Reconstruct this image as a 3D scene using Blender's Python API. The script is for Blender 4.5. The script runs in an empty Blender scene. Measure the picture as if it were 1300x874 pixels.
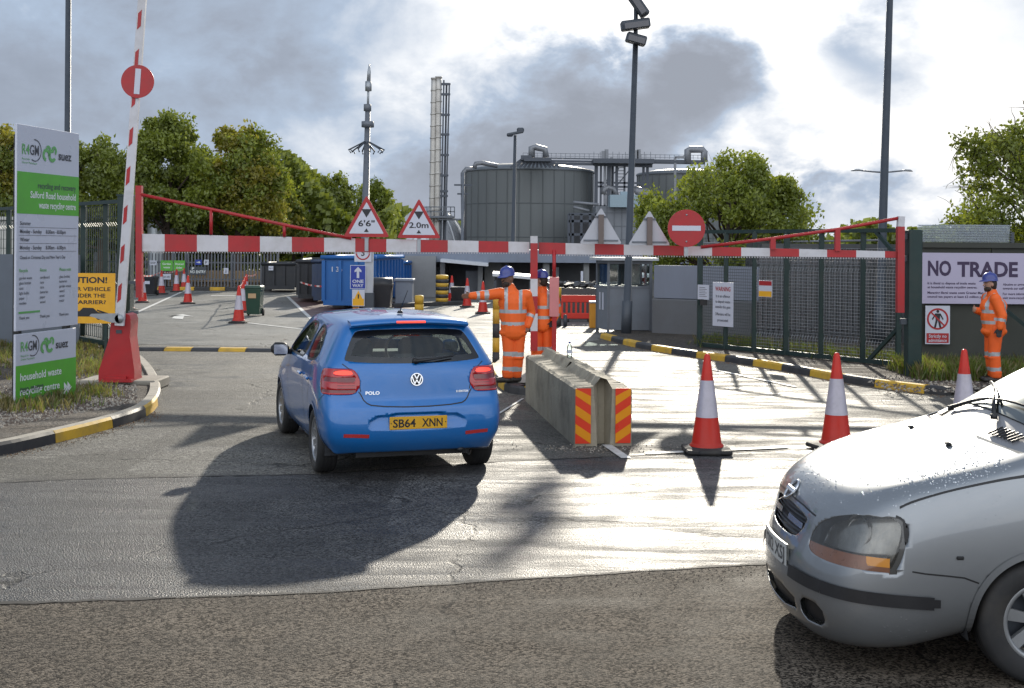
import bpy, bmesh, math, random
from math import sin, cos, pi, radians as R, sqrt, atan2
from mathutils import Vector, Matrix, Euler
from mathutils.bvhtree import BVHTree
random.seed(7)
C = bpy.context.scene.collection
# ---------------------------------------------------------------- camera model
F, H, Y0, ROLL = 1550.0, 2.10, 313.0, R(0.4)
def ray(px, py):
    u, v = px - 650, Y0 - py
    return (u*cos(ROLL) - v*sin(ROLL))/F, (u*sin(ROLL) + v*cos(ROLL))/F
def P(px, py, d):
    """point seen at photo pixel (px,py) that stands d metres away"""
    a, b = ray(px, py); return Vector((a*d, d, H + b*d))
def G(px, py, z=0.0):
    """ground point seen at a photo pixel"""
    a, b = ray(px, py); d = (z - H)/b; return Vector((a*d, d, z))
# ---------------------------------------------------------------- bookkeeping
def tag(o, label=None, cat=None, group=None, kind=None):
    if label: o['label'] = label
    if cat: o['category'] = cat
    if group: o['group'] = group
    if kind: o['kind'] = kind
    return o
def empty(name, loc=(0, 0, 0), rz=0.0, label=None, cat=None, group=None):
    o = bpy.data.objects.new(name, None); C.objects.link(o)
    o.empty_display_size = .2
    o.location = loc; o.rotation_euler = (0, 0, rz)
    return tag(o, label, cat, group)
def copy_tree(o, loc=None, rz=None, label=None, parent=None):
    c = o.copy(); C.objects.link(c)
    if parent is not None: c.parent = parent
    for ch in KIDS.get(o.name, []):
        copy_tree(ch, parent=c)
    KIDS[c.name] = [k for k in C.objects if k.parent == c] if o.name in KIDS else []
    if loc is not None: c.location = loc
    if rz is not None: c.rotation_euler = (0, 0, rz)
    if label: c['label'] = label
    return c
KIDS = {}
def link(name, me, parent=None, loc=None, rot=None):
    o = bpy.data.objects.new(name, me); C.objects.link(o)
    if parent is not None:
        o.parent = parent; KIDS.setdefault(parent.name, []).append(o)
    if loc is not None: o.location = loc
    if rot is not None: o.rotation_euler = rot
    return o
class MB:
    def __init__(s): s.v = []; s.f = []; s.m = []; s.sm = []
    def add(s, vs, fs, mi=0, smooth=False, mat=None):
        n = len(s.v)
        if mat is not None: vs = [mat @ Vector(v) for v in vs]
        s.v += [tuple(v) for v in vs]
        for f in fs:
            s.f.append([i + n for i in f]); s.m.append(mi); s.sm.append(smooth)
        return s
    def box(s, c, d, mi=0, rot=None, bev=0.0, mat=None, taper=1.0):
        x, y, z = d[0]/2, d[1]/2, d[2]/2; b = min(bev, x*.9, y*.9, z*.9)
        if b <= 0:
            vs = [(i*x*(taper if k > 0 else 1), j*y*(taper if k > 0 else 1), k*z) for k in (-1, 1) for j in (-1, 1) for i in (-1, 1)]
            fs = [(0, 2, 3, 1), (4, 5, 7, 6), (0, 1, 5, 4), (2, 6, 7, 3), (0, 4, 6, 2), (1, 3, 7, 5)]
        else:
            vs = []; idx = {}
            for i in (-1, 1):
                for j in (-1, 1):
                    for k in (-1, 1):
                        for a in range(3):
                            p = [i*(x-b), j*(y-b), k*(z-b)]
                            p[a] = (i*x, j*y, k*z)[a]
                            if k > 0: p[0] *= taper; p[1] *= taper
                            idx[(i, j, k, a)] = len(vs); vs.append(tuple(p))
            fs = []
            for a in range(3):
                o1, o2 = [q for q in range(3) if q != a]
                for sgn in (-1, 1):
                    loop = []
                    for (p1, p2) in ((-1, -1), (1, -1), (1, 1), (-1, 1)):
                        key = [0, 0, 0]; key[a] = sgn; key[o1] = p1; key[o2] = p2
                        loop.append(idx[(*key, a)])
                    fs.append(loop)
            for a in range(3):
                o1, o2 = [q for q in range(3) if q != a]
                for p1 in (-1, 1):
                    for p2 in (-1, 1):
                        k1 = [0, 0, 0]; k1[o1] = p1; k1[o2] = p2
                        ka = list(k1); kb = list(k1); ka[a] = -1; kb[a] = 1
                        fs.append([idx[(*ka, o1)], idx[(*kb, o1)], idx[(*kb, o2)], idx[(*ka, o2)]])
            for i in (-1, 1):
                for j in (-1, 1):
                    for k in (-1, 1): fs.append([idx[(i, j, k, a)] for a in range(3)])
        M = Matrix.Translation(Vector(c))
        if rot is not None: M = M @ Euler(rot).to_matrix().to_4x4()
        if mat is not None: M = mat @ M
        return s.add(vs, fs, mi, False, M)
    def tube(s, pts, r, n=8, mi=0, caps=True, smooth=True, mat=None, flat=None):
        pts = [Vector(p) for p in pts]; rs = r if isinstance(r, (list, tuple)) else [r]*len(pts)
        vs = []; fs = []; up = None
        for i, p in enumerate(pts):
            a = pts[max(i-1, 0)]; b = pts[min(i+1, len(pts)-1)]
            t = (b - a); t = t.normalized() if t.length > 1e-9 else Vector((0, 0, 1))
            if up is None:
                up = Vector((0, 0, 1)) if abs(t.z) < .9 else Vector((0, 1, 0))
            sx = t.cross(up).normalized(); up2 = sx.cross(t).normalized(); up = up2
            for k in range(n):
                an = 2*pi*k/n + (pi/4 if n == 4 else 0)
                q = 1.414 if n == 4 else 1
                vs.append(p + (sx*cos(an) + up2*sin(an)*(flat or 1))*rs[i]*q)
        for i in range(len(pts)-1):
            for k in range(n):
                k2 = (k+1) % n
                fs.append((i*n+k, i*n+k2, (i+1)*n+k2, (i+1)*n+k))
        if caps:
            fs.append(list(range(n))[::-1]); fs.append([(len(pts)-1)*n+k for k in range(n)])
        return s.add(vs, fs, mi, smooth and n > 4, mat)
    def cyl(s, a, b, r, n=16, mi=0, **k): return s.tube([a, b], r, n, mi, **k)
    def bar(s, a, b, w, h=None, mi=0):
        return s.tube([a, b], w/2, 4, mi)
    def lathe(s, prof, n=24, mi=0, mat=None, smooth=True, square=None):
        vs = []; fs = []
        for (r, z) in prof:
            for k in range(n):
                an = 2*pi*k/n; vs.append((r*cos(an), r*sin(an), z))
        for i in range(len(prof)-1):
            for k in range(n):
                k2 = (k+1) % n; fs.append((i*n+k, i*n+k2, (i+1)*n+k2, (i+1)*n+k))
        return s.add(vs, fs, mi, smooth, mat)
    def prism(s, poly, depth, mi=0, mat=None, y0=0.0):
        """polygon in local x,z extruded along +y by depth"""
        n = len(poly); vs = [(p[0], y0, p[1]) for p in poly] + [(p[0], y0+depth, p[1]) for p in poly]
        fs = [list(range(n)), list(range(2*n-1, n-1, -1))]
        fs += [(i, i+n, (i+1) % n+n, (i+1) % n) for i in range(n)]
        return s.add(vs, fs, mi, False, mat)
    def slab(s, poly, z0, z1, mi=0):
        n = len(poly); vs = [(p[0], p[1], z0) for p in poly] + [(p[0], p[1], z1) for p in poly]
        fs = [list(range(n))[::-1], list(range(n, 2*n))] + [(i, (i+1) % n, (i+1) % n+n, i+n) for i in range(n)]
        return s.add(vs, fs, mi)
    def build(s, name, mats, parent=None, loc=None, rot=None, recalc=True):
        me = bpy.data.meshes.new(name); me.from_pydata(s.v, [], s.f)
        if not isinstance(mats, (list, tuple)): mats = [mats]
        for m in mats: me.materials.append(m)
        me.polygons.foreach_set('material_index', s.m)
        me.polygons.foreach_set('use_smooth', s.sm)
        if recalc:
            bm = bmesh.new(); bm.from_mesh(me); bmesh.ops.recalc_face_normals(bm, faces=bm.faces)
            bm.to_mesh(me); bm.free()
        me.update()
        return link(name, me, parent, loc, rot)
# ---------------------------------------------------------------- text
_tc = {}
def text_geo(s, bold=0.0):
    k = (s, bold)
    if k not in _tc:
        cu = bpy.data.curves.new('t', 'FONT'); cu.body = s; cu.offset = bold; cu.resolution_u = 3
        cu.size = 1.0; cu.fill_mode = 'FRONT'
        o = bpy.data.objects.new('t', cu)
        me = bpy.data.meshes.new_from_object(o)
        vs = [tuple(v.co) for v in me.vertices]; fs = [tuple(p.vertices) for p in me.polygons]
        bpy.data.objects.remove(o); bpy.data.meshes.remove(me); bpy.data.curves.remove(cu)
        _tc[k] = (vs, fs)
    return _tc[k]
def text(mb, s, x, z, size, y=0.0, mi=0, align='L', bold=0.012, width=None, mat=None):
    """lettering in the local x-z plane, seen from -y; z is the baseline"""
    vs, fs = text_geo(s, bold)
    if not vs: return
    x0 = min(v[0] for v in vs); x1 = max(v[0] for v in vs)
    sx = sz = size/0.72          # size = cap height
    if width: sx = width/(x1-x0)
    off = {'L': -x0*sx, 'C': -(x0+x1)/2*sx, 'R': -x1*sx}[align]
    mb.add([(x + off + v[0]*sx, y, z + v[1]*sz) for v in vs], fs, mi, False, mat)
def ring(mb, cx, cz, r, w, y=0.0, mi=0, n=32, a0=0, a1=2*pi, mat=None):
    vs = []; fs = []
    full = abs(a1-a0-2*pi) < 1e-6; m = n if full else n+1
    for k in range(m):
        a = a0+(a1-a0)*k/n
        vs += [(cx+r*cos(a), y, cz+r*sin(a)), (cx+(r-w)*cos(a), y, cz+(r-w)*sin(a))]
    for k in range(n):
        a, b = 2*k, 2*((k+1) % m); fs.append((a, b, b+1, a+1))
    mb.add(vs, fs, mi, False, mat)
def disc(mb, cx, cz, r, y=0.0, mi=0, n=32, mat=None):
    mb.add([(cx+r*cos(2*pi*k/n), y, cz+r*sin(2*pi*k/n)) for k in range(n)], [list(range(n))], mi, False, mat)
def flat(mb, poly, y=0.0, mi=0, mat=None):
    mb.add([(p[0], y, p[1]) for p in poly], [list(range(len(poly)))], mi, False, mat)
# ---------------------------------------------------------------- materials
def nt(m):
    m.use_nodes = True; t = m.node_tree; t.nodes.clear(); return t
def node(t, ty, **k):
    n = t.nodes.new(ty)
    for a, b in k.items():
        if a in n.inputs.keys(): n.inputs[a].default_value = b
        else: setattr(n, a, b)
    return n
def mth(t, op, a, b=None, c=None, clamp=False):
    n = t.nodes.new('ShaderNodeMath'); n.operation = op; n.use_clamp = clamp
    for i, x in enumerate((a, b, c)):
        if x is None: continue
        if isinstance(x, (int, float)): n.inputs[i].default_value = x
        else: t.links.new(x, n.inputs[i])
    return n.outputs[0]
def mix(t, f, a, b, blend='MIX'):
    n = t.nodes.new('ShaderNodeMix'); n.data_type = 'RGBA'; n.blend_type = blend
    for i, x in ((0, f), (6, a), (7, b)):
        if hasattr(x, 'is_output') or hasattr(x, 'links'): t.links.new(x, n.inputs[i])
        elif i == 0: n.inputs[0].default_value = x
        else: n.inputs[i].default_value = (*x[:3], 1)
    return n.outputs[2]
def ramp(t, x, stops):
    n = t.nodes.new('ShaderNodeValToRGB'); e = n.color_ramp.elements
    while len(e) < len(stops): e.new(.5)
    for i, (p, c) in enumerate(stops):
        e[i].position = p; e[i].color = (c, c, c, 1) if isinstance(c, (int, float)) else (*c[:3], 1)
    t.links.new(x, n.inputs[0]); return n.outputs[0]
def noise(t, vec, scale, detail=4, rough=.55, dist=0.0):
    n = node(t, 'ShaderNodeTexNoise'); n.inputs['Scale'].default_value = scale
    n.inputs['Detail'].default_value = detail; n.inputs['Roughness'].default_value = rough
    n.inputs['Distortion'].default_value = dist
    t.links.new(vec, n.inputs['Vector']); return n.outputs['Fac']
_mc = {}
def mat(name, col, rough=.5, metal=0.0, var=.12, scale=6.0, bump=0.0, bscale=60.0, coat=0.0, dirt=0.0,
        dirtcol=(.10, .085, .065), emit=None, estr=1.0, trans=0.0, spec=.5, vec='Object', stretch=None, coatr=.05):
    if name in _mc: return _mc[name]
    m = bpy.data.materials.new(name); t = nt(m)
    o = node(t, 'ShaderNodeOutputMaterial'); b = node(t, 'ShaderNodeBsdfPrincipled')
    t.links.new(b.outputs[0], o.inputs[0])
    tc = node(t, 'ShaderNodeTexCoord').outputs[vec]
    if stretch:
        mp = node(t, 'ShaderNodeMapping'); mp.inputs['Scale'].default_value = stretch
        t.links.new(tc, mp.inputs[0]); tc = mp.outputs[0]
    n1 = noise(t, tc, scale, 5)
    c = mix(t, n1, [x*(1-var) for x in col], [min(1, x*(1+var)) for x in col])
    if dirt > 0:
        n2 = noise(t, tc, scale*.45+.7, 6, .65, .3)
        d = mth(t, 'MULTIPLY', ramp(t, n2, [(.45, 0.0), (.72, 1.0)]), dirt)
        c = mix(t, d, c, dirtcol)
    t.links.new(c, b.inputs['Base Color'])
    rr = mth(t, 'ADD', mth(t, 'MULTIPLY', n1, .22), rough-.11, clamp=True)
    t.links.new(rr, b.inputs['Roughness'])
    b.inputs['Metallic'].default_value = metal; b.inputs['Specular IOR Level'].default_value = spec
    b.inputs['Coat Weight'].default_value = coat; b.inputs['Coat Roughness'].default_value = coatr
    if emit: b.inputs['Emission Color'].default_value = (*emit, 1); b.inputs['Emission Strength'].default_value = estr
    if bump:
        bn = noise(t, tc, bscale, 4); bu = node(t, 'ShaderNodeBump'); bu.inputs['Strength'].default_value = bump
        bu.inputs['Distance'].default_value = .01
        t.links.new(bn, bu.inputs['Height']); t.links.new(bu.outputs[0], b.inputs['Normal'])
    _mc[name] = m; return m
def glass(name, tint=(.75, .85, .85), gloss=1.0):
    if name in _mc: return _mc[name]
    m = bpy.data.materials.new(name); t = nt(m)
    o = node(t, 'ShaderNodeOutputMaterial')
    tr = node(t, 'ShaderNodeBsdfTransparent'); tr.inputs[0].default_value = (*tint, 1)
    gl = node(t, 'ShaderNodeBsdfGlossy'); gl.inputs['Roughness'].default_value = .03
    fr = node(t, 'ShaderNodeFresnel'); fr.inputs[0].default_value = 1.5
    ms = node(t, 'ShaderNodeMixShader')
    t.links.new(mth(t, 'ADD', mth(t, 'MULTIPLY', fr.outputs[0], gloss), .02, clamp=True), ms.inputs[0])
    t.links.new(tr.outputs[0], ms.inputs[1]); t.links.new(gl.outputs[0], ms.inputs[2])
    t.links.new(ms.outputs[0], o.inputs[0]); _mc[name] = m; return m
# metals, paints
BLACK = mat('black_plastic', (.012, .012, .013), .45, var=.3)
RUBBER = mat('rubber', (.018, .018, .019), .75, var=.3, dirt=.3)
STEEL = mat('galvanised_steel', (.33, .35, .37), .42, .6, var=.25, scale=9)
GREYP = mat('grey_painted_steel', (.13, .145, .17), .5, .1, var=.2, dirt=.2)
DGREY = mat('dark_grey_steel', (.06, .07, .085), .5, .2, var=.2)
RED = mat('barrier_red', (.38, .012, .016), .48, var=.25, dirt=.38, dirtcol=(.20, .04, .035), coat=.1)
WHITE = mat('barrier_white', (.56, .555, .585), .5, var=.10, dirt=.45, dirtcol=(.34, .32, .29))
SIGNW = mat('sign_white', (.53, .55, .63), .3, var=.04, scale=3, dirt=.08, dirtcol=(.4, .4, .4))
SIGNB = mat('sign_black', (.015, .015, .02), .4)
SIGNP = mat('sign_purple_ink', (.035, .018, .06), .45)
GREENS = mat('sign_green', (.10, .40, .04), .35, var=.12, dirt=.25, dirtcol=(.10, .22, .06))
GREENL = mat('logo_green', (.13, .38, .12), .35)
YELS = mat('sign_yellow', (.78, .40, .015), .4, var=.07, dirt=.1)
YELP = mat('yellow_paint', (.60, .36, .03), .65, var=.2, dirt=.45, dirtcol=(.16, .13, .09), scale=8)
BLKP = mat('black_paint', (.03, .03, .032), .55, var=.4, dirt=.35, dirtcol=(.11, .10, .09), scale=8)
BLUES = mat('sign_blue', (.015, .04, .30), .4)
SGREEN = mat('dark_green_steel', (.012, .032, .03), .5, .15, var=.3, dirt=.15)
CONC = mat('concrete', (.30, .275, .23), .82, var=.2, scale=5, bump=.5, bscale=40, dirt=.5, dirtcol=(.13, .115, .09))
CONCD = mat('dark_concrete', (.12, .125, .135), .85, var=.25, scale=1.2, bump=.3, bscale=12, dirt=.45, dirtcol=(.09, .085, .075))
CLEAR = glass('clear_glass', (.82, .9, .9))
# ---------------------------------------------------------------- ground materials
def asphalt(name, dark, light, wet, stone, dryness, tone=1.0, spec=.5, sk=1.0):
    m = bpy.data.materials.new(name); t = nt(m)
    o = node(t, 'ShaderNodeOutputMaterial'); b = node(t, 'ShaderNodeBsdfPrincipled')
    t.links.new(b.outputs[0], o.inputs[0])
    tc = node(t, 'ShaderNodeTexCoord').outputs['Object']
    v = node(t, 'ShaderNodeTexVoronoi'); v.inputs['Scale'].default_value = stone; t.links.new(tc, v.inputs['Vector'])
    v2 = node(t, 'ShaderNodeTexVoronoi'); v2.inputs['Scale'].default_value = stone*2.3; t.links.new(tc, v2.inputs['Vector'])
    big = noise(t, tc, .22, 5, .6, .4); mid = noise(t, tc, 1.7, 6, .65, .2); fine = noise(t, tc, stone*.8, 3, .7)
    cellv = node(t, 'ShaderNodeSeparateColor'); t.links.new(v.outputs['Color'], cellv.inputs[0])
    f = mth(t, 'MULTIPLY', mth(t, 'ADD', cellv.outputs[0], fine), .5)
    c = mix(t, ramp(t, f, [(.36, 0.0), (.50, .45), (.66, 1.0)]), dark, light)
    c = mix(t, ramp(t, mid, [(.35, .55), (.68, 0.0)]), c, [x*.55 for x in dark])
    # oil drips and old stains
    # patches of differing age and a few wandering cracks
    pc = node(t, 'ShaderNodeTexVoronoi'); pc.inputs['Scale'].default_value = .33; pc.distance = 'CHEBYCHEV'; t.links.new(tc, pc.inputs['Vector'])
    pv = node(t, 'ShaderNodeSeparateColor'); t.links.new(pc.outputs['Color'], pv.inputs[0])
    c = mix(t, ramp(t, pv.outputs[1], [(.0, .38), (.30, .38), (.31, 0.0)]), c, [x*.6 for x in dark])
    dn = node(t, 'ShaderNodeVectorMath'); dn.operation = 'SCALE'; nz = node(t, 'ShaderNodeTexNoise'); nz.inputs['Scale'].default_value = 1.6; nz.inputs['Detail'].default_value = 5; t.links.new(tc, nz.inputs['Vector']); t.links.new(nz.outputs['Color'], dn.inputs[0]); dn.inputs['Scale'].default_value = .9
    da = node(t, 'ShaderNodeVectorMath'); da.operation = 'ADD'; t.links.new(tc, da.inputs[0]); t.links.new(dn.outputs[0], da.inputs[1])
    vc = node(t, 'ShaderNodeTexVoronoi'); vc.feature = 'DISTANCE_TO_EDGE'; vc.inputs['Scale'].default_value = .30; t.links.new(da.outputs[0], vc.inputs['Vector'])
    crack = ramp(t, vc.outputs['Distance'], [(.0, 1.0), (.0045, .8), (.007, 0.0)])
    crack = mth(t, 'MULTIPLY', crack, ramp(t, mid, [(.42, 0.0), (.55, 1.0)]))
    c = mix(t, mth(t, 'MULTIPLY', crack, .8), c, (.008, .008, .008))
    st = noise(t, tc, .9, 3, .5, 1.2)
    c = mix(t, ramp(t, st, [(.66, 0.0), (.74, .6)]), c, (.012, .011, .010))
    t.links.new(c, b.inputs['Base Color'])
    w = ramp(t, mth(t, 'ADD', mth(t, 'MULTIPLY', big, .6), mth(t, 'MULTIPLY', mid, .4)), [(.36, 0.0), (.62, 1.0)])   # 0 wet .. 1 dry
    r = mth(t, 'ADD', mth(t, 'MULTIPLY', w, dryness), wet)
    r = mth(t, 'ADD', r, mth(t, 'MULTIPLY', mth(t, 'SUBTRACT', fine, .5), .25), clamp=True)
    ms_ = node(t, 'ShaderNodeMapping'); ms_.inputs['Scale'].default_value = (.5, 3.2, 1); ms_.inputs['Rotation'].default_value = (0, 0, .06); t.links.new(tc, ms_.inputs[0])
    streak = ramp(t, noise(t, ms_.outputs[0], 1.1, 5, .65, .6), [(.40, 0.0), (.60, 1.0)])
    r = mth(t, 'ADD', r, mth(t, 'MULTIPLY', mth(t, 'SUBTRACT', streak, .5), .26*sk), clamp=True)
    c = mix(t, mth(t, 'MULTIPLY', mth(t, 'SUBTRACT', 1.0, streak), .32*sk), c, [x*.7 for x in dark]); t.links.new(c, b.inputs['Base Color'])
    t.links.new(r, b.inputs['Roughness'])
    b.inputs['Specular IOR Level'].default_value = spec
    h = mth(t, 'ADD', mth(t, 'MULTIPLY', v.outputs['Distance'], -1.0), mth(t, 'MULTIPLY', v2.outputs['Distance'], -.4))
    h = mth(t, 'ADD', h, mth(t, 'MULTIPLY', fine, .5)); h = mth(t, 'SUBTRACT', h, mth(t, 'MULTIPLY', crack, 1.5))
    bu = node(t, 'ShaderNodeBump'); bu.inputs['Distance'].default_value = .35/stone
    t.links.new(mth(t, 'ADD', mth(t, 'MULTIPLY', w, .35), .35*tone), bu.inputs['Strength'])
    t.links.new(h, bu.inputs['Height']); t.links.new(bu.outputs[0], b.inputs['Normal'])
    return m
A_APRON = asphalt('apron_asphalt', (.075, .071, .063), (.31, .295, .26), .49, 66, .28, 1.8, .17)
A_STRIP = asphalt('wet_asphalt', (.028, .028, .030), (.21, .21, .21), .41, 80, .28, 3.0, .25)
A_FRONT = asphalt('coarse_asphalt', (.020, .016, .012), (.34, .285, .225), .66, 85, .30, 3.0, .14, .25)
A_YARD = asphalt('yard_concrete', (.16, .16, .15), (.30, .295, .28), .46, 34, .30, .8, .14)
A_RED = asphalt('red_tarmac', (.10, .045, .04), (.17, .10, .09), .33, 30, .3, .4)

def sheet(name, pts, z, m, jag=0.0, seed=1, sub=1, kind='structure'):
    rnd = random.Random(seed); out = []
    n = len(pts)
    for i in range(n):
        a, b = Vector(pts[i][:2]), Vector(pts[(i+1) % n][:2])
        k = max(1, int((b-a).length/.12)) if jag else 1
        k = min(k, 160)
        for q in range(k):
            p = a.lerp(b, q/k)
            if jag: p += Vector((rnd.uniform(-1, 1), rnd.uniform(-1, 1)))*jag
            out.append((p.x, p.y))
    mb = MB(); mb.add([(x, y, z) for x, y in out], [list(range(len(out)))])
    o = mb.build(name, m, recalc=False)
    bm = bmesh.new(); bm.from_mesh(o.data); bmesh.ops.triangulate(bm, faces=bm.faces)
    for f in bm.faces:
        if f.normal.z < 0: f.normal_flip()
    bm.to_mesh(o.data); bm.free()
    tag(o, kind=kind); return o
mb = MB(); mb.add([(-3000, -60, 0), (3000, -60, 0), (3000, 4000, 0), (-3000, 4000, 0)], [(0, 1, 2, 3)])
tag(mb.build('ground', A_APRON, recalc=False), kind='structure')
# dark road strip and coarse front strip (older surfacing), their joints crossing the picture
e1 = [G(-60, 618), G(0, 614), G(100, 609), G(405, 603), G(650, 586), G(800, 580), G(990, 573), G(1400, 560)]
e2 = [G(1400, 700), G(965, 717), G(640, 738), G(400, 754), G(0, 768), G(-80, 772)]
ext = [(40, e1[-1].y+2)], [(40, e2[0].y+2)]
road = sheet('road', [(-40, e1[0].y-1.2)] + [p[:2] for p in e1] + [(40, e1[-1].y+1.5), (40, e2[0].y+1.2)] + [p[:2] for p in e2] + [(-40, e2[-1].y-1.0)], .004, A_STRIP, .008, 3)
front = sheet('road', [(-40, e2[-1].y-1.0), (-40, -30), (40, -30), (40, e2[0].y+1.2)] + [p[:2] for p in e2], .004, A_FRONT, .006, 4)
# seams of the surfacing: a narrow open joint
SEAM = mat('tar_joint', (.012, .011, .010), .8, var=.3)
def joint(pts, w, seed):
    rnd = random.Random(seed); mbj = MB(); P2 = []
    for i in range(len(pts)-1):
        a, b = Vector(pts[i][:2]), Vector(pts[i+1][:2]); k = max(2, int((b-a).length/.1))
        for q in range(k): P2.append(a.lerp(b, q/k) + Vector((0, rnd.uniform(-.012, .012))))
    vs = []; fs = []
    for i, p in enumerate(P2):
        ww = w*rnd.uniform(.25, 1.0)
        vs += [(p.x, p.y-ww, .008), (p.x, p.y+ww, .008)]
        if i: fs.append((2*i-2, 2*i, 2*i+1, 2*i-1))
    mbj.add(vs, fs); tag(mbj.build('road', SEAM), kind='structure')
joint([(-40, e1[0].y-1.2)] + e1, .022, 5)
joint([(40, e2[0].y+1.2)] + e2 + [(-40, e2[-1].y-1)], .03, 6)
# yard beyond the barrier
yard = [G(120, 436), G(395, 442), G(640, 452), G(760, 432), G(1000, 395), G(1300, 360), G(1300, 345), G(0, 345), G(0, 400), G(100, 412)]
sheet('pavement', [p[:2] for p in yard], .004, A_YARD, .0, 8)
sheet('pavement', [G(365, 378)[:2], G(398, 409)[:2], G(560, 405)[:2], G(470, 374)[:2]], .008, A_RED)
PAINTW = mat('road_paint', (.55, .55, .53), .6, var=.2, dirt=.55, dirtcol=(.13, .13, .12), scale=10)
def line(a, b, w, z=.012, name='road_marking', broken=None):
    a, b = Vector(a[:2]), Vector(b[:2]); d = (b-a).normalized(); n = Vector((-d.y, d.x))*w/2
    mbl = MB(); mbl.add([(*(a-n), z), (*(b-n), z), (*(b+n), z), (*(a+n), z)], [(0, 1, 2, 3)])
    tag(mbl.build(name, PAINTW, recalc=False), kind='structure')
line(G(172, 398), G(242, 366), .12); line(G(292, 408), G(395, 420), .12); line(G(395, 420), G(560, 428), .10)
line(G(365, 377), G(400, 410), .12); line(G(268, 376), G(303, 376), .5); line(G(268, 371), G(280, 371), .3)
line(G(770, 566), G(795, 583), .10); line(G(820, 577), G(1000, 569), .10); line(G(632, 527), G(664, 507), .035)
line(G(905, 470), G(1010, 492), .08)
# arrow on the lane
def poly_mark(pts):
    mbl = MB(); mbl.add([(p.x, p.y, .013) for p in pts], [list(range(len(pts)))]); tag(mbl.build('road_marking', PAINTW, recalc=False), kind='structure')
poly_mark([G(218, 405), G(222, 401), G(214, 402.3), G(232, 399.5), G(246, 402.8), G(234, 401.8), G(232, 406)])
# soil verges
SOIL = asphalt('gravel_soil', (.035, .027, .020), (.17, .14, .11), .75, 42, .2, 2.6)
LEAFY = asphalt('rough_grass_soil', (.05, .06, .02), (.15, .15, .06), .8, 30, .2, 2.5)
# ---------------------------------------------------------------- kerbs
KERBT = mat('kerb_concrete', (.33, .30, .25), .8, var=.2, scale=9, bump=.4, bscale=50, dirt=.4)
def smooth_path(pts, step):
    pts = [Vector((p[0], p[1], 0)) for p in pts]; out = []
    for i in range(len(pts)-1):
        p0 = pts[max(i-1, 0)]; p1 = pts[i]; p2 = pts[i+1]; p3 = pts[min(i+2, len(pts)-1)]
        k = max(2, int((p2-p1).length/step))
        for q in range(k):
            u = q/k
            out.append(.5*((2*p1) + (p2-p0)*u + (2*p0-5*p1+4*p2-p3)*u*u + (3*p1-p0-3*p2+p3)*u**3))
    out.append(pts[-1]); return out
def kerb(pts, w, h, side, seglen, colours, label, top=None, paint_until=1e9, phase=0.0):
    path = smooth_path(pts, .12); k = empty('kerb', path[0], 0, label, 'kerb')
    base = path[0].copy(); acc = phase; seg = [path[0]]; idx = 0; total = 0
    def emit(seg, idx):
        if len(seg) < 2: return
        m = MB(); vs = []; fs = []
        for i, p in enumerate(seg):
            a = seg[max(i-1, 0)]; b = seg[min(i+1, len(seg)-1)]; d = (b-a).normalized(); n = Vector((-d.y, d.x, 0))*side
            q = p - base
            vs += [q, q + Vector((0, 0, h-.03)) + n*.01, q + Vector((0, 0, h)) + n*.035, q + Vector((0, 0, h)) + n*w, q + n*w]
            if i:
                o = (i-1)*5
                for j in range(4): fs.append((o+j, o+j+1, o+j+6, o+j+5))
        m.add(vs, fs, 0); m.add([vs[i] for i in range(5)], [(0, 1, 2, 3, 4)]); m.add(vs[-5:], [(0, 1, 2, 3, 4)])
        for fi in range(len(m.f)):
            if fi < len(fs) and fi % 4 in (2, 3) and colours: m.m[fi] = 1 if top else 0
        mm = colours[idx % len(colours)] if total < paint_until else KERBT
        m.build('kerb_stone', [mm, top or mm], k)
    for i in range(1, len(path)):
        l = (path[i]-path[i-1]).length; acc += l; total += l
        seg.append(path[i])
        if acc >= seglen:
            s = list(seg); s[-1] = s[-1] - (s[-1]-s[-2]).normalized()*.012
            emit(s, idx); idx += 1; acc = 0; seg = [path[i]]
    emit(seg, idx); return k
left_edge = [G(-130, 602), G(0, 579), G(62, 565), G(129, 548), G(174, 534), G(194, 523), G(204, 508), G(203, 492), G(195, 476), G(184, 463), G(173, 457), G(150, 450)]
_L = sum((left_edge[i+1]-left_edge[i]).length for i in range(2)); PH = (.98*(int(_L/.98)+1)-_L) if int(_L/.98) % 2 == 0 else (.98*(int(_L/.98)+1)-_L)+.98
PH = PH if PH < .98 else PH-.98
kerb(left_edge, .15, .13, 1, .98, [YELP, BLKP], 'curved black and yellow kerb round the gravel verge by the red barrier post', top=KERBT, paint_until=6.2, phase=PH)
right_edge = [G(762, 430), G(809, 442), G(864, 451.6), G(930, 461), G(992, 471), G(1071, 486), G(1139, 496), G(1200, 503)]
kerb(right_edge, .16, .12, 1, .78, [YELP, BLKP], 'long black and yellow kerb below the mesh gate', paint_until=99)
isl = [G(622, 470), G(628, 486), G(650, 500), G(692, 498), G(740, 470)]
kerb(isl, .2, .12, 1, .55, [YELP, BLKP], 'short yellow and black kerb under the boots of the pointing worker')
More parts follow.
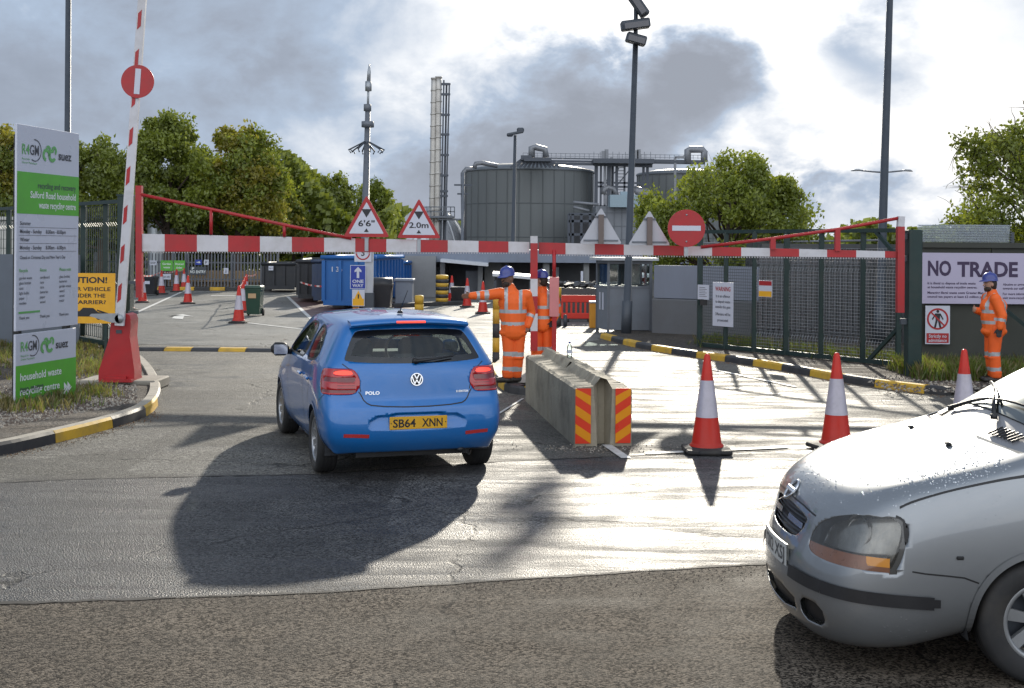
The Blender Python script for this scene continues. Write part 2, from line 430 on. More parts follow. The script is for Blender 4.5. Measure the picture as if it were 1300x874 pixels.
# verge fills
lv = [(p.x-.05, p.y+.05) for p in [Vector(q) for q in left_edge[1:]]]
def fill(name, pts, z, m, kind='structure'):
    return sheet(name, pts, z, m, 0, 1)
path = smooth_path(left_edge, .3)
inner = []
for i, p in enumerate(path):
    a = path[max(i-1, 0)]; b = path[min(i+1, len(path)-1)]; d = (b-a).normalized(); n = Vector((-d.y, d.x, 0))
    inner.append((p + n*.13)[:2])
fill('gravel', inner + [(inner[-1][0]-1.5, inner[-1][1]+1.2), (-40, 24), (-40, inner[0][1]-1)], .095, SOIL)
fill('soil', [G(100, 440)[:2], G(160, 447)[:2], (-8.2, 25), (-40, 36), (-40, 22)], .105, LEAFY)
path = smooth_path(right_edge, .3); inner = []
for i, p in enumerate(path):
    a = path[max(i-1, 0)]; b = path[min(i+1, len(path)-1)]; d = (b-a).normalized(); n = Vector((-d.y, d.x, 0))
    inner.append((p + n*.14)[:2])
fill('soil', inner + [(10, 17.0), (14, 15.5), (60, 15.5), (60, 60), (8, 60), (inner[0][0]+1.2, 34), (inner[0][0]+.4, 30)], .085, SOIL)
fill('island_top', [G(628, 470)[:2], G(632, 485)[:2], G(652, 497)[:2], G(688, 495)[:2], G(738, 468)[:2], G(700, 455)[:2], G(640, 459)[:2]], .115, KERBT)
# shallow slab of the barrier foot
mb = MB(); b0 = G(151, 494); mb.box((0, 0, .075), (1.1, .75, .15), bev=.02); tag(mb.build('concrete_pad', CONC, loc=(b0.x+.05, b0.y+.1, .0)), 'square concrete pad under the red barrier post', 'concrete pad')
# grass: tufts of blades (one stuff object each stretch)
def grass(name, region, n, h, m, seed, z0=.1, label=None):
    rnd = random.Random(seed); mbg = MB()
    for i in range(n):
        x, y = region(rnd)
        hh = h*rnd.uniform(.35, 1.15); k = rnd.randint(4, 7)
        for j in range(k):
            a = rnd.uniform(0, 2*pi); lean = rnd.uniform(.1, .6)*hh; w = rnd.uniform(.005, .016)*(1+hh)
            bx, by = x+rnd.uniform(-.06, .06), y+rnd.uniform(-.06, .06)
            dx, dy = cos(a), sin(a)
            vs = [(bx-dy*w, by+dx*w, z0-.02), (bx+dy*w, by-dx*w, z0-.02), (bx+dx*lean*.5, by+dy*lean*.5, z0+hh*.65), (bx+dx*lean, by+dy*lean, z0+hh)]
            mbg.add(vs, [(0, 1, 2), (0, 2, 3)] if False else [(0, 1, 2), (2, 1, 3)], rnd.choice((0, 0, 1)))
    o = mbg.build(name, m, recalc=False); return tag(o, label, None, None, 'stuff')
def leafmat(name, c1, c2, tr=.45, scale=1.2):
    m = bpy.data.materials.new(name); t = nt(m)
    o = node(t, 'ShaderNodeOutputMaterial'); tc = node(t, 'ShaderNodeTexCoord').outputs['Object']
    n1 = noise(t, tc, scale, 3, .6); n2 = noise(t, tc, scale*9, 2, .6)
    f = ramp(t, mth(t, 'ADD', mth(t, 'MULTIPLY', n1, .6), mth(t, 'MULTIPLY', n2, .4)), [(.36, 0.0), (.64, 1.0)])
    c = mix(t, f, c1, c2)
    d = node(t, 'ShaderNodeBsdfDiffuse'); tl = node(t, 'ShaderNodeBsdfTranslucent'); ms = node(t, 'ShaderNodeMixShader')
    g = node(t, 'ShaderNodeBsdfGlossy'); g.inputs['Roughness'].default_value = .45; ms2 = node(t, 'ShaderNodeMixShader')
    t.links.new(c, d.inputs[0]); t.links.new(mix(t, .5, c, (.16, .17, .01)), tl.inputs[0]); ms.inputs[0].default_value = tr
    t.links.new(d.outputs[0], ms.inputs[1]); t.links.new(tl.outputs[0], ms.inputs[2])
    ms2.inputs[0].default_value = .05; t.links.new(ms.outputs[0], ms2.inputs[1]); t.links.new(g.outputs[0], ms2.inputs[2])
    t.links.new(ms2.outputs[0], o.inputs[0]); return m
GRASS = leafmat('grass_blades', (.08, .14, .02), (.22, .28, .04), .55); STRAW = leafmat('straw_blades', (.16, .13, .05), (.26, .21, .09), .4)
def reg_right(r):
    x = r.uniform(6.3, 16); y = r.uniform(18.7, 20.6) + (x-6.3)*-.02
    return x, y
grass('grass', reg_right, 4200, .27, [GRASS, STRAW, GRASS], 11, .08)
def reg_left(r):
    while True:
        x = r.uniform(-11.5, -5.9); y = r.uniform(17.6, 24.5)
        if x < -5.75-(y-17.7)*.36 and (y > 17.9+(x+6)*-.75 or r.random() < .04): return x, y
grass('grass', reg_left, 1100, .15, [STRAW, GRASS, STRAW], 12, .1)
def reg_sign(r):
    a = r.random(); return -5.98+.2*a+r.gauss(0, .28), 14.6+1.9*a+r.gauss(0, .2)
grass('grass', reg_sign, 330, .15, [STRAW, GRASS], 13, .09)
def reg_gate(r):
    a = r.random(); p = G(890+250*a, 444+27*a); return p.x+r.gauss(.1, .2), p.y+abs(r.gauss(.3, .5))
grass('grass', reg_gate, 420, .25, [GRASS, STRAW], 14, .08)
# fallen grit and dead leaves on verge
def scatter_stones(name, region, n, s, m, seed, z0):
    rnd = random.Random(seed); mbs = MB()
    for i in range(n):
        x, y = region(rnd); r = s*rnd.uniform(.4, 1.3); a = rnd.uniform(0, 6.28)
        vs = [(x+r*cos(a+k*2.09)*rnd.uniform(.7, 1.2), y+r*sin(a+k*2.09)*rnd.uniform(.7, 1.2), z0) for k in range(3)]
        vs.append((x, y, z0+r*rnd.uniform(.6, 1.1)))
        mbs.add(vs, [(0, 1, 3), (1, 2, 3), (2, 0, 3)], rnd.randint(0, 1))
    return tag(mbs.build(name, m, recalc=False), kind='stuff')
ST1 = mat('pale_stones', (.30, .27, .23), .8, var=.3, scale=40); ST2 = mat('brown_stones', (.12, .09, .07), .8, var=.3, scale=40)
def reg_isl(r):
    a = r.random()**.7; p = G(-10+190*a, 568-38*a-8-r.random()*60); return p.x-.1, p.y+.1
scatter_stones('gravel', reg_isl, 5200, .022, [ST1, ST2], 21, .094)
def reg_rs(r): return r.uniform(5.4, 9), r.uniform(17.2, 19.3)
scatter_stones('gravel', reg_rs, 1500, .025, [ST1, ST2], 22, .084)

GR1 = mat('loose_grit', (.20, .17, .13), .8, var=.4, scale=60); GR2 = mat('dead_leaf', (.16, .08, .03), .8, var=.4, scale=60)
def reg_joint(r):
    k = r.randrange(len(e2)-2)+1; a = r.random(); p = e2[k].lerp(e2[k+1], a); return p.x, p.y-abs(r.gauss(0, .22))+.02
scatter_stones('loose_grit', reg_joint, 1500, .007, [GR1, ST2], 31, .004)
def reg_kerbfoot(r):
    a = r.random(); k = min(len(left_edge)-2, int(a*4)+1); p = left_edge[k].lerp(left_edge[k+1], r.random()); return p.x+abs(r.gauss(.05, .10)), p.y-abs(r.gauss(.05, .10))
scatter_stones('loose_grit', reg_kerbfoot, 500, .010, [GR1, GR2], 32, .003)
def reg_blockfoot(r): return .75+r.gauss(.1, .35), 12.7+r.gauss(.0, .12)
scatter_stones('loose_grit', reg_blockfoot, 260, .012, [GR1, ST1], 33, .004)
def reg_rkerb(r):
    k = r.randrange(len(right_edge)-1); p = right_edge[k].lerp(right_edge[k+1], r.random()); return p.x-abs(r.gauss(.03, .08)), p.y-abs(r.gauss(.06, .12))
scatter_stones('loose_grit', reg_rkerb, 700, .012, [GR1, GR2], 34, .003)
# ---------------------------------------------------------------- raised arm barrier
def rise_arm():
    b = G(151, 496, 0); b = Vector((b.x, b.y, .14)); s = b.y/F
    t = empty('barrier_post', b, 0, 'red tapered barrier post with its white arm raised upright beside the gravel verge', 'barrier')
    def q(px, py): return ((px-151)*s, (496-py)*s - .14+ .0)
    def qq(px, py): a = q(px, py); return (a[0], a[1]+0.0)
    prof = [qq(128, 489), qq(126.2, 484), qq(126.6, 471), qq(140, 428), qq(141.6, 410), qq(150, 404), qq(160, 398), qq(165, 400), qq(167, 406), qq(165.8, 428), qq(171.8, 471), qq(171.5, 490), qq(150, 491)]
    m = MB(); m.prism(prof, .34, y0=-.05); m.build('cabinet', RED, t)
    m = MB()
    for px in (137, 160):
        a = qq(px, 480); m.tube([(a[0], -.05, a[1]), (a[0], -.065, a[1])], .022, 12)
    m.build('bolt', STEEL, t)
    a = qq(152, 421); m = MB(); m.box((a[0], -.055, a[1]), (.08, .012, .05)); m.build('lock_plate', DGREY, t)
    m = MB(); m.box((0, .08, .015), (.46, .5, .04)); m.box((-.02, .0, .04), (.30, .2, .06)); m.box((-.02, .14, .06), (.26, .3, .12)); m.build('foot_plate', RED, t)
    # arm
    pv = Vector((qq(155, 404)[0], -.11, qq(155, 404)[1])); lean = R(4.4-.4-.4)
    ar = MB(); L = 6.4; w = .125
    M = Matrix.Translation(pv) @ Matrix.Rotation(lean, 4, 'Y')
    ar.add([(-w/2, -.03, -.1), (w/2, -.03, -.1), (w/2*.85, -.03, L), (-w/2*.85, -.03, L), (-w/2, .03, -.1), (w/2, .03, -.1), (w/2*.85, .03, L), (-w/2*.85, .03, L)],
           [(0, 1, 2, 3), (7, 6, 5, 4), (0, 3, 7, 4), (1, 5, 6, 2), (3, 2, 6, 7), (0, 4, 5, 1)], 0, False, M)
    for k in range(11):
        z = .22+k*.555; h = .29; x0, x1 = (-.048+.004*k*.4, .002+.004*k*.4)
        ar.add([(x0, -.034, z), (x1, -.034, z+.055), (x1, -.034, z+h), (x0, -.034, z+h-.055)], [(0, 1, 2, 3)], 1, False, M)
    ar.build('arm', [WHITE, RED], t)
    m = MB(); m.tube([pv+Vector((0, -.05, 0)), pv+Vector((0, .13, 0))], .062, 20); m.build('hub', STEEL, t)
    m = MB(); m.prism([(-.42, .035), (-.40, .065), (-.02, .075), (0, -.06), (-.12, -.055)], .03, y0=-.05, mat=Matrix.Translation(pv)); m.build('lever', STEEL, t)
    # disc riding on the arm
    c = P(174.6, 103.6, b.y-.17) - b
    d = MB(); n = 40; Md = Matrix.Translation(c) @ Matrix.Rotation(lean, 4, 'Y')
    d.prism([(.235*cos(2*pi*k/n), .235*sin(2*pi*k/n)) for k in range(n)], .01, 0, Md)
    d.add([(-.04, -.004, -.18), (.04, -.004, -.18), (.04, -.004, .18), (-.04, -.004, .18)], [(0, 1, 2, 3)], 1, False, Md)
    d.build('disc_sign', [RED, SIGNW], t)
rise_arm()
# ---------------------------------------------------------------- height restriction barriers
YL, YR = 20.3, 19.3
def hb_point(px, py):
    y = YL + (px-176)/(1143-176)*(YR-YL); return P(px, py, y)
def bar_mesh(m, pxs, tops, bots, thick, first):
    """striped board given by its stripe borders"""
    for i in range(len(pxs)-1):
        def at(k):
            f = (pxs[k]-pxs[0])/(pxs[-1]-pxs[0])
            t = tops[0]+(tops[1]-tops[0])*f; b = bots[0]+(bots[1]-bots[0])*f
            return hb_point(pxs[k], t), hb_point(pxs[k], b)
        (t0, b0), (t1, b1) = at(i), at(i+1)
        e = Vector((0, thick, 0)); x = Vector((.0, 0, 0))
        m.add([b0, b1, t1, t0, b0+e, b1+e, t1+e, t0+e], [(0, 1, 2, 3), (7, 6, 5, 4), (0, 4, 5, 1), (3, 2, 6, 7)] + ([(0, 3, 7, 4)] if i == 0 else []) + ([(1, 5, 6, 2)] if i == len(pxs)-2 else []), (i+first) % 2)
def fringe(m, x0, x1, b0, b1):
    k = int((x1-x0)/3.4)
    for i in range(k):
        px = x0+(x1-x0)*(i+.5)/k; p = hb_point(px, b0+(b1-b0)*(i+.5)/k+.8); m.box(p+Vector((0, .03, 0)), (.016, .02, .022))
t = empty('height_barrier', (0, 0, 0), 0, 'red and white height restriction bar over the entry lane', 'height barrier')
m = MB(); px = [177, 209, 250, 289.5, 330, 370.5, 411.5, 451, 490.5, 529, 568.5, 607.5, 645.5, 672]
bar_mesh(m, px, (297, 307.5), (319.5, 320.8), .07, 0); m.build('crossbar', [WHITE, RED], t)
m = MB(); fringe(m, 178, 672, 319.8, 321); m.build('fringe', WHITE, t)
m = MB(); a = hb_point(176.3, 236); b = hb_point(176.8, 378)
m.tube([a+Vector((0, .02, 0)), b+Vector((0, .02, 0))], .05, 4)
m.build('post', RED, t)
m = MB(); m.tube([hb_point(178, 247), hb_point(268, 266), hb_point(362, 286), hb_point(446, 303)], .03, 6)
m.tube([hb_point(268, 266), hb_point(268, 298)], .028, 6); m.tube([hb_point(361, 286), hb_point(361, 301)], .028, 6); m.build('brace', RED, t)
m = MB(); cpx = [300, 309, 354, 376, 398, 420, 445]
for i in range(len(cpx)-1):
    a = hb_point(678, cpx[i]); b = hb_point(677.6, cpx[i+1]); c = (a+b)/2 - Vector((0, .06, 0)); m.box(c, (.115, .1, (a.z-b.z)), i % 2)
m.build('end_post', [WHITE, RED], t)
m = MB()
for z in (.95, 1.45):
    for o in (0,): m.box(hb_point(170, 313)+Vector((0, 0, z-2.05)), (.16, .05, .05))
m.build('hinge', DGREY, t)
t = empty('height_barrier', (0, 0, 0), 0, 'slimmer red and white height restriction bar over the exit lane', 'height barrier')
m = MB(); px = [684, 718, 755, 792, 829.5, 868, 904, 941, 977.5, 1014.5, 1050, 1087, 1123.5, 1140]
bar_mesh(m, px, (308, 319.5), (322.8, 327.6), .07, 1); m.build('crossbar', [WHITE, RED], t)
m = MB(); fringe(m, 684, 1138, 323.2, 328); m.build('fringe', WHITE, t)
m = MB(); a = hb_point(1144, 275); b = hb_point(1143, 288); c = hb_point(1142.5, 397)
m.tube([a, b], .05, 4, 0); m.tube([b, c], .055, 4, 1); m.build('post', [WHITE, RED], t)
m = MB(); m.tube([hb_point(1142, 277), hb_point(1063, 291.5), hb_point(981, 303), hb_point(890, 314)], .03, 6)
m.tube([hb_point(1063, 291), hb_point(1063, 319)], .04, 4); m.tube([hb_point(981, 303), hb_point(981, 317)], .04, 4); m.build('brace', RED, t)
m = MB(); a = hb_point(703.5, 352); b = hb_point(703.5, 402); m.box((a+b)/2, (.15, .09, a.z-b.z), 0)
PINK = mat('faded_pink', (.55, .20, .20), .5, var=.15)
c = hb_point(703.5, 450); m.box((b+c)/2, (.07, .07, b.z-c.z), 1); 
m.tube([hb_point(703.5, 353), hb_point(703.5, 318)], .03, 6, 1)
m.build('end_post', [PINK, RED], t)
# ---------------------------------------------------------------- road signs on the bars
def tri_sign(ax, ay, bl, br, by, y, front, label, words=None):
    a = P(ax, ay, y); l = P(bl, by, y); r = P(br, by, y); w = r.x-l.x; h = a.z-l.z
    t = empty('height_sign' if front else 'road_sign', (a.x, y, l.z), 0, label, 'road sign')
    def rt(w, h, rr, z0=0):
        pts = []
        cs = [(-w/2, 0), (w/2, 0), (0, h)]
        for i in range(3):
            c = Vector(cs[i]); pa = (Vector(cs[i-1])-c).normalized(); pb = (Vector(cs[(i+1) % 3])-c).normalized()
            p1 = c+pa*rr*1.7; p2 = c+pb*rr*1.7
            for q in range(5):
                u = q/4; p = p1*(1-u)**2+c*2*u*(1-u)+p2*u*u; pts.append((p.x, p.y+z0))
        return pts
    m = MB(); m.prism(rt(w, h, .025), .012)
    if front:
        m.build('plate', RED, t)
        m = MB(); flat(m, [(x, z+.052*h/.6*.95) for x, z in rt(w*.755, h*.755, .012)], -.003, 0); m.build('face', SIGNW, t)
        m = MB(); s = w/.66
        flat(m, [(-.075*s, .40*s), (.075*s, .40*s), (0, .28*s)], -.006)
        flat(m, [(-.035*s, .072*s), (.035*s, .072*s), (0, .125*s)], -.006)
        text(m, words, 0, .155*s, .085*s, -.006, align='C', bold=.02, width=(.235 if "'" in words else .29)*s)
        m.build('symbol', SIGNB, t)
    else:
        m.build('plate', mat('sign_back', (.42, .43, .47), .4, .2, var=.08, dirt=.1), t)
        m = MB(); m.box((0, -.04, h*.40), (.085, .06, h*.80)); m.build('stay', mat('rusty_grey', (.15, .12, .11), .6, .2, dirt=.3), t)
        m = MB(); m.box((0, -.012, h*.74), (.2, .015, .03)); m.box((0, -.012, h*.09), (.55, .015, .025)); m.build('rail', GREYP, t)
    if front:
        m = MB(); m.box((0, .05, -.06), (.06, .05, .34)); m.build('bracket', STEEL, t)
tri_sign(465.5, 248, 436.5, 495, 301, YL-.35, True, 'red bordered triangle height sign in feet and inches on the entry bar', "6'6\"")
tri_sign(532, 252, 504, 560, 302.5, YL-.4, True, 'red bordered triangle height sign in metres on the entry bar', '2.0m')
tri_sign(763, 263.5, 734, 788, 309.5, YR+.15, False, 'grey back of a triangular sign on the exit bar, nearer the big tank')
tri_sign(824.6, 267, 796, 850, 311.5, YR+.1, False, 'grey back of a triangular sign on the exit bar, next to the no entry disc')
c = P(871.5, 290, YR-.1); t = empty('no_entry_sign', (c.x, c.y, c.z-.29), 0, 'round red no entry sign standing on the exit bar', 'road sign')
m = MB(); n = 48; m.prism([(.295*cos(2*pi*k/n), .29+.295*sin(2*pi*k/n)) for k in range(n)], .012); m.build('plate', RED, t)
m = MB(); flat(m, [(-.225, .25), (.225, .25), (.225, .33), (-.225, .33)], -.004); m.build('face', SIGNW, t)
m = MB(); m.tube([(0, -.008, .5), (0, 0, .5)], .014, 10); m.tube([(0, -.008, .08), (0, 0, .08)], .014, 10); m.box((0, .04, 0), (.06, .05, .3)); m.build('fixing', STEEL, t)
# ---------------------------------------------------------------- gate posts, mesh gates
gp = P(158.5, 470, 22.0); m = MB(); zt = P(158.5, 249, 22.0).z
m.box((0, 0, zt/2), (.24, .24, zt), bev=.01); m.box((0, 0, zt+.01), (.27, .27, .03))
tag(m.build('gate_post', SGREEN, loc=(gp.x, 22.0, 0)), 'thick dark green gate post behind the raised red and white arm', 'gate post')
b = G(1158.5, 484); zt = P(1158.5, 292, b.y).z
t = empty('gate_post', (b.x, b.y, 0), 0, 'thick dark green gate post between the mesh gate and the purple-lettered board', 'gate post')
m = MB(); m.box((0, 0, zt/2), (.22, .22, zt), bev=.01); m.build('post', SGREEN, t)
m = MB()
for z in (.95, 1.95, 2.3): m.box((-.15, -.02, z), (.12, .08, .09))
m.build('hinge', DGREY, t)
WIRE = mat('green_wire', (.035, .05, .045), .35, .5, var=.2)
WIREG = mat('grey_wire', (.30, .31, .32), .3, .6, var=.2)
def wire_panel(m, a, b, z0, z1, hs, vs_, th=.005, bends=(), tv=.004, zoff0=0, zoff1=0, amp=.035):
    a = Vector(a[:2]); b = Vector(b[:2]); d = (b-a); L = d.length; d.normalize(); n = Vector((-d.y, d.x))
    def pt(u, z):
        o = 0
        for zb in bends:
            q = abs(z-zb)/.07
            if q < 1: o = amp*(1-q)
        return Vector((a.x+d.x*u+n.x*o, a.y+d.y*u+n.y*o, z))
    k = int((z1-z0)/hs)
    for i in range(k+1):
        z = z0+(z1-z0)*i/k; m.tube([pt(0, z), pt(L, z)], th/2, 3, caps=False, smooth=False)
    k = int(L/vs_)
    zz = [z0]
    for zb in sorted(bends): zz += [zb-.07, zb, zb+.07]
    zz.append(z1)
    for i in range(k+1):
        m.tube([pt(L*i/k, z) for z in zz], tv/2, 3, caps=False, smooth=False)
# right gate (hinged from the post, standing open along the kerb)
gx = [(888, 446), (921, 449.5), (957, 453.5), (998, 457.5), (1042, 462), (1095, 467.5), (1140, 472.5)]
gb = [G(x, y) for x, y in gx]
t = empty('mesh_gate', gb[-1], 0, 'long dark green wire mesh gate standing open above the black and yellow kerb', 'gate')
def rel(p, o): return Vector(p)-Vector(o)
o = gb[-1]; m = MB(); ztop = 2.42
for i, p in enumerate(gb):
    w = .1 if i in (0, 3) else .08
    m.box(rel((p.x, p.y, (ztop+.1)/2), o), (w, w, ztop-.1))
    if True: m.build('upright', SGREEN, t); m = MB()
m = MB(); m.bar(rel((gb[0].x, gb[0].y, .14), o), rel((gb[-1].x, gb[-1].y, .14), o), .08); m.bar(rel((gb[0].x, gb[0].y, ztop), o), rel((gb[-1].x, gb[-1].y, ztop), o), .07)
m.build('rail', SGREEN, t)
m = MB(); dd = (gb[0]-gb[-1]).normalized(); e = gb[-1]
m.bar(rel(e+Vector((0, 0, .75)), o), rel(e+dd*.62+Vector((0, 0, .15)), o), .06); m.bar(rel(e+Vector((0, 0, 1.95)), o), rel(e+dd*.5+Vector((0, 0, ztop)), o), .06); m.build('brace', SGREEN, t)
for i in range(len(gb)-1):
    m = MB(); wire_panel(m, rel(gb[i], o), rel(gb[i+1], o), .17, 2.1 if i else 2.0, .06, .06, .010, bends=(.5, 1.75), tv=.005)
    m.build('wire_panel', WIREG if i >= 2 else WIRE, t)
m = MB(); p = gb[0].lerp(gb[1], .12); m.box(rel((p.x, p.y-.08, 1.0), o), (.14, .09, .12)); m.build('latch', BLACK, t)
# left gate and fence (dark green, running away to the left)
lb = [Vector((-6.95, 22.2, 0)), Vector((-7.75, 23.3, 0)), Vector((-8.6, 24.5, 0)), Vector((-9.5, 25.8, 0)), Vector((-10.6, 27.2, 0)), Vector((-11.7, 28.4, 0)), Vector((-13.0, 29.6, 0))]
t = empty('mesh_fence', lb[0], 0, 'dark green wire mesh fence leading back behind the tall information board', 'fence')
o = lb[0]
for i, p in enumerate(lb):
    m = MB(); m.box(rel((p.x, p.y, 1.45), o), (.09, .09, 2.9)); m.build('post', SGREEN, t)
for i in range(len(lb)-1):
    m = MB(); wire_panel(m, rel(lb[i], o), rel(lb[i+1], o), .28, 2.82, .2, .13, .012, bends=(.6, 1.4, 2.5), tv=.020, amp=.05); m.build('wire_panel', SGREEN, t)
m = MB(); m.bar(rel(lb[0]+Vector((0, 0, 2.88)), o), rel(lb[-1]+Vector((0, 0, 2.88)), o), .07); m.bar(rel(lb[0]+Vector((0, 0, .22)), o), rel(lb[-1]+Vector((0, 0, .22)), o), .09); m.build('rail', SGREEN, t)
# ---------------------------------------------------------------- yellow caution board
def board(name, label, cat, org, right, w, h, m_face, thick=.01, post=None):
    """flat sign: org = bottom left corner (world), right = unit vector along its width"""
    rz = atan2(right[1], right[0]); return empty(name, org, rz, label, cat)
yl = P(146, 411, 21.4); w = 1.12; h = .88
t = board('caution_sign', 'yellow caution board about the vehicle height barrier, half hidden behind the tall information board', 'sign', (yl.x-w, 21.4, yl.z), (1, 0), w, h, None)
m = MB(); m.box((w/2, 0, h/2), (w, .012, h)); m.build('board', YELS, t)
m = MB(); text(m, 'CAUTION!', w*.5, .71, .105, -.009, align='C', width=.84, bold=.03)
text(m, 'IS YOUR VEHICLE', w-.08, .57, .068, -.009, align='R', width=.98, bold=.02)
text(m, 'UNDER THE', w-.17, .455, .068, -.009, align='R', width=.62, bold=.02)
text(m, 'BARRIER?', w-.16, .34, .068, -.009, align='R', width=.56, bold=.02)
flat(m, [(.28, .12), (.34, .20), (.50, .215), (.56, .275), (.74, .27), (.82, .20), (.93, .185), (.95, .12)], -.009)
disc(m, .40, .12, .055, -.010, n=16); disc(m, .84, .12, .055, -.010, n=16); m.add([(.8, -.009, .22), (1.08, -.009, .13), (1.09, -.009, .15), (.81, -.009, .245)], [(0, 1, 2, 3)])
m.build('lettering', SIGNB, t)
m = MB(); m.box((w*.25, .04, -.1), (.05, .05, 1.3)); m.box((w*.85, .04, -.1), (.05, .05, 1.3)); m.build('stay', SGREEN, t)
# ---------------------------------------------------------------- tall information board
A = Vector((P(18.5, 420, 14.9).x, 14.9)); Bv = Vector((P(97.5, 420, 16.25).x, 16.25)); rt_ = (Bv-A); w = rt_.length; ru = rt_.normalized()
t = empty('information_board', (A.x, A.y, .0), atan2(ru.y, ru.x), 'tall white and green recycling centre information board with a smaller board below it', 'sign')
zb = P(19, 421, 14.9).z; ztp = P(23, 157, 14.9).z; M0 = Matrix.Shear('XZ', 4, (.0, 0)) if False else Matrix.Identity(4)
lean = Matrix.Rotation(R(.4), 4, 'Y')
m = MB(); m.box((w/2, 0, (zb+ztp)/2), (w, .03, ztp-zb), 0, bev=.004)
z1 = ztp-.228*(ztp-zb); z2 = ztp-.432*(ztp-zb)
flat(m, [(.004, z2), (w-.004, z2), (w-.004, z1), (.004, z1)], -.018, 1); up_ = m.build('upper_panel', [SIGNW, GREENS], t)
INK = mat('sign_ink', (.06, .065, .08), .4); INKL = mat('sign_ink_white', (.70, .74, .72), .4)
def logos(m, z, s, x0=.14, gap=.62):
    text(m, 'R4', x0, z, .13*s, -.021, 1, bold=.01, width=.155*s); text(m, 'GM', x0+.165*s, z, .13*s, -.021, 0, bold=.01, width=.19*s)
    ring(m, x0+.27*s, z+.06*s, .14*s, .012*s, -.021, 0, a0=R(-120), a1=R(100))
    text(m, 'Recycle for', x0+.0, z-.07*s, .028*s, -.021, 1, bold=0); text(m, 'Greater Manchester', x0+.0, z-.115*s, .028*s, -.021, 1, bold=0)
    for cx in (x0+gap, x0+gap+.13*s):
        ring(m, cx, z+.02*s, .085*s, .045*s, -.021, 1, a0=R(60 if cx > x0+gap else -10), a1=R(330 if cx > x0+gap else 260))
        ring(m, cx+.04*s, z+.085*s, .06*s, .035*s, -.0215, 1, a0=R(-60), a1=R(150))
    text(m, 'suez', x0+gap+.27*s, z-.02*s, .115*s, -.021, 0, bold=.022, width=.30*s)
m = MB(); logos(m, ztp-.36, 1.0, .10, .52)
zz = z1
text(m, 'recycling and recovery', w-.08, zz-.19, .075, -.021, 0, 'R', .012, .86)
zz = z2
for i, (a, b_) in enumerate((('Summer', ''), ('Monday - Sunday', '8.00am - 8.00pm'), ('Winter', ''), ('Monday - Sunday', '8.00am - 6.00pm'))):
    z = zz-.14-i*.10; text(m, a, .07, z, .048, -.021, 0, bold=.01)
    if b_: text(m, b_, .62, z, .048, -.021, 0, bold=.01)
    m.add([(.05, -.021, z-.028), (w-.05, -.021, z-.028), (w-.05, -.021, z-.024), (.05, -.021, z-.024)], [(0, 1, 2, 3)], 0)
text(m, 'Closed on Christmas Day and New Year\'s Day', .07, zz-.56, .042, -.021, 0, bold=.008, width=w*.72)
rl = random.Random(4)
words = ['batteries', 'cans', 'cardboard', 'garden waste', 'glass bottles', 'metal', 'paper', 'textiles', 'wood', 'paint', 'oil', 'light bulbs']
for cx, tt in ((.06, 'Recycle'), (.50, 'Reuse'), (.93, 'Please note')):
    text(m, tt, cx, z2-.72, .042, -.021, 1, bold=.01)
    for i in range(6): text(m, rl.choice(words), cx, z2-.81-i*.062, .036, -.021, 0, bold=.004)
    text(m, 'Thank you', cx, zb+.14, .036, -.021, 0, bold=.01)
m.add([(.05, -.021, zb+.21), (.50, -.021, zb+.21), (.50, -.021, zb+.235), (.05, -.021, zb+.235)], [(0, 1, 2, 3)], 1)
m.build('lettering', [INK, GREENL], t)
m = MB(); text(m, 'Salford Road household', w-.08, z1-.315, .085, -.021, 0, 'R', .02, 1.02); text(m, 'waste recycling centre', w-.08, z1-.44, .085, -.021, 0, 'R', .02, .84); m.build('lettering', INKL, t)
zb2 = P(16, 521, 14.9).z; zt2 = zb-.04; zm = zt2-.42*(zt2-zb2)*1.0
m = MB(); m.box((w/2-.02, .0, (zb2+zt2)/2), (w-.04, .03, zt2-zb2), 0, bev=.004); flat(m, [(.004, zb2+.003), (w-.044, zb2+.003), (w-.044, zm), (.004, zm)], -.018, 1)
m.build('lower_panel', [SIGNW, GREENS], t)
m = MB(); logos(m, zm+.17, .95, .10, .50); text(m, 'two metre', .09, zb2+.20, .085, -.021, 0, bold=.015, width=.50); text(m, 'height restriction', .09, zb2+.06, .085, -.021, 0, bold=.015, width=.80); m.build('lettering', [INK, GREENL], t)
m = MB(); text(m, 'household waste', .09, zm-.19, .095, -.021, 0, bold=.02, width=.90); text(m, 'recycling centre', .09, zm-.37, .095, -.021, 0, bold=.02, width=.86)
for x in (w-.33, w-.25): flat(m, [(x, zm-.30), (x+.10, zm-.385), (x, zm-.47)], -.021)
m.build('lettering', INKL, t)
for x in (.14, w-.16):
    m = MB(); m.box((x, .06, ztp/2-.05), (.07, .08, ztp-.15)); m.build('post', BLACK, t)
m = MB(); m.box((w/2, .035, ztp-.3), (w-.1, .03, .04)); m.box((w/2, .035, zb+.3), (w-.1, .03, .04)); m.box((w/2, .035, zb2+.4), (w-.1, .03, .04)); m.build('rail', STEEL, t)
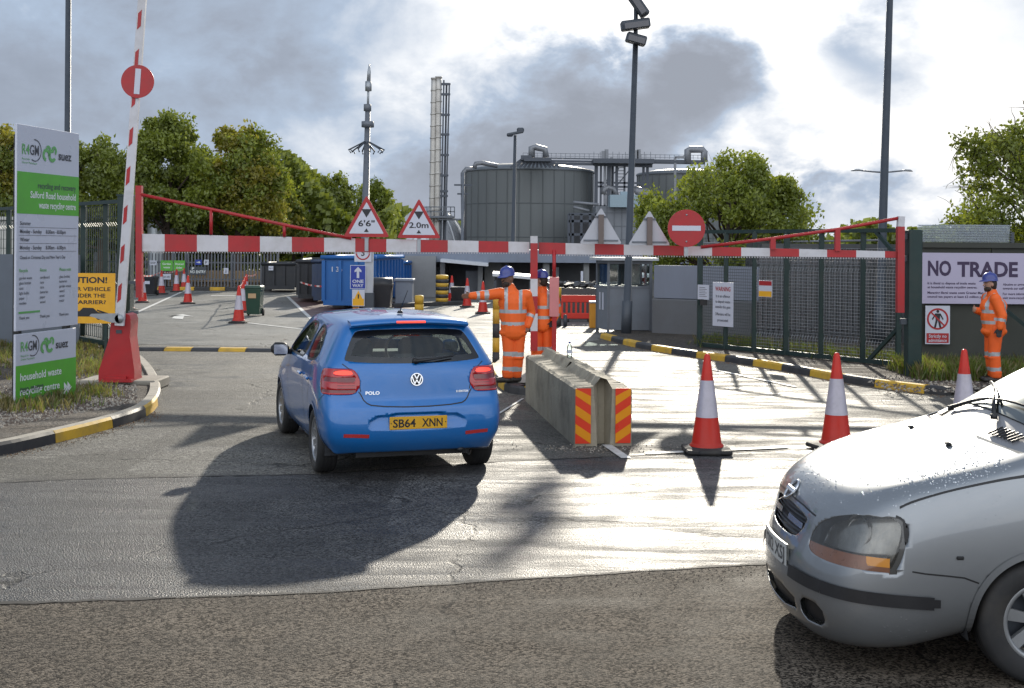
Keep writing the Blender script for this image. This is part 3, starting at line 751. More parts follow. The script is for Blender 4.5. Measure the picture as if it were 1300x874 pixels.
# ---------------------------------------------------------------- right hand hoarding, board and prohibition sign
HG = mat('hoarding_green', (.045, .048, .04), .7, .1, var=.25, scale=2, dirt=.4, dirtcol=(.03, .03, .025))
hy = 20.9; hx0 = P(1169, 400, hy).x
t = empty('hoarding', (hx0, hy, 0), 0, 'tall dark green sheet hoarding behind the worker with folded arm', 'fence')
zt = P(1200, 313.5, hy).z; m = MB()
for k in range(7):
    m.box((1.2*k+.59, .0, zt/2+.05), (1.18, .04, zt-.1))
m.build('sheet', HG, t)
m = MB(); m.box((4.2, -.03, zt+.03), (8.4, .10, .09)); m.box((4.2, -.04, .2), (8.4, .06, .08)); m.build('rail', HG, t)
for k in range(3):
    m = MB(); m.bar((1.2+2.6*k, -.05, 1.25), (2.35+2.6*k, -1.1, .08), .055); m.build('brace', SGREEN, t)
# transparent corrugated sheet above
PLAST = mat('rippled_clear_sheet', (.55, .60, .66), .25, 0, var=.1)
pm = bpy.data.materials.new('clear_corrugated_plastic'); tt_ = nt(pm); oo = node(tt_, 'ShaderNodeOutputMaterial'); tr = node(tt_, 'ShaderNodeBsdfTransparent'); tr.inputs[0].default_value = (.86, .9, .94, 1)
gl = node(tt_, 'ShaderNodeBsdfPrincipled'); gl.inputs['Base Color'].default_value = (.5, .56, .64, 1); gl.inputs['Roughness'].default_value = .25; msx = node(tt_, 'ShaderNodeMixShader'); msx.inputs[0].default_value = .5
tt_.links.new(tr.outputs[0], msx.inputs[1]); tt_.links.new(gl.outputs[0], msx.inputs[2]); tt_.links.new(msx.outputs[0], oo.inputs[0])
zs = P(1220, 285.5, hy+.2).z; m = MB(); n = 110; x0 = 0; x1 = P(1283, 300, hy+.2).x-hx0
vs = []; fs = []
for i in range(n+1):
    x = x0+(x1-x0)*i/n; dy = .012*sin(i*1.9)+.03*sin(x*5.2)
    vs += [(x, dy, zt+.08), (x, dy, zs)]
    if i: fs.append((2*i-2, 2*i, 2*i+1, 2*i-1))
m.add(vs, fs, 0, True); t2 = empty('plastic_screen', (hx0, hy+.2, 0), 0, 'rippled see-through plastic screen on top of the dark hoarding', 'screen')
m.build('sheet', pm, t2, recalc=False)
m = MB()
for i in range(7): m.tube([(x0, -.05, zt+.1+(zs-zt-.12)*i/6), (x1, -.05, zt+.1+(zs-zt-.12)*i/6)], .006, 3)
m.build('rail', STEEL, t2); m = MB(); m.box((x1+.03, 0, (zs+zt)/2-.1), (.05, .05, zs-zt-.05)); m.build('post', DGREY, t2)
# purple lettered board
sx0 = P(1169, 330, hy-.12).x; szt = P(1170, 321, hy-.12).z; szb = P(1169, 385.5, hy-.12).z; wW = 3.3
t = empty('trade_waste_board', (sx0, hy-.12, szb), 0, 'pale lilac board lettered NO TRADE WASTE in dark purple', 'sign')
LIL = mat('lilac_board', (.42, .385, .51), .4, var=.05, scale=2, dirt=.08, dirtcol=(.35, .35, .35)); hh = szt-szb; px_ = (hy-.12)/F
m = MB(); m.box((wW/2, 0, hh/2), (wW, .02, hh)); m.build('board', LIL, t)
m = MB(); text(m, 'NO', 8.8*px_, hh-28.5*px_, 18.5*px_, -.013, 0, 'L', .035, 29.5*px_); text(m, 'TRADE', 46*px_, hh-29.5*px_, 18.5*px_, -.013, 0, 'L', .035, 77*px_); text(m, 'WASTE', 134*px_, hh-30*px_, 18.5*px_, -.013, 0, 'L', .035, 77*px_)
for i, s_ in enumerate(('It is illegal to dispose of trade waste', 'at household waste recycling centres.', 'Managing illegal waste costs Greater Manchester', 'council tax payers at least £3 million per year.')):
    text(m, s_, 8.5*px_, hh-(40+5*i+(2 if i > 1 else 0))*px_, 3.0*px_, -.013, 0, 'L', .02, [61, 63, 84, 82][i]*px_)
for i, s_ in enumerate(('Abusive or aggressive behaviour', 'towards our staff will not be tolerated.', 'For more information', 'visit www.recycleforgreatermanchester.com')):
    text(m, s_, 104*px_, hh-(41+5*i+(2 if i > 1 else 0))*px_, 3.0*px_, -.013, 0, 'L', .02, [52, 60, 36, 72][i]*px_)
m.build('lettering', SIGNP, t)
q0 = P(1174.5, 437, hy-.1); q1 = P(1206, 388.5, hy-.1); w = q1.x-q0.x; h = q1.z-q0.z
t = empty('prohibition_sign', (q0.x, hy-.1, q0.z), 0, 'white and red no pedestrians sign under the pale lilac board', 'sign')
m = MB(); m.box((w/2, 0, h/2), (w, .012, h)); m.build('board', SIGNW, t)
m = MB(); ring(m, w/2, h*.655, w*.44, w*.075, -.009, 0, 40); M4 = Matrix.Translation((w/2, 0, h*.655)) @ Matrix.Rotation(R(45), 4, 'Y')
m.add([(-w*.4, -.011, -w*.03), (w*.4, -.011, -w*.03), (w*.4, -.011, w*.03), (-w*.4, -.011, w*.03)], [(0, 1, 2, 3)], 0, False, M4)
flat(m, [(.02, .02), (w-.02, .02), (w-.02, h*.285), (.02, h*.285)], -.009); m.build('symbol', RED, t)
m = MB(); cx = w/2; cz = h*.655
disc(m, cx, cz+.13, .026, -.0095, 0, 14); flat(m, [(cx-.045, cz+.095), (cx+.045, cz+.095), (cx+.035, cz-.02), (cx-.035, cz-.02)], -.0095)
flat(m, [(cx-.035, cz-.02), (cx, cz-.02), (cx-.03, cz-.15), (cx-.065, cz-.15)], -.0095); flat(m, [(cx, cz-.02), (cx+.035, cz-.02), (cx+.065, cz-.15), (cx+.03, cz-.15)], -.0095)
flat(m, [(cx-.045, cz+.095), (cx-.02, cz+.095), (cx-.085, cz-.02), (cx-.1, cz-.0)], -.0095); flat(m, [(cx+.045, cz+.095), (cx+.02, cz+.095), (cx+.085, cz-.02), (cx+.1, cz)], -.0095); m.build('figure', SIGNB, t)
m = MB(); text(m, 'Strictly no', w/2, h*.17, .055, -.012, 0, 'C', .015, w*.72); text(m, 'admittance', w/2, h*.06, .055, -.012, 0, 'C', .015, w*.74); m.build('lettering', SIGNW, t)
# notices on the gate
def gate_pt(px, py):
    a, b_ = gb[0], gb[-1]; rx, _ = ray(px, py); u = (rx*a.y-a.x)/((b_.x-a.x)-rx*(b_.y-a.y)); q = a.lerp(b_, u); return P(px, py, q.y)
gdir = (gb[-1]-gb[0]).normalized(); grz = atan2(gdir.y, gdir.x); goff = Vector((gdir.y, -gdir.x, 0))*.07
def notice(x0, y0, x1, y1, name, label, fn):
    a = gate_pt(x0, y1); b_ = gate_pt(x1, y1); c_ = gate_pt(x0, y0); w = (b_-a).length; h = c_.z-a.z
    t = empty(name, a+goff, grz, label, 'sign'); fn(t, w, h)
def warn(t, w, h):
    m = MB(); m.box((w/2, 0, h/2), (w, .01, h)); m.build('board', SIGNW, t)
    m = MB(); text(m, 'WARNING', w/2, h*.80, h*.10, -.008, 0, 'C', .02, w*.74); m.build('heading', RED, t)
    m = MB()
    for s_, z, ww in (('It is an offence', .655, .68), ('to deposit waste', .53, .72), ('outside this gate', .41, .74), ('Offenders will be', .245, .74), ('prosecuted', .11, .52)): text(m, s_, w/2, h*z, h*.065, -.008, 0, 'C', .012, w*ww)
    m.build('lettering', INK, t)
notice(908, 358, 934, 413.5, 'warning_notice', 'white notice headed WARNING in red hanging on the mesh gate', warn)
def small(t, w, h):
    m = MB(); m.box((w/2, 0, h/2), (w, .01, h)); m.build('board', SIGNW, t)
    m = MB()
    for i in range(6): flat(m, [(w*.15, h*(.8-.12*i)), (w*(.85 if i % 2 else .7), h*(.8-.12*i)), (w*(.85 if i % 2 else .7), h*(.83-.12*i)), (w*.15, h*(.83-.12*i))], -.008)
    m.build('lettering', INK, t)
notice(889, 361.5, 903, 380, 'paper_notice', 'small white paper notice fixed at the free end of the mesh gate', small)
def ry(t, w, h):
    m = MB(); m.box((w/2, 0, h*.5), (w, .01, h)); m.build('board', SIGNW, t)
    m = MB(); flat(m, [(.01, h*.7), (w-.01, h*.7), (w-.01, h*.97), (.01, h*.97)], -.008); m.build('heading', RED, t)
    m = MB(); flat(m, [(.01, h*.03), (w-.01, h*.03), (w-.01, h*.36), (.01, h*.36)], -.008); m.build('footer', YELS, t)
notice(966.5, 356, 983.5, 377, 'safety_notice', 'small red white and yellow notice on the mesh gate', ry)
# ---------------------------------------------------------------- traffic cones
CRED = mat('cone_red', (.62, .035, .018), .42, var=.12, scale=7, dirt=.22, dirtcol=(.20, .05, .03), coat=.15)
_t = CRED.node_tree; _b = next(n for n in _t.nodes if n.type == 'BSDF_PRINCIPLED'); _o = next(n for n in _t.nodes if n.type == 'OUTPUT_MATERIAL')
_tl = node(_t, 'ShaderNodeBsdfTranslucent'); _tl.inputs[0].default_value = (.75, .07, .03, 1); _ms = node(_t, 'ShaderNodeMixShader'); _ms.inputs[0].default_value = .35
_t.links.new(_b.outputs[0], _ms.inputs[1]); _t.links.new(_tl.outputs[0], _ms.inputs[2]); _t.links.new(_ms.outputs[0], _o.inputs[0])
CREFL = mat('cone_reflective', (.47, .44, .50), .35, .15, var=.15, scale=14, dirt=.5, dirtcol=(.30, .28, .30))
def make_cone():
    t = empty('traffic_cone')
    m = MB(); m.box((0, 0, .022), (.46, .46, .044), bev=.012); n = 8
    m.lathe([(.255, .0), (.262, .02), (.25, .045), (.20, .06), (.0, .062)], 8, 0, Matrix.Rotation(pi/8, 4, 'Z'), False); m.build('base', RUBBER, t)
    pr = [(.175, .055), (.172, .075), (.155, .085), (.150, .10)]
    def r(z): return .150+(z-.10)*(.030-.150)/(.985-.10)
    m = MB(); m.lathe(pr+[(r(.36), .36), (r(.73), .73), (r(.97), .97), (.026, .99), (.014, 1.0), (0, 1.0)], 32); m.build('body', CRED, t)
    m = MB(); m.lathe([(r(.36)+.003, .358), (r(.50)+.003, .50), (r(.60)+.003, .60), (r(.73)+.003, .732)], 32); m.build('sleeve', CREFL, t)
    return t
c0 = make_cone(); KIDS[c0.name] = [k for k in C.objects if k.parent == c0]
cones = [(898.5, 577, 1.0, 'tall cone beside the striped end of the concrete blocks', 0, 'cones standing along the road mouth'),
 (1064, 573, 1.0, 'tall cone just beyond the bonnet of the silver car', .3, 'cones standing along the road mouth'),
 (1227, 563, 1.0, 'tall cone half hidden behind the windscreen of the silver car', .1, 'cones standing along the road mouth')]
yl_ = [(303, 411.5, 'cone in front of the green wheelie bin in the yard', 0), (308.5, 398, 'second cone in the file beside the green wheelie bin', 0),
 (310.5, 390, 'third cone in the file beside the green wheelie bin', 0), (312.5, 384, 'last cone in the file beside the green wheelie bin', 0),
 (238.5, 387, 'lone cone standing in the middle of the yard lane', .4), (181, 385.5, 'cone beside the black bin on the far lane edge', .2),
 (205, 375, 'taped cone next along from the black bin by the far fence', 0), (224, 372, 'taped cone second along from the black bin by the far fence', 0),
 (233.5, 369.5, 'taped cone third along from the black bin by the far fence', 0),
 (163.5, 395, 'cone showing between the raised arm and the red hanging post', .1),
 (573.5, 385.5, 'cone standing against the side of the small dark bin', 0), (593, 391.5, 'cone under the pointing hand of the worker', .2),
 (613, 399.5, 'cone half hidden by the outstretched sleeve of the worker', 0)]
first = True
for (px, py, s, lab, rz, grp) in cones:
    g = G(px, py); o = c0 if first else copy_tree(c0)
    o.location = g+Vector((0, .08, .014)); o.rotation_euler = (0, 0, rz); tag(o, lab, 'cone', grp); first = False
cone_pos = {}
for px, py, lab, rz in yl_:
    g = G(px, py-1); o = copy_tree(c0); o.location = g+Vector((0, 0, .006)); o.rotation_euler = (0, 0, rz); tag(o, lab, 'cone', 'cones marking lanes in the yard')
    o.scale = (1, 1, 1); cone_pos[px] = g
# warning tape between cones
TAPE = mat('tape_white', (.65, .6, .58), .5); TAPER = mat('tape_red', (.5, .05, .04), .5)
def tape(pts, z, sag, label, w=.05):
    m = MB()
    for (a, b) in zip(pts[:-1], pts[1:]):
        n = 12; L = (b-a).length
        for i in range(n):
            def at(u): return a.lerp(b, u)+Vector((0, 0, z-sag*4*u*(1-u)))
            p, q = at(i/n), at((i+1)/n); m.add([p-Vector((0, 0, w/2)), q-Vector((0, 0, w/2)), q+Vector((0, 0, w/2)), p+Vector((0, 0, w/2))], [(0, 1, 2, 3)], i % 2)
    return tag(m.build('barrier_tape', [TAPE, TAPER], recalc=False), label, 'tape')
tape([cone_pos[163.5], cone_pos[181], cone_pos[205], cone_pos[224], cone_pos[233.5]], .96, .08, 'red and white tape strung along the cones by the far fence')
tape([cone_pos[303], cone_pos[308.5], cone_pos[310.5], cone_pos[312.5], G(325, 381)], .97, .04, 'red and white tape strung along the file of cones by the green bin')
tape([G(380, 384), G(425, 390), G(446, 392)], .75, .1, 'red and white tape across the bay in front of the blue skip', .06)
# ---------------------------------------------------------------- speed bump
g0 = G(166, 444.5); g1 = G(378, 446.5); t = empty('speed_bump', g0, atan2((g1-g0).y, (g1-g0).x), 'black and yellow rubber speed bump across the entry lane', 'speed bump')
L = (g1-g0).length; n = 6; seg = L/6.2
for i in range(-1, 10):
    x0 = i*seg*1.0+.35*seg; x1 = x0+seg-.012
    if i < 0: x0 = 0; x1 = .35*seg-.012
    if i > 5: break
    m = MB(); prof = [(-.21, 0), (-.19, .03), (-.11, .062), (0, .07), (.11, .062), (.19, .03), (.21, 0)]
    vs = [(x0, p[0], p[1]) for p in prof]+[(x1, p[0], p[1]) for p in prof]; k = len(prof)
    m.add(vs, [(j, j+1, j+1+k, j+k) for j in range(k-1)]+[tuple(range(k)), tuple(range(2*k-1, k-1, -1))])
    m.build('segment', YELP if i % 2 else BLKP, t)
    for xx in (.3, .7): 
        pass
# ---------------------------------------------------------------- concrete blocks
CB = mat('block_concrete', (.34, .30, .225), .85, var=.25, scale=3, bump=.8, bscale=26, dirt=.65, dirtcol=(.10, .085, .065))
CHO = mat('chevron_orange', (.75, .28, .01), .3, var=.05); CHR = mat('chevron_red', (.70, .05, .02), .3, var=.05)
fl = G(729.5, 567); rl = Vector((P(667, 507, 16.6).x, 16.6, 0)); ax = (rl-fl); ax.z = 0; Ltot = ax.length; ax.normalize(); rzb = atan2(ax.y, ax.x)-pi/2
def block(L, name, label, seed, off, chev):
    rnd = random.Random(seed); t = empty(name, fl+ax*off, rzb, label, 'concrete block')
    W, Hh = .61, .63
    # outline of the end: notch in the middle, raised V tongue along the top
    prof = [(0, .0), (0, Hh-.03), (.03, Hh), (.21, Hh+.0), (.275, Hh+.09), (.345, Hh+.075), (.40, Hh-.015), (W-.03, Hh), (W, Hh-.03), (W, 0)]
    m = MB(); N = 34; vs = []; fs = []
    def jit(i, j, x, z):
        e = .0012
        if j in (3, 4, 5, 6): e = .007
        if j in (7, 8): e = .009
        if z < .02: e = 0
        return x+rnd.gauss(0, e), z+rnd.gauss(0, e)-(abs(rnd.gauss(0, .012)) if j in (2, 7, 8) and z > .3 else 0)
    k = len(prof)
    for i in range(N+1):
        y = L*i/N
        for j, (x, z) in enumerate(prof):
            a, b_ = jit(i, j, x, z); vs.append((a, y, b_))
    for i in range(N):
        for j in range(k-1): fs.append((i*k+j, i*k+j+1, (i+1)*k+j+1, (i+1)*k+j))
    m.add(vs, fs)
    # ends with vertical V groove
    for (i, s_) in ((0, 1), (N, -1)):
        y = L*i/N; base = [vs[i*k+j] for j in range(k)]
        g = .16*s_; ce = len(m.v)
        left = [base[0], base[1], base[2], base[3]]; right = [base[6], base[7], base[8], base[9]]
        m.add([*left, (.24, y, 0)], [(0, 1, 2, 3, 4)]); m.add([(.38, y, 0), *right], [(0, 1, 2, 3, 4)])
        m.add([(.24, y, 0), base[3], (.275, y+g, Hh+.07), (.345, y+g, Hh+.055), base[6], (.38, y, 0), (.345, y+g, 0), (.275, y+g, 0)], [(0, 1, 2, 7), (7, 2, 3, 6), (6, 3, 4, 5)])
        m.add([base[3], base[4], base[5], base[6], (.345, y+g, Hh+.055), (.275, y+g, Hh+.07)], [(0, 1, 5), (1, 2, 4, 5), (2, 3, 4)])
    m.build('body', CB, t)
    if chev:
        for x0, dr in ((.004, 1), (.433, -1)):
            m = MB(); w = .165; y = -.012; z0 = .03; z1 = Hh-.02
            m.box((x0+w/2, y+.004, (z0+z1)/2), (w, .008, z1-z0), 0)
            st = .155
            for q in range(-1, 5):
                za = z0+q*st*1.28; 
                pl = [(0, za+(.0 if dr > 0 else .10)*1.1), (w, za+(.10 if dr > 0 else 0)*1.1), (w, za+st*.64+(.10 if dr > 0 else 0)*1.1), (0, za+st*.64+(0 if dr > 0 else .10)*1.1)]
                if dr > 0: pl = [(0, za+.11), (w, za), (w, za+st*.64), (0, za+st*.64+.11)]
                else: pl = [(0, za), (w, za+.11), (w, za+st*.64+.11), (0, za+st*.64)]
                pl = [(x0+a, min(max(b_, z0), z1)) for a, b_ in pl]
                if max(p[1] for p in pl)-min(p[1] for p in pl) > .02: flat(m, pl, y-.002, 1)
            m.build('chevron_plate', [CHR, CHO], t)
block(1.80, 'concrete_block', 'weathered concrete block with red and orange striped plates on its end', 1, 0, True)
block(Ltot-1.84, 'concrete_block', 'weathered concrete block directly behind the one with striped plates', 2, 1.84, False)
# water bottle on the rear block
bp = P(714, 447, 16.2); t = empty('water_bottle', (fl+ax*3.35)+Vector((.52, .0, .63)), 0, 'clear plastic water bottle standing on the rear concrete block', 'bottle')
m = MB(); m.lathe([(0, 0), (.034, .0), (.036, .01), (.033, .06), (.036, .11), (.035, .145), (.014, .185), (.013, .20)], 16); m.build('body', CLEAR, t)
m = MB(); m.lathe([(.0, .215), (.016, .215), (.016, .193), (.013, .193)], 12); m.build('cap', BLUES, t)
m = MB(); m.lathe([(.0365, .06), (.0365, .10)], 16); m.build('label', SIGNW, t)
# ---------------------------------------------------------------- bollards and posts
def hoop_post(px, pyb, pyt, r, name, label, bands, base=True, group=None):
    g = G(px, pyb); z = P(px, pyt, g.y).z; t = empty(name, g, 0, label, 'bollard', group); n = len(bands); h = z/n
    for i, mm in enumerate(bands):
        m = MB(); m.cyl((0, 0, i*h), (0, 0, (i+1)*h-.001), r, 18); m.build('band', mm, t)
    m = MB(); m.lathe([(r, z), (r*.8, z+.02), (0, z+.03)], 18); m.build('cap', bands[-1], t)
hoop_post(629.5, 465, 375, .062, 'bollard', 'slim black and yellow banded post in front of the pointing worker', [BLKP, YELP, BLKP, YELP, YELP])
hoop_post(708, 415, 366, .09, 'bollard', 'yellow and black post beside the red plastic barrier', [BLKP, YELP, BLKP, YELP])
hoop_post(717.5, 415, 401, .05, 'bollard', 'short grey post between the banded post and the red plastic barrier', [DGREY])
hoop_post(532, 397, 376, .14, 'bollard', 'short yellow bollard beyond the roof of the blue car', [YELP, YELP])
g = G(753, 417); t = empty('grit_box', g, 0, 'orange yellow box standing beside the grey kiosk', 'box')
m = MB(); m.box((0, .1, .33), (.19, .3, .66), bev=.02, taper=.92); m.build('body', mat('orange_plastic', (.62, .27, .02), .5, dirt=.2), t); m = MB(); m.box((0, .1, .675), (.21, .32, .05), bev=.01); m.build('lid', WHITE, t)
# red plastic barrier
g = G(734, 409); PLR = mat('plastic_barrier_red', (.60, .035, .02), .45, var=.12, dirt=.12); wb = P(757, 409, g.y).x-P(713, 409, g.y).x; hb = P(735, 375, g.y).z
for q, lab in ((0, 'red plastic pedestrian barrier in front of the scrap heap by the kiosk'),):
    t = empty('plastic_barrier', g, 0, lab, 'barrier'); m = MB(); z0, z1 = .10, hb
    m.box((0, 0, z1-.10), (wb, .07, .20), bev=.012); m.box((0, 0, z0+.07), (wb, .07, .16), bev=.012)
    for i in range(8): m.box((-wb/2+.03+i*(wb-.06)/7, 0, (z0+z1)/2), (.055, .05, z1-z0-.3))
    m.build('panel', PLR, t)
    for s_ in (-1, 1): m = MB(); m.box((s_*wb*.33, 0, .05), (.12, .5, .10), bev=.02); m.build('foot', BLACK, t)
RUB = mat('scrap_metal', (.08, .08, .08), .6, .3, var=.5, scale=20)
m = MB(); rnd = random.Random(3)
for i in range(60):
    x = rnd.uniform(-1.0, 1.1); m.box((x, rnd.uniform(-.3, .5), .95+rnd.uniform(-.05, .12)), (rnd.uniform(.05, .3), rnd.uniform(.05, .3), rnd.uniform(.02, .06)), rnd.choice((0, 0, 1)), (rnd.uniform(-.5, .5), rnd.uniform(-.5, .5), rnd.uniform(0, 3)))
m.box((.05, .1, .45), (2.2, 1.0, .9), 0)
tag(m.build('scrap_heap', [RUB, GREYP], loc=(g.x+.2, g.y+1.4, 0)), 'dark heap of scrap behind the red plastic barrier', 'scrap heap')
# ---------------------------------------------------------------- wheelie bins
BG = mat('bin_green', (.012, .05, .03), .45, var=.2, dirt=.15); BB = mat('bin_black', (.016, .017, .022), .42, var=.2, dirt=.12)
def bin_(px, pyb, pyt, w, name, label, mm, lab_m=None, dome=False):
    g = G(px, pyb); h = P(px, pyt, g.y).z; t = empty(name, g, 0, label, 'bin'); d = w*1.1
    m = MB(); vs = []; 
    for (z, s_) in ((.06, .80), (h*.88, 1.0)):
        vs += [(-w/2*s_, -d/2*s_, z), (w/2*s_, -d/2*s_, z), (w/2*s_, d/2, z), (-w/2*s_, d/2, z)]
    m.add(vs, [(0, 1, 2, 3), (4, 5, 6, 7), (0, 1, 5, 4), (1, 2, 6, 5), (2, 3, 7, 6), (3, 0, 4, 7)]); m.box((0, 0, h*.88), (w*1.06, d*1.04, .05)); m.build('body', mm, t)
    m = MB()
    if dome: m.tube([(-w/2, 0, h*.88), (w/2, 0, h*.88)], d*.5, 20, flat=.62)
    else: m.box((0, -.01, h*.94), (w*1.08, d*1.08, h*.09), bev=.02, taper=.93)
    m.build('lid', mm, t)
    m = MB(); m.tube([(-w*.4, d*.5+.05, h*.9), (w*.4, d*.5+.05, h*.9)], .02, 8); m.build('handle', BLACK, t)
    for s_ in (-1, 1): m = MB(); m.tube([(s_*w*.42, d*.42, .11), (s_*w*.52, d*.42, .11)], .11, 14); m.build('wheel', RUBBER, t)
    if lab_m: m = MB(); m.box((-.02, -d*.5-.002, h*.66), (w*.5, .006, h*.15)); m.build('sticker', lab_m, t)
    return t
bin_(323, 401.5, 362, .46, 'wheelie_bin', 'dark green wheelie bin with a pale sticker beside the file of cones', BG, mat('sticker', (.45, .30, .16), .5))
bin_(189, 375.5, 350, .58, 'wheelie_bin', 'black wheelie bin with a white label by the far fence', BB, SIGNW)
bin_(582, 386, 364, .55, 'wheelie_bin', 'small dark bin by the cones beyond the blue car', BB)
bin_(485, 400, 356, .62, 'wheelie_bin', 'large black bin with a domed lid beside the one way sign post', BB, dome=True)
# ---------------------------------------------------------------- sign post with 5, one way and hazard signs
g = G(468, 402); y = g.y; k = y/F
t = empty('sign_post', g, 0, 'pale grey square post carrying the speed and one way signs', 'post')
m = MB(); z = P(468, 318, y).z; m.box((0, .06, z/2), (.24, .2, z)); m.build('post', mat('pale_grey_paint', (.42, .44, .48), .5, dirt=.15), t)
m = MB(); m.box((0, .06, .35), (.30, .26, .7)); m.build('plinth', DGREY, t)
def small_sign(x0, y0, x1, y1, name, label, fn, dy=-.08):
    a = P(x0, y1, y+dy); b_ = P(x1, y0, y+dy); t = empty(name, a, 0, label, 'sign'); w = b_.x-a.x; h = b_.z-a.z; fn(t, w, h)
def s5(t, w, h):
    m = MB(); m.box((w/2, 0, h/2), (w, .01, h)); m.build('board', SIGNW, t); m = MB(); ring(m, w/2, h*.52, w*.43, w*.08, -.008); m.build('ring', RED, t)
    m = MB(); text(m, '5', w/2, h*.52-w*.17, w*.34, -.008, 0, 'C', .03); m.build('lettering', SIGNB, t)
small_sign(450, 311, 471.5, 332.5, 'speed_sign', 'white square speed sign with a 5 in a red ring above the one way sign', s5)
def sow(t, w, h):
    m = MB(); m.box((w/2, 0, h/2), (w, .01, h)); m.build('board', SIGNW, t); m = MB(); flat(m, [(.015, .015), (w-.015, .015), (w-.015, h-.015), (.015, h-.015)], -.007); m.build('face', BLUES, t)
    m = MB(); flat(m, [(w*.42, h*.46), (w*.58, h*.46), (w*.58, h*.74), (w*.72, h*.70), (w*.72, h*.78), (w*.5, h*.93), (w*.28, h*.78), (w*.28, h*.70), (w*.42, h*.74)], -.010)
    text(m, 'ONE', w/2, h*.26, h*.13, -.010, 0, 'C', .03, w*.72); text(m, 'WAY', w/2, h*.08, h*.13, -.010, 0, 'C', .03, w*.72); m.build('symbol', SIGNW, t)
small_sign(444.5, 337, 464.5, 367, 'one_way_sign', 'blue ONE WAY sign with a white arrow pointing up', sow, -.1)
def shz(t, w, h):
    m = MB(); m.box((w/2, 0, h/2), (w, .01, h)); m.build('board', SIGNW, t); m = MB(); flat(m, [(w*.05, h*.04), (w*.95, h*.04), (w*.95, h*.45), (w*.05, h*.45)], -.007); flat(m, [(w*.1, h*.35), (w*.9, h*.35), (w*.5, h*.95)], -.008); m.build('face', YELS, t)
    m = MB(); flat(m, [(w*.46, h*.45), (w*.54, h*.45), (w*.56, h*.72), (w*.44, h*.72)], -.011); m.build('symbol', SIGNB, t)
small_sign(447, 368, 463, 389, 'hazard_sign', 'yellow hazard sign below the blue one way sign', shz, -.1)
g = G(452, 399); t = empty('sign_stand', g, 0, 'low brown and orange stand below the yellow hazard sign', 'stand')
m = MB(); m.box((0, 0, .25), (.16, .1, .5)); m.build('upright', mat('brown_board', (.10, .06, .03), .6), t); m = MB(); m.box((0, -.06, .12), (.2, .02, .16)); m.build('plate', CHO, t)
g = G(432, 391); t = empty('plastic_barrier', g, R(60), 'bright red plastic barrier end by the blue skip', 'barrier'); m = MB()
for z in (.2, .55, .9): m.box((0, 0, z), (1.0, .12, .16), bev=.05)
for x in (-.45, 0, .45): m.box((x, 0, .55), (.14, .10, .9), bev=.04)
m.build('panel', mat('bright_red_plastic', (.65, .02, .05), .4), t); m = MB(); m.box((0, 0, .05), (.2, .5, .1)); m.build('foot', BLACK, t)
# ---------------------------------------------------------------- kiosk
g = G(771, 424.5); y = g.y; KG = mat('kiosk_grey', (.17, .19, .22), .5, .2, var=.15, scale=3, dirt=.2)
x0 = P(758, 420, y+.8).x; x1 = g.x; x2 = P(827, 424, y).x; zt = P(790, 331, y).z; zw = P(790, 365, y).z
t = empty('kiosk', g, 0, 'small grey gate kiosk with windows round its upper half', 'kiosk'); w = x2-x1; dx = x0-x1; dpt = 1.3
def wallq(a, b_, z0, z1, th=.05):
    a = Vector(a); b_ = Vector(b_); d = b_-a; L = d.length; d.normalize(); M = Matrix.Translation((a.x, a.y, 0)) @ Matrix.Rotation(atan2(d.y, d.x), 4, 'Z')
    return M, L
cs = [(0, 0), (w, 0), (w+.25, dpt), (dx, dpt*.62)]
cs = [(0, 0), (w, 0), (w-.1, dpt), (dx-.02, .8)]
m = MB(); mw = MB(); mg = MB()
for i in range(4):
    M, L = wallq(cs[i], cs[(i+1) % 4], 0, 0)
    npan = max(1, round(L/.6))
    for q in range(npan):
        a = L*q/npan; b_ = L*(q+1)/npan
        m.box(((a+b_)/2, .02, zw/2+.05), (b_-a-.03, .04, zw-.1), mat=M)
        mg.add([(a+.05, .025, zw+.05), (b_-.05, .025, zw+.05), (b_-.05, .025, zt-.1), (a+.05, .025, zt-.1)], [(0, 1, 2, 3)], mat=M)
        mw.box((a+.02, .02, zt/2), (.06, .07, zt), mat=M); mw.box(((a+b_)/2, .021, zw), (b_-a, .06, .07), mat=M); mw.box(((a+b_)/2, .021, zt-.04), (b_-a, .06, .08), mat=M)
m.build('lower_panel', KG, t); mw.build('window_frame', GREYP, t); mg.build('window', CLEAR, t, recalc=False)
m = MB(); q = [(-.15, -.15), (w+.15, -.15), (w+.05, dpt+.15), (dx-.2, .9)]; m.slab(q, zt, zt+.07); m.build('roof', mat('kiosk_roof', (.40, .42, .44), .5), t)
m = MB(); M, L = wallq(cs[3], cs[0], 0, 0); m.box((L*.62, -.01, zw-.35), (.09, .01, .42), mat=M); m.box((L*.35, -.01, zw-.35), (.07, .01, .42), mat=M); m.build('paper_notice', SIGNW, t)
m = MB(); m.box((w*.5, .7, .5), (w*.6, .5, .8)); m.build('desk', DGREY, t)
# ---------------------------------------------------------------- concrete wall behind gate
BLW = mat('blue_grey_wall', (.19, .21, .26), .8, var=.12, scale=.8, bump=.2, bscale=10, dirt=.3, dirtcol=(.12, .12, .12), stretch=(1, 1, .35))
a = G(829, 427); b_ = Vector((P(962, 440, 27.6).x, 27.6, 0)); d = (b_-a).normalized(); L = (b_-a).length
t = empty('wall', a, atan2(d.y, d.x), 'blue grey concrete retaining wall behind the mesh gate', 'wall'); zt = P(829, 337, a.y).z
m = MB(); m.box((L/2, .15, zt/2+.45), (L, .26, zt-.9), bev=.01); m.build('upper_course', BLW, t); m = MB(); m.box((L/2, .10, .45), (L, .40, .88), bev=.02); m.build('lower_course', CONCD, t)
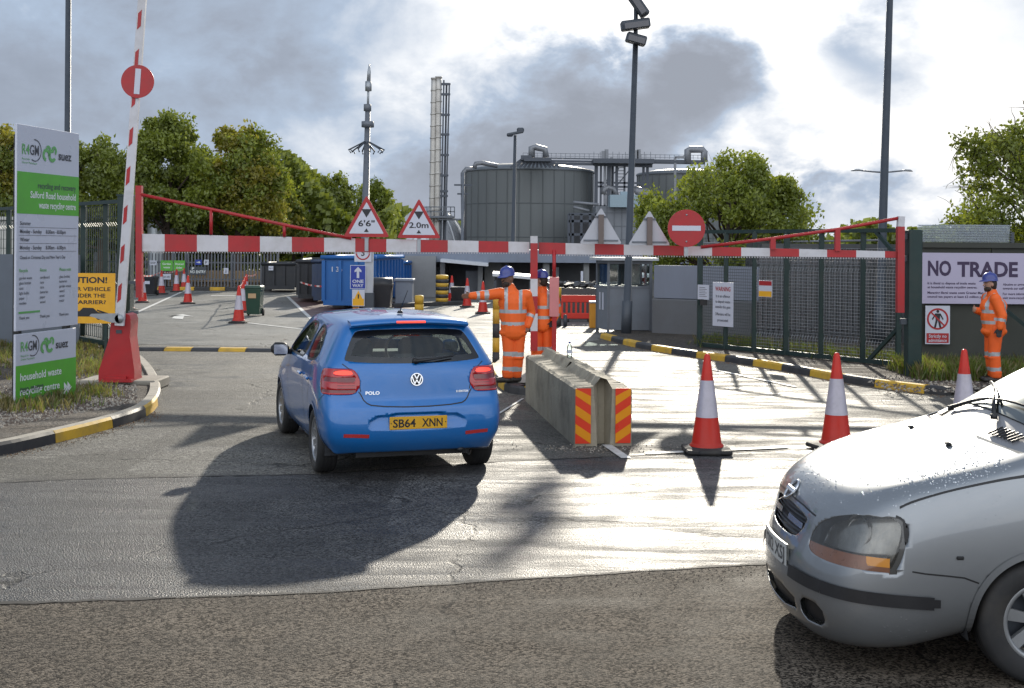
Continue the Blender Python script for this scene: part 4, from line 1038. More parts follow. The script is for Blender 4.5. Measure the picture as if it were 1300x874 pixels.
# darker corrugated container behind wire
CONT = mat('container_grey', (.075, .08, .085), .6, .2, var=.2, dirt=.3)
def container(c, dims, rz, m_, name, label, cat='container', ribs=.24, bars=True):
    t = empty(name, c, rz, label, cat); lx, ly, lz = dims; m = MB()
    m.box((0, 0, lz/2+.12), (lx-.06, ly-.06, lz-.2)); m.build('body', m_, t)
    m = MB()
    for s_ in (-1, 1):
        k = int(lx/ribs)
        for i in range(k): m.box((-lx/2+(i+.5)*lx/k, s_*(ly/2-.01), lz/2+.1), (lx/k*.5, .06, lz-.4))
        k = int(ly/ribs)
        for i in range(k): m.box((s_*(lx/2-.01), -ly/2+(i+.5)*ly/k, lz/2+.1), (.06, ly/k*.5, lz-.4))
    m.build('rib', m_, t)
    m = MB()
    for s_ in (-1, 1):
        m.box((0, s_*ly/2, lz), (lx+.08, .1, .12)); m.box((0, s_*ly/2, .12), (lx+.08, .1, .14)); m.box((s_*lx/2, 0, lz+.002), (.1, ly-.1, .12)); m.box((s_*lx/2, 0, .122), (.1, ly-.1, .14))
        for u in (-1, 1): m.box((s_*(lx/2), u*(ly/2), lz/2), (.12, .12, lz-.12))
    m.build('frame', m_, t); return t
c = P(1075, 440, 29.5); container((c.x+.3, 29.5, 0), (5.0, 2.5, 2.15), R(-3), CONT, 'storage_container', 'dark grey ribbed container seen through the mesh gate')
# close-set steel palings behind the gate
t = empty('paling_fence', (P(955, 440, 26.2).x, 26.2, 0), 0, 'grey steel paling fence standing close behind the mesh gate', 'fence'); PG_ = mat('paling_steel', (.10, .105, .115), .45, .4, var=.25, dirt=.25); w = P(1150, 440, 26.2).x-t.location.x; m = MB()
k = int(w/.11)
for i in range(k): m.box(((i+.5)*w/k, 0, 1.08), (.055, .02, 2.0))
m.build('paling', PG_, t); m = MB(); m.box((w/2, .04, .4), (w, .04, .06)); m.box((w/2, .04, 1.8), (w, .04, .06)); m.build('rail', PG_, t)
# ---------------------------------------------------------------- lamp posts, mast, poles
def pole(pxb, y, top, r0, r1, name, label, m_=GREYP, lean_px=0):
    b_ = P(pxb, 400, y); tp = P(top[0], top[1], y); t = empty(name, (b_.x, y, 0), 0, label, 'lamp post'); tt = Vector((tp.x-b_.x, 0, tp.z))
    m = MB(); m.tube([(0, 0, 0), (0, 0, .9) if False else tt*.12, tt*.121, tt], [r0*1.35, r0*1.35, r0, r1], 12); m.build('pole', m_, t); return t, tt
t, tt = pole(84.5, 27, (87, -40), .075, .06, 'lamp_post', 'plain tall grey lamp post rising behind the information board', DGREY)
m = MB(); m.box(tt+Vector((.35, 0, 0)), (.9, .25, .1), bev=.03); m.build('lamp_head', GREYP, t)
t, tt = pole(795, 28.6, (807, 50), .09, .062, 'floodlight_mast', 'tall grey mast with three floodlights rising beside the kiosk', DGREY)
FL = mat('lamp_glass', (.10, .10, .11), .25, var=.05)
for (dx, dz, a, s_) in ((.0, -.02, 15, .28), (-.02, .32, -8, .40), (.05, .78, 55, .36)):
    m = MB(); M = Matrix.Translation(tt+Vector((dx, -.1, dz))) @ Matrix.Rotation(R(a), 4, 'Y'); m.box((0, 0, 0), (s_*1.7, .3, .22), bev=.03, mat=M); m.box((0, -.2, -.05), (s_*1.5, .2, .16), bev=.02, mat=M); h = m.build('floodlight', DGREY, t)
    m = MB(); m.box((0, -.31, -.05), (s_*1.4, .02, .13), mat=M); m.build('lens', FL, h)
m = MB(); m.tube([tt-Vector((0, 0, .4)), tt+Vector((0, 0, .8))], .05, 8); m.build('bracket', DGREY, t)
t, tt = pole(1116, 26, (1131, -40), .10, .065, 'lamp_post', 'very tall dark lamp post seen through the mesh gate', DGREY)
m = MB(); m.box(tt+Vector((-.3, 0, 0)), (.9, .25, .1), bev=.03); m.build('lamp_head', GREYP, t)
t, tt = pole(1117, 45, (1119.5, 219), .09, .06, 'street_lamp', 'twin armed grey street lamp behind the very tall lamp post', GREYP)
for s_ in (-1, 1):
    m = MB(); m.tube([tt, tt+Vector((s_*.35, 0, .02)), tt+Vector((s_*.75, 0, .06))], .03, 8); m.build('arm', GREYP, t)
    m = MB(); m.tube([tt+Vector((s_*.7, 0, .05)), tt+Vector((s_*.85, 0, .08)), tt+Vector((s_*1.05, 0, .07)), tt+Vector((s_*1.14, 0, .04))], [.03, .08, .08, .02], 10, flat=.5); m.build('lamp_head', STEEL, t)
t, tt = pole(650, 58, (654, 172), .11, .07, 'camera_pole', 'grey pole with a camera cluster in front of the big tank', DGREY)
m = MB(); m.box(tt+Vector((0, 0, .1)), (.8, .3, .12), bev=.03, rot=(0, R(-12), 0)); m.box(tt+Vector((.25, 0, .25)), (.35, .25, .22), bev=.06); m.box(tt+Vector((-.25, 0, .0)), (.3, .2, .14), bev=.05); m.build('camera_head', DGREY, t)
t, tt = pole(461.5, 64, (467, 140), .22, .14, 'radio_mast', 'grey radio mast with antennas above the height signs', GREYP); t['category'] = 'mast'
m = MB(); m.tube([tt, tt+Vector((.02, 0, 1.4))], .06, 8); m.tube([tt+Vector((.02, 0, 1.0)), tt+Vector((.02, 0, 1.5))], .17, 10); m.tube([tt+Vector((.03, 0, 1.5)), tt+Vector((.05, 0, 2.0)), tt+Vector((.06, 0, 2.4))], [.10, .09, .03], 10); m.build('antenna', STEEL, t)
m = MB(); m.tube([tt-Vector((0, 0, .9)), tt-Vector((0, 0, .6))], .33, 10); m.tube([tt-Vector((.02, 0, .05)), tt-Vector((.02, 0, -.3))], .2, 10); m.build('collar', GREYP, t)
m = MB(); q = tt-Vector((.06, 0, 1.75))
for a in (0, 35, 70, 110, 145, 180, 215, 250, 290, 325): m.tube([q+Vector((0, 0, .15)), q+Vector((.95*cos(R(a)), .95*sin(R(a)), -.35)), q+Vector((.8*cos(R(a)), .8*sin(R(a)), -.5))], .04, 5)
m.build('spike', DGREY, t)
# ---------------------------------------------------------------- far palisade fence with notices
PAL = mat('palisade_grey', (.13, .14, .16), .5, .4, var=.25, dirt=.2)
fy = 57.5; a = P(120, 366, fy); b_ = P(352, 366, fy); zt = P(200, 321, fy).z
t = empty('palisade_fence', (a.x, fy, 0), 0, 'grey steel palisade fence across the far end of the yard', 'fence'); L = b_.x-a.x; m = MB(); k = int(L/.155)
for i in range(k):
    x = (i+.5)*.155; m.add([(x-.035, 0, .1), (x+.035, 0, .1), (x+.035, 0, zt-.08), (x, 0, zt), (x-.035, 0, zt-.08), (x-.02, .02, .1), (x+.02, .02, .1), (x+.02, .02, zt-.1), (x-.02, .02, zt-.1)], [(0, 1, 2, 3, 4), (5, 8, 7, 6)])
m.build('pale', PAL, t, recalc=False); m = MB(); m.box((L/2, .05, .45), (L, .05, .06)); m.box((L/2, .05, zt-.45), (L, .05, .06)); m.build('rail', PAL, t)
for i in range(5): m = MB(); m.box((i*L/4, .1, zt/2), (.1, .1, zt)); m.build('post', PAL, t)
def far_sign(x0, y0, x1, y1, name, label, m_, lines=(), inkm=INKL, arrow=False, d=fy-.12):
    p = P(x0, y1, d); q = P(x1, y0, d); w = q.x-p.x; h = q.z-p.z; t = empty(name, p, 0, label, 'sign')
    m = MB(); m.box((w/2, 0, h/2), (w, .03, h)); m.build('board', m_, t); m = MB()
    for s_, fx, fz, fh, fw in lines: text(m, s_, w*fx, h*fz, h*fh, -.02, 0, 'C', .02, w*fw)
    if arrow: flat(m, [(w*.2, h*.44), (w*.55, h*.44), (w*.55, h*.25), (w*.85, h*.5), (w*.55, h*.75), (w*.55, h*.56), (w*.2, h*.56)], -.02)
    if lines or arrow: m.build('lettering', inkm, t)
far_sign(204, 331, 219.5, 344, 'green_sign', 'green bay sign on the palisade fence, the one nearer the hanging red post', GREENS, (('Garden', .5, .58, .2, .7), ('waste', .5, .25, .2, .55)))
far_sign(220.5, 331, 235, 344.5, 'green_sign', 'green bay sign on the palisade fence, next to the blue arrow sign', GREENS, (('Wood and', .5, .58, .2, .75), ('timber', .5, .25, .2, .55)))
far_sign(190, 331, 199, 337, 'white_sign', 'small white notice above the black wheelie bin', SIGNW, (('STOP', .5, .3, .4, .7),), INK)
far_sign(205, 348, 217, 355, 'white_sign', 'white notice under the green signs on the far fence', SIGNW, (('Cars only', .5, .35, .3, .8),), INK)
far_sign(248, 330, 256, 336.5, 'blue_sign', 'small blue sign with a white arrow on the palisade fence', BLUES, arrow=True)
far_sign(259, 330, 265, 336.5, 'round_sign', 'small grey notice beside the blue arrow sign', SIGNW, (('P', .5, .2, .6, .4),), INK)
far_sign(284, 340.5, 290, 348, 'white_sign', 'lone white notice in the middle of the palisade fence', SIGNW, (('i', .5, .2, .6, .2),), INK)
far_sign(241, 339, 262, 349, 'white_sign', 'dark notice with white lettering below the blue arrow sign', DGREY, (('NO ENTRY', .5, .2, .35, .95), ('P', .2, .6, .35, .15)))
g0 = G(150, 368.5); g1 = G(352, 368.5); t = empty('kerb', g0, 0, 'yellow and black kerb along the foot of the palisade fence', 'kerb')
for i in range(10):
    L = (g1.x-g0.x)/10; m = MB(); m.box((L*(i+.5), 0, .08), (L-.01, .25, .16), bev=.02); m.build('kerb_stone', YELP if i % 2 == 0 else BLKP, t)
# timber stored behind the fence
TIM = mat('old_timber', (.28, .19, .10), .8, var=.35, scale=3, dirt=.3); m = MB(); m.box((0, 0, .55), (5.6, .3, .55)); m.box((0, .3, .3), (5.8, .5, .5))
q = P(288, 360, 59.2); tag(m.build('timber_stack', TIM, loc=(q.x, 59.2, 0)), 'brown timber stacked behind the palisade fence', 'timber')
# skips and containers
SKB = mat('skip_blue', (.015, .115, .36), .45, .1, var=.15, scale=1.2, dirt=.2, dirtcol=(.05, .07, .10)); SKD = mat('skip_black', (.025, .028, .034), .5, .1, var=.3, dirt=.2); SKN = mat('skip_navy', (.03, .05, .10), .5, .1, var=.2, dirt=.3)
q0 = G(411, 392); q1 = P(508, 392, q0.y+5.5)
def skip(corner, lx, ly, lz, rz, m_, name, label, code=None):
    t = empty(name, corner, rz, label, 'skip'); m = MB(); w = .06
    m.box((lx/2, w/2, lz/2+.15), (lx, w, lz-.3)); m.box((lx/2, ly-w/2, lz/2+.15), (lx, w, lz-.3)); m.box((w/2, ly/2, lz/2+.15), (w, ly-.12, lz-.3)); m.box((lx-w/2, ly/2, lz/2+.15), (w, ly-.12, lz-.3)); m.box((lx/2, ly/2, .33), (lx-.12, ly-.12, .06)); m.build('body', m_, t)
    m = MB(); k = max(3, int(lx/.62))
    for i in range(k+1):
        for yy in (-.04, ly+.04): m.box((lx*i/k, yy, lz/2+.1), (.10, .08, lz-.35))
    k = max(2, int(ly/.62))
    for i in range(k+1):
        for xx in (-.04, lx+.04): m.box((xx, .05+(ly-.1)*i/k, lz/2+.1), (.08, .10, lz-.35))
    m.build('rib', m_, t); m = MB()
    for yy in (-.03, ly+.03): m.tube([(-.1, yy, lz+.03), (lx+.1, yy, lz+.03)], .075, 6); m.box((lx/2, yy, .22), (lx, .12, .16))
    for xx in (-.03, lx+.03): m.tube([(xx, 0, lz+.031), (xx, ly, lz+.031)], .07, 6)
    m.build('rim', m_, t)
    if code: m = MB(); text(m, code, lx*.16, lz*.74, .16, -.01, 0, 'L', .02); m.build('lettering', SIGNW, t)
skip(G(411, 393), 1.62, 5.8, P(411, 328, G(411, 393).y).z, R(-4), SKB, 'skip', 'large bright blue ribbed skip with white code letters, behind the one way sign', '1 36')
skip(P(402, 391, 43.3)*1 - Vector((.1, 0, P(402, 391, 43.3).z)), .28, 5.0, P(402, 333, 43).z, R(-4), SKN, 'skip_door', 'navy open door panel standing at the end of the blue skip')
q = P(471, 390, 46); skip(Vector((P(463, 390, 47.5).x, 47.5, 0)), 1.35, 4.0, P(480, 335, 47.5).z, R(-4), SKB, 'skip', 'lower blue skip behind the large blue one and the domed bin')
q = G(379, 384); skip(Vector((q.x, 44.6, 0)), .85, 8.0, P(380, 333, 44.6).z, R(6), SKD, 'skip', 'tall black skip side beside the blue skip')
q = G(337, 371); skip(Vector((q.x, 53.6, 0)), P(374, 371, 53.6).x-q.x, 3.0, P(350, 336, 53.6).z, 0, SKD, 'skip', 'black skip with a white notice at the far end of the yard')
far_sign(341, 338, 347, 343.5, 'white_sign', 'white notice on the black skip', SIGNW, (('Bay 4', .5, .35, .3, .7),), INK, d=53.4)
q = P(-8, 300, 34); m = MB()
skip(Vector((P(-60, 300, 40).x, 40, 0)), 2.1, 3, P(10, 286, 40).z, 0, SKB, 'skip', 'blue skip top showing behind the mesh at the information board')
# white tank / cabin at far left
m = MB(); q = P(8, 330, 32); m.box((0, 0, 1.35), (1.5, 1.2, 2.7), bev=.05); m.box((0, 0, 2.73), (1.7, 1.4, .08)); tag(m.build('cabin', mat('cabin_white', (.5, .5, .47), .5, dirt=.2), loc=(q.x, 32, 0)), 'white cabin behind the mesh fence beside the information board', 'cabin')
m = MB(); m.box((0, 0, 1.0), (3.2, .06, 1.75)); tag(m.build('panel_fence', mat('slate_panel', (.11, .13, .16), .6, var=.15), loc=(P(-2, 380, 24).x, 24, 0)), 'slate grey panel fence partly behind the information board', 'fence')
t = empty('timber_rail', (-10.9, 21.2, 0), R(10), 'low dark timber rail fence beside the foot of the information board', 'fence'); m = MB(); m.box((0, 0, .55), (3.6, .08, .14)); m.build('rail', mat('dark_timber', (.05, .035, .025), .8, var=.3), t)
for x in (-1.6, 0, 1.6): m = MB(); m.box((x, .05, .33), (.12, .1, .66)); m.build('post', mat('dark_timber', (.05, .035, .025)), t)
# silver silo at left
sy = 62; q = P(205.5, 300, sy); r_ = (P(223, 300, sy).x-P(188, 300, sy).x)/2; zt = P(205, 242, sy).z
t = empty('silo', (q.x, sy, 0), 0, 'slim silver cylindrical silo behind the far fence', 'silo'); m = MB(); m.lathe([(r_, 0), (r_, zt-.15), (r_*.96, zt), (0, zt+.05)], 28); m.build('drum', mat('silo_steel', (.42, .45, .47), .38, .55, var=.15, scale=.6, stretch=(3, 3, .4)), t); m = MB()
for z in (1.8, 3.4, zt-.2): m.lathe([(r_+.02, z), (r_+.03, z+.05), (r_+.02, z+.1)], 28)
m.build('band', STEEL, t)
for i, (px, pyt, y) in enumerate(((340, 262, 66), (383, 268, 70))):
    t, tt = pole(px, y, (px+2, pyt), .07, .05, 'camera_pole', ('thin pale camera pole among the trees near the orange crown', 'thin pale lamp pole in front of the green trees')[i], STEEL); m = MB(); m.box(tt+Vector((.15, 0, 0)), (.55, .3, .16), bev=.04); m.tube([tt, tt+Vector((0, 0, .35))], .14, 8); m.build('camera_head', STEEL, t)
# ---------------------------------------------------------------- long grey waste building
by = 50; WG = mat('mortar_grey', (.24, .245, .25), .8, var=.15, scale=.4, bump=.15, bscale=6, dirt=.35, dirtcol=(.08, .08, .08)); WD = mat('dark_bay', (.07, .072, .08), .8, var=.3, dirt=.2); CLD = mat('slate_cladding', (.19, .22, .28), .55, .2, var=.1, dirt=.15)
def X(px, y=by): return P(px, 350, y).x
def Z(py, y=by, px=640): return P(px, py, y).z
t = empty('waste_building', (X(508), by, 0), 0, 'long low grey building with open dark bays behind the yard', 'building'); ox = X(508)
m = MB(); m.box(((X(900)-ox)/2, 5.4, Z(327)/2), (X(900)-ox, 6, Z(327))); m.build('wall', WG, t)
m = MB(); m.box(((X(905)-ox)/2, 4.4, (Z(320)+Z(334))/2+.05), (X(905)-ox+.4, 8.2, Z(318)-Z(334))); m.build('fascia', CLD, t)
def bx(x0, x1, y0, y1, dy, depth, mm, name):
    m = MB(); m.box(((X(x0)+X(x1))/2-ox, dy, (Z(y0)+Z(y1))/2), (X(x1)-X(x0), depth, abs(Z(y0)-Z(y1)))); return m.build(name, mm, t)
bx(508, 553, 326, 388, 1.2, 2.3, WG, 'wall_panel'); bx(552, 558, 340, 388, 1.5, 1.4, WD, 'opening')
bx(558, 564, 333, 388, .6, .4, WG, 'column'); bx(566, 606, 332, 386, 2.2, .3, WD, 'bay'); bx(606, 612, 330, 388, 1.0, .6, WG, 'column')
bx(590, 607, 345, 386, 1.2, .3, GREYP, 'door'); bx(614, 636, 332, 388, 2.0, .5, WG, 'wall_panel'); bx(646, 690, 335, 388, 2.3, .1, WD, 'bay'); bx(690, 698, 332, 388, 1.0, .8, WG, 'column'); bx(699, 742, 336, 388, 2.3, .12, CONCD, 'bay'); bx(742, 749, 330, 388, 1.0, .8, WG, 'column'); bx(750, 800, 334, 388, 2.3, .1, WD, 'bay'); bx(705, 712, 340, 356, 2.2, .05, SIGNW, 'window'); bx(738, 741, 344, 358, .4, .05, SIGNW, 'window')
ROOFW = mat('canopy_edge', (.55, .57, .60), .4, .1)
m = MB(); m.add([(0, 0, 0), (X(620)-X(560), -.3, Z(335)-Z(330)), (X(620)-X(560), 2.2, Z(335)-Z(330)+.05), (0, 2.2, .05), (0, 0, -.12), (X(620)-X(560), -.3, Z(335)-Z(330)-.12), (X(620)-X(560), 2.2, Z(335)-Z(330)-.07), (0, 2.2, -.07)], [(0, 1, 2, 3), (7, 6, 5, 4), (0, 4, 5, 1), (1, 5, 6, 2), (2, 6, 7, 3), (3, 7, 4, 0)])
m.build('canopy', ROOFW, t, loc=(X(560)-ox, -.6, Z(329.5)))
g = G(560, 390.5); hoop_post(561, 388, 350, .22, 'bollard', 'tall yellow and black banded guard post by the dark bays', [BLKP, YELP]*4)
# open sided canopy / conveyor in front
c = G(640, 386.5); t = empty('shelter', (P(625, 380, 44).x, 44, 0), 0, 'dark open shelter with a thin white sloping roof behind the workers', 'shelter'); w = P(698, 350, 44).x-P(625, 350, 44).x
m = MB(); z0 = Z(347.5, 44); z1 = Z(353.5, 44, 700); m.add([(0, 0, z0), (w, -.1, z1), (w, 2, z1+.05), (0, 2, z0+.05), (0, 0, z0-.1), (w, -.1, z1-.1), (w, 2, z1-.05), (0, 2, z0-.05)], [(0, 1, 2, 3), (7, 6, 5, 4), (0, 4, 5, 1), (1, 5, 6, 2), (2, 6, 7, 3), (3, 7, 4, 0)]); m.build('roof', ROOFW, t)
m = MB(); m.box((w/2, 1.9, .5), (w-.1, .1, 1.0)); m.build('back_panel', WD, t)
for x in (.1, w*.33, w*.66, w-.1): m = MB(); m.box((x, .1, (z1)/2-.05), (.09, .09, z1-.1)); m.build('post', DGREY, t)
g = G(512, 389); m = MB(); zt = Z(355, g.y, 512); wq = P(522, 380, g.y).x-P(500, 380, g.y).x; m.box((0, .4, zt/2), (wq, .8, zt-.1), bev=.03); m.box((0, .4, zt-.03), (wq+.08, .9, .1), bev=.02)
tag(m.build('cabinet', mat('cabinet_grey', (.22, .25, .30), .5, .1, dirt=.15), loc=(g.x, g.y, 0)), 'pale grey cabinet beside the blue skips beyond the car roof', 'cabinet')
m = MB(); a = G(496, 391); b_ = G(585, 387); d = (b_-a); m.box((0, 0, .07), (d.length, .3, .14), bev=.02); tag(m.build('kerb', BLKP, loc=(a+b_)/2, rot=(0, 0, atan2(d.y, d.x))), 'dark kerb in front of the low grey building', 'kerb')
for i, px in enumerate((592, 604, 600)):
    pass
# ---------------------------------------------------------------- tanks and plant
TK = mat('tank_green_grey', (.135, .147, .15), .6, .05, var=.14, scale=.9, dirt=.25, dirtcol=(.09, .095, .095), stretch=(1.2, 1.2, .10)); TKL = mat('tank_lid', (.12, .135, .15), .5, .2, var=.1)
PIPE = mat('plant_pipe', (.20, .21, .23), .45, .3, var=.15); GAN = mat('gantry_steel', (.07, .08, .10), .55, .2, var=.2)
def tank(x0, x1, pyt, y, label, pys=8):
    xl = P(x0, 250, y).x; xr = P(x1, 250, y).x; r = (xr-xl)/2; cx = (xl+xr)/2; z = P((x0+x1)/2, pyt, y-r).z
    t = empty('storage_tank', (cx, y, 0), 0, label, 'tank'); m = MB(); n = 72; pr = []; k = 9
    pr = [(r, 0), (r, z*.5), (r, z)]
    m.lathe(pr, n); m.build('wall', TK, t)
    m = MB()
    for k_ in range(36):
        a = 2*pi*k_/36+.03; m.tube([((r+.01)*cos(a), (r+.01)*sin(a), .1), ((r+.01)*cos(a), (r+.01)*sin(a), z-.15)], .035, 4, caps=False)
    for zz in (z*.33, z*.66): m.lathe([(r+.012, zz-.04), (r+.04, zz), (r+.012, zz+.04)], n)
    m.build('wall_seam', mat('tank_seam', (.085, .095, .10), .6), t)
    m = MB(); m.lathe([(r+.10, z-.1), (r+.12, z), (r+.05, z+.12), (r*.6, z+r*.10), (0, z+r*.14)], n); m.build('roof', TKL, t)
    m = MB()
    for i in range(40):
        a = 2*pi*i/40; m.tube([(r*cos(a), r*sin(a), z), (r*cos(a), r*sin(a), z+.9)], .03, 4, caps=False)
    for zz in (.5, .9): m.tube([(r*cos(2*pi*i/40), r*sin(2*pi*i/40), z+zz) for i in range(41)], .03, 4, caps=False)
    return t, cx, r, z
t1, c1, r1, z1_ = tank(587.5, 753, 213.5, 110, 'large grey green storage tank beside the tall chimney')
t2_, c2, r2, z2_ = tank(809, 925, 219, 116, 'second grey tank partly hidden behind the leafy tree by the no entry sign')
# pipework on tank 1
m = MB(); y = 102
def PP(px, py, y=y): return P(px, py, y)
o = Vector((c1, 110, 0))
def rl_(v): return v-o
m.tube([rl_(PP(589, 305)), rl_(PP(588, 220)), rl_(PP(592, 215)), rl_(PP(600, 215))], .22, 8); m.tube([rl_(PP(602, 214)), rl_(PP(604, 208)), rl_(PP(612, 207)), rl_(PP(632, 211))], .2, 8); m.tube([rl_(PP(675, 200)), rl_(PP(675, 188)), rl_(PP(680, 187)), rl_(PP(692, 190)), rl_(PP(693, 200))], .28, 8); m.build('pipe', PIPE, t1)
m = MB()
for px in range(664, 700, 3): m.tube([rl_(PP(px, 205-.2*abs(px-682))), rl_(PP(px*1.0+(px-682)*.9, 213))], .09, 4)
m.box(rl_(PP(682, 204)), (2.2, 2, .25)); m.box(rl_(PP(668, 201)), (.9, 1, .4)); m.build('roof_frame', GAN, t1)
# gantry
t = empty('gantry', (P(700, 300, 106).x, 106, 0), 0, 'steel walkway gantry with railings running between the two tanks', 'gantry'); o = Vector((t.location.x, 106, 0)); m = MB()
y = 106
def beam(x0, y0, x1, y1, w, mm=m): mm.tube([P(x0, y0, y)-o, P(x1, y1, y)-o], w*.52, 4)
beam(662, 204, 895, 208, .16); beam(662, 200.5, 895, 204.5, .10); beam(664, 207, 760, 209, .2); beam(830, 205, 895, 206.5, .22)
beam(754, 207, 828, 209, .5); m.box(P(790, 206, y)-o, (5.2, 3.0, .4)); m.build('deck', GAN, t)
m = MB()
for px in range(664, 895, 6):
    beam(px, 202, px, 194.5+(px-664)*.012, .035, m)
beam(664, 194.5, 895, 197.5, .035, m); beam(664, 198, 895, 201, .03, m)
for px in range(754, 828, 8): beam(px, 202, px, 193, .04, m)
m.build('railing', GREYP, t); m = MB()
for px, w in ((757, .28), (763, .16), (768, .16), (773, .30), (778, .2), (783, .22), (793, .16), (817, .2), (822, .22), (803, .2)): beam(px, 208, px-1, 310, w, m)
for py in (232, 237, 262, 283): beam(757, py, 822, py+1, .16, m)
for (a, b_, c_, d_) in ((763, 236, 786, 214), (786, 262, 763, 240), (757, 283, 783, 262), (783, 236, 800, 215)): beam(a, b_, c_, d_, .09, m)
m.build('frame', GAN, t); m = MB()
for px, p0 in ((766, 192), (770, 190), (808, 191), (811, 190)): beam(px, p0, px, 205, .3, m)
beam(768, 260, 768, 196, .22, m); beam(776, 285, 776, 200, .2, m); m.tube([P(766, 247, y)-o, P(767, 241, y)-o, P(772, 238, y)-o, P(779, 240, y)-o, P(783, 250, y)-o], .25, 8)
m.tube([P(806, 245, y)-o, P(809, 243, y)-o, P(818, 245, y)-o, P(827, 253, y)-o], .45, 8)
m.tube([P(873, 208, y)-o, P(873, 191, y)-o, P(876, 190, y)-o, P(892, 190, y)-o, P(894, 193, y)-o, P(894, 206, y)-o], .3, 8); beam(857, 200, 857, 262, .2, m); beam(857, 200, 870, 200, .2, m); m.build('pipe', PIPE, t)
m = MB()
for i in range(9): beam(784, 213+i*4, 794, 213+i*4, .06, m)
m.build('stair', GREYP, t)
# lower plant house between tanks
t = empty('plant_house', (P(700, 300, 100).x, 100, 0), 0, 'grey clad plant house below the gantry between the tanks', 'building'); o = Vector(t.location); y = 100
m = MB(); z = P(780, 262, y).z; xa = P(756, 300, y).x-o.x; xb = P(832, 300, y).x-o.x; m.box(((xa+xb)/2, 2, z/2), (xb-xa, 4, z)); m.build('wall', mat('plant_cladding', (.19, .205, .23), .6, .1, var=.06, scale=.4, dirt=.1), t)
m = MB()
for i in range(8):
    m.box((xa+(xb-xa)*(i+.5)/8, -.02, z/2), (.05, .06, z-.1))
for k in range(5): m.box(((xa+xb)/2, -.021, z*(k+.5)/5), (xb-xa, .05, .05))
m.build('cladding_joint', GREYP, t)
m = MB(); z = P(740, 272, y).z; xa = P(722, 300, y).x-o.x; xb = P(757, 300, y).x-o.x
for px in (722, 727, 738, 749, 757): m.tube([P(px, 272, y-1)-o, P(px, 312, y-1)-o], .10, 4)
for py in (272, 281, 298): m.tube([P(722, py, y-1)-o, P(757, py, y-1)-o], .10, 4)
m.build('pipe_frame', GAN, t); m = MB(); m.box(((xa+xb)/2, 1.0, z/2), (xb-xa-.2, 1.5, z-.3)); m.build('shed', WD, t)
m = MB(); m.tube([P(728, 257, y-1)-o, P(760, 260, y-1)-o], .13, 6); m.tube([P(728, 263, y-1)-o, P(748, 268, y-1)-o], .13, 6); m.build('pipe', PIPE, t)
m = MB(); m.box(P(792, 256, y)-o, (2.4, 2, 1.0)); m.box(P(793, 249, y)-o, (.7, .5, .7)); m.build('roof_unit', mat('unit_blue_grey', (.25, .33, .38), .5), t)
# chimney
y = 100; t = empty('chimney', (P(558, 300, y).x, y, 0), 0, 'tall slender twin flue chimney with an open ladder frame', 'chimney'); o = Vector(t.location); m = MB()
FLU = mat('flue_steel', (.46, .44, .41), .4, .5, var=.25, scale=1.5, dirt=.3)
for i, (xt, xb, r, pt) in enumerate(((551.2, 547.8, .24, 100), (556.8, 554.5, .26, 98.5))):
    m = MB(); pts = [P(xb+(xt-xb)*u, 312+(pt-312)*u, y)-o for u in [k/14 for k in range(15)]]; m.tube(pts, r, 12)
    for p in pts[1:]: m.tube([p-Vector((0, 0, .06)), p+Vector((0, 0, .06))], r+.035, 12)
    m.build('flue', FLU, t)
m = MB()
for (xt, xb, pt) in ((563.5, 559.5, 102), (570.5, 565, 106), (549.5, 546, 100)): m.tube([P(xb, 312, y)-o, P(xt, pt, y)-o], .065, 4)
m.tube([P(563, 312, y+1)-o, P(567, 106, y+1)-o], .08, 4); m.build('leg', GAN, t); m = MB()
for i, py in enumerate((107, 120, 146, 171, 197, 223, 243, 249, 275)):
    dx = (py-100)/212*5; m.tube([P(550-dx*.7, py, y)-o, P(571-dx, py, y)-o], .09, 4); m.tube([P(571-dx, py, y)-o, P(567-dx, py+.5, y+1)-o, P(550-dx*.7, py, y+.6)-o], .08, 4)
m.build('brace', GAN, t)
m = MB(); m.box(P(556, 276, y)-o, (2.6, 2.2, .15)); m.box(P(571, 279, y)-o, (1.8, 1.8, .12))
for px in (542, 547, 565, 572, 577): m.tube([P(px, 277, y-1)-o, P(px, 263, y-1)-o], .04, 4)
for py in (263, 269): m.tube([P(542, py, y-1)-o, P(577, py, y-1)-o], .04, 4)
m.build('platform', GREYP, t)
m = MB(); c = Vector((P(545, 305, 112).x, 112, 0)); 
R_ = (P(601, 300, 112).x-P(497, 300, 112).x)/2; zt = P(548, 262, 112).z
pr = [(R_*cos(R(a)), .2+ (zt-.2)*sin(R(a))) for a in range(0, 91, 6)]; m.lathe([(R_, 0)]+pr, 48); t = empty('gas_dome', c, 0, 'silvery domed gas holder behind the chimney foot', 'tank'); m.build('dome', mat('dome_silver', (.50, .52, .56), .3, .4, var=.06), t)
m = MB()
for i in range(16):
    a0 = 2*pi*i/16; m.tube([((R_+.03)*cos(R(a))*cos(a0), (R_+.03)*cos(R(a))*sin(a0), .22+(zt-.2)*sin(R(a))) for a in range(0, 86, 8)], .05, 4, caps=False)
m.build('rib', STEEL, t)
t, tt = pole(586, 96, (588, 219), .12, .12, 'vent_pipe', 'slim vertical vent pipe in front of the big tank', GREYP); t['category'] = 'pipe'; m = MB(); m.box(tt-Vector((0, 0, 1.0)), (1.4, .2, .12)); m.box(tt-Vector((0, 0, 1.7)), (.9, .2, .12)); m.build('crossarm', GAN, t)
m = MB(); m.tube([P(0, 0, 1)*0, Vector((0, 0, 0))+Vector((12.5, 3, 0))*1], .14, 6); 
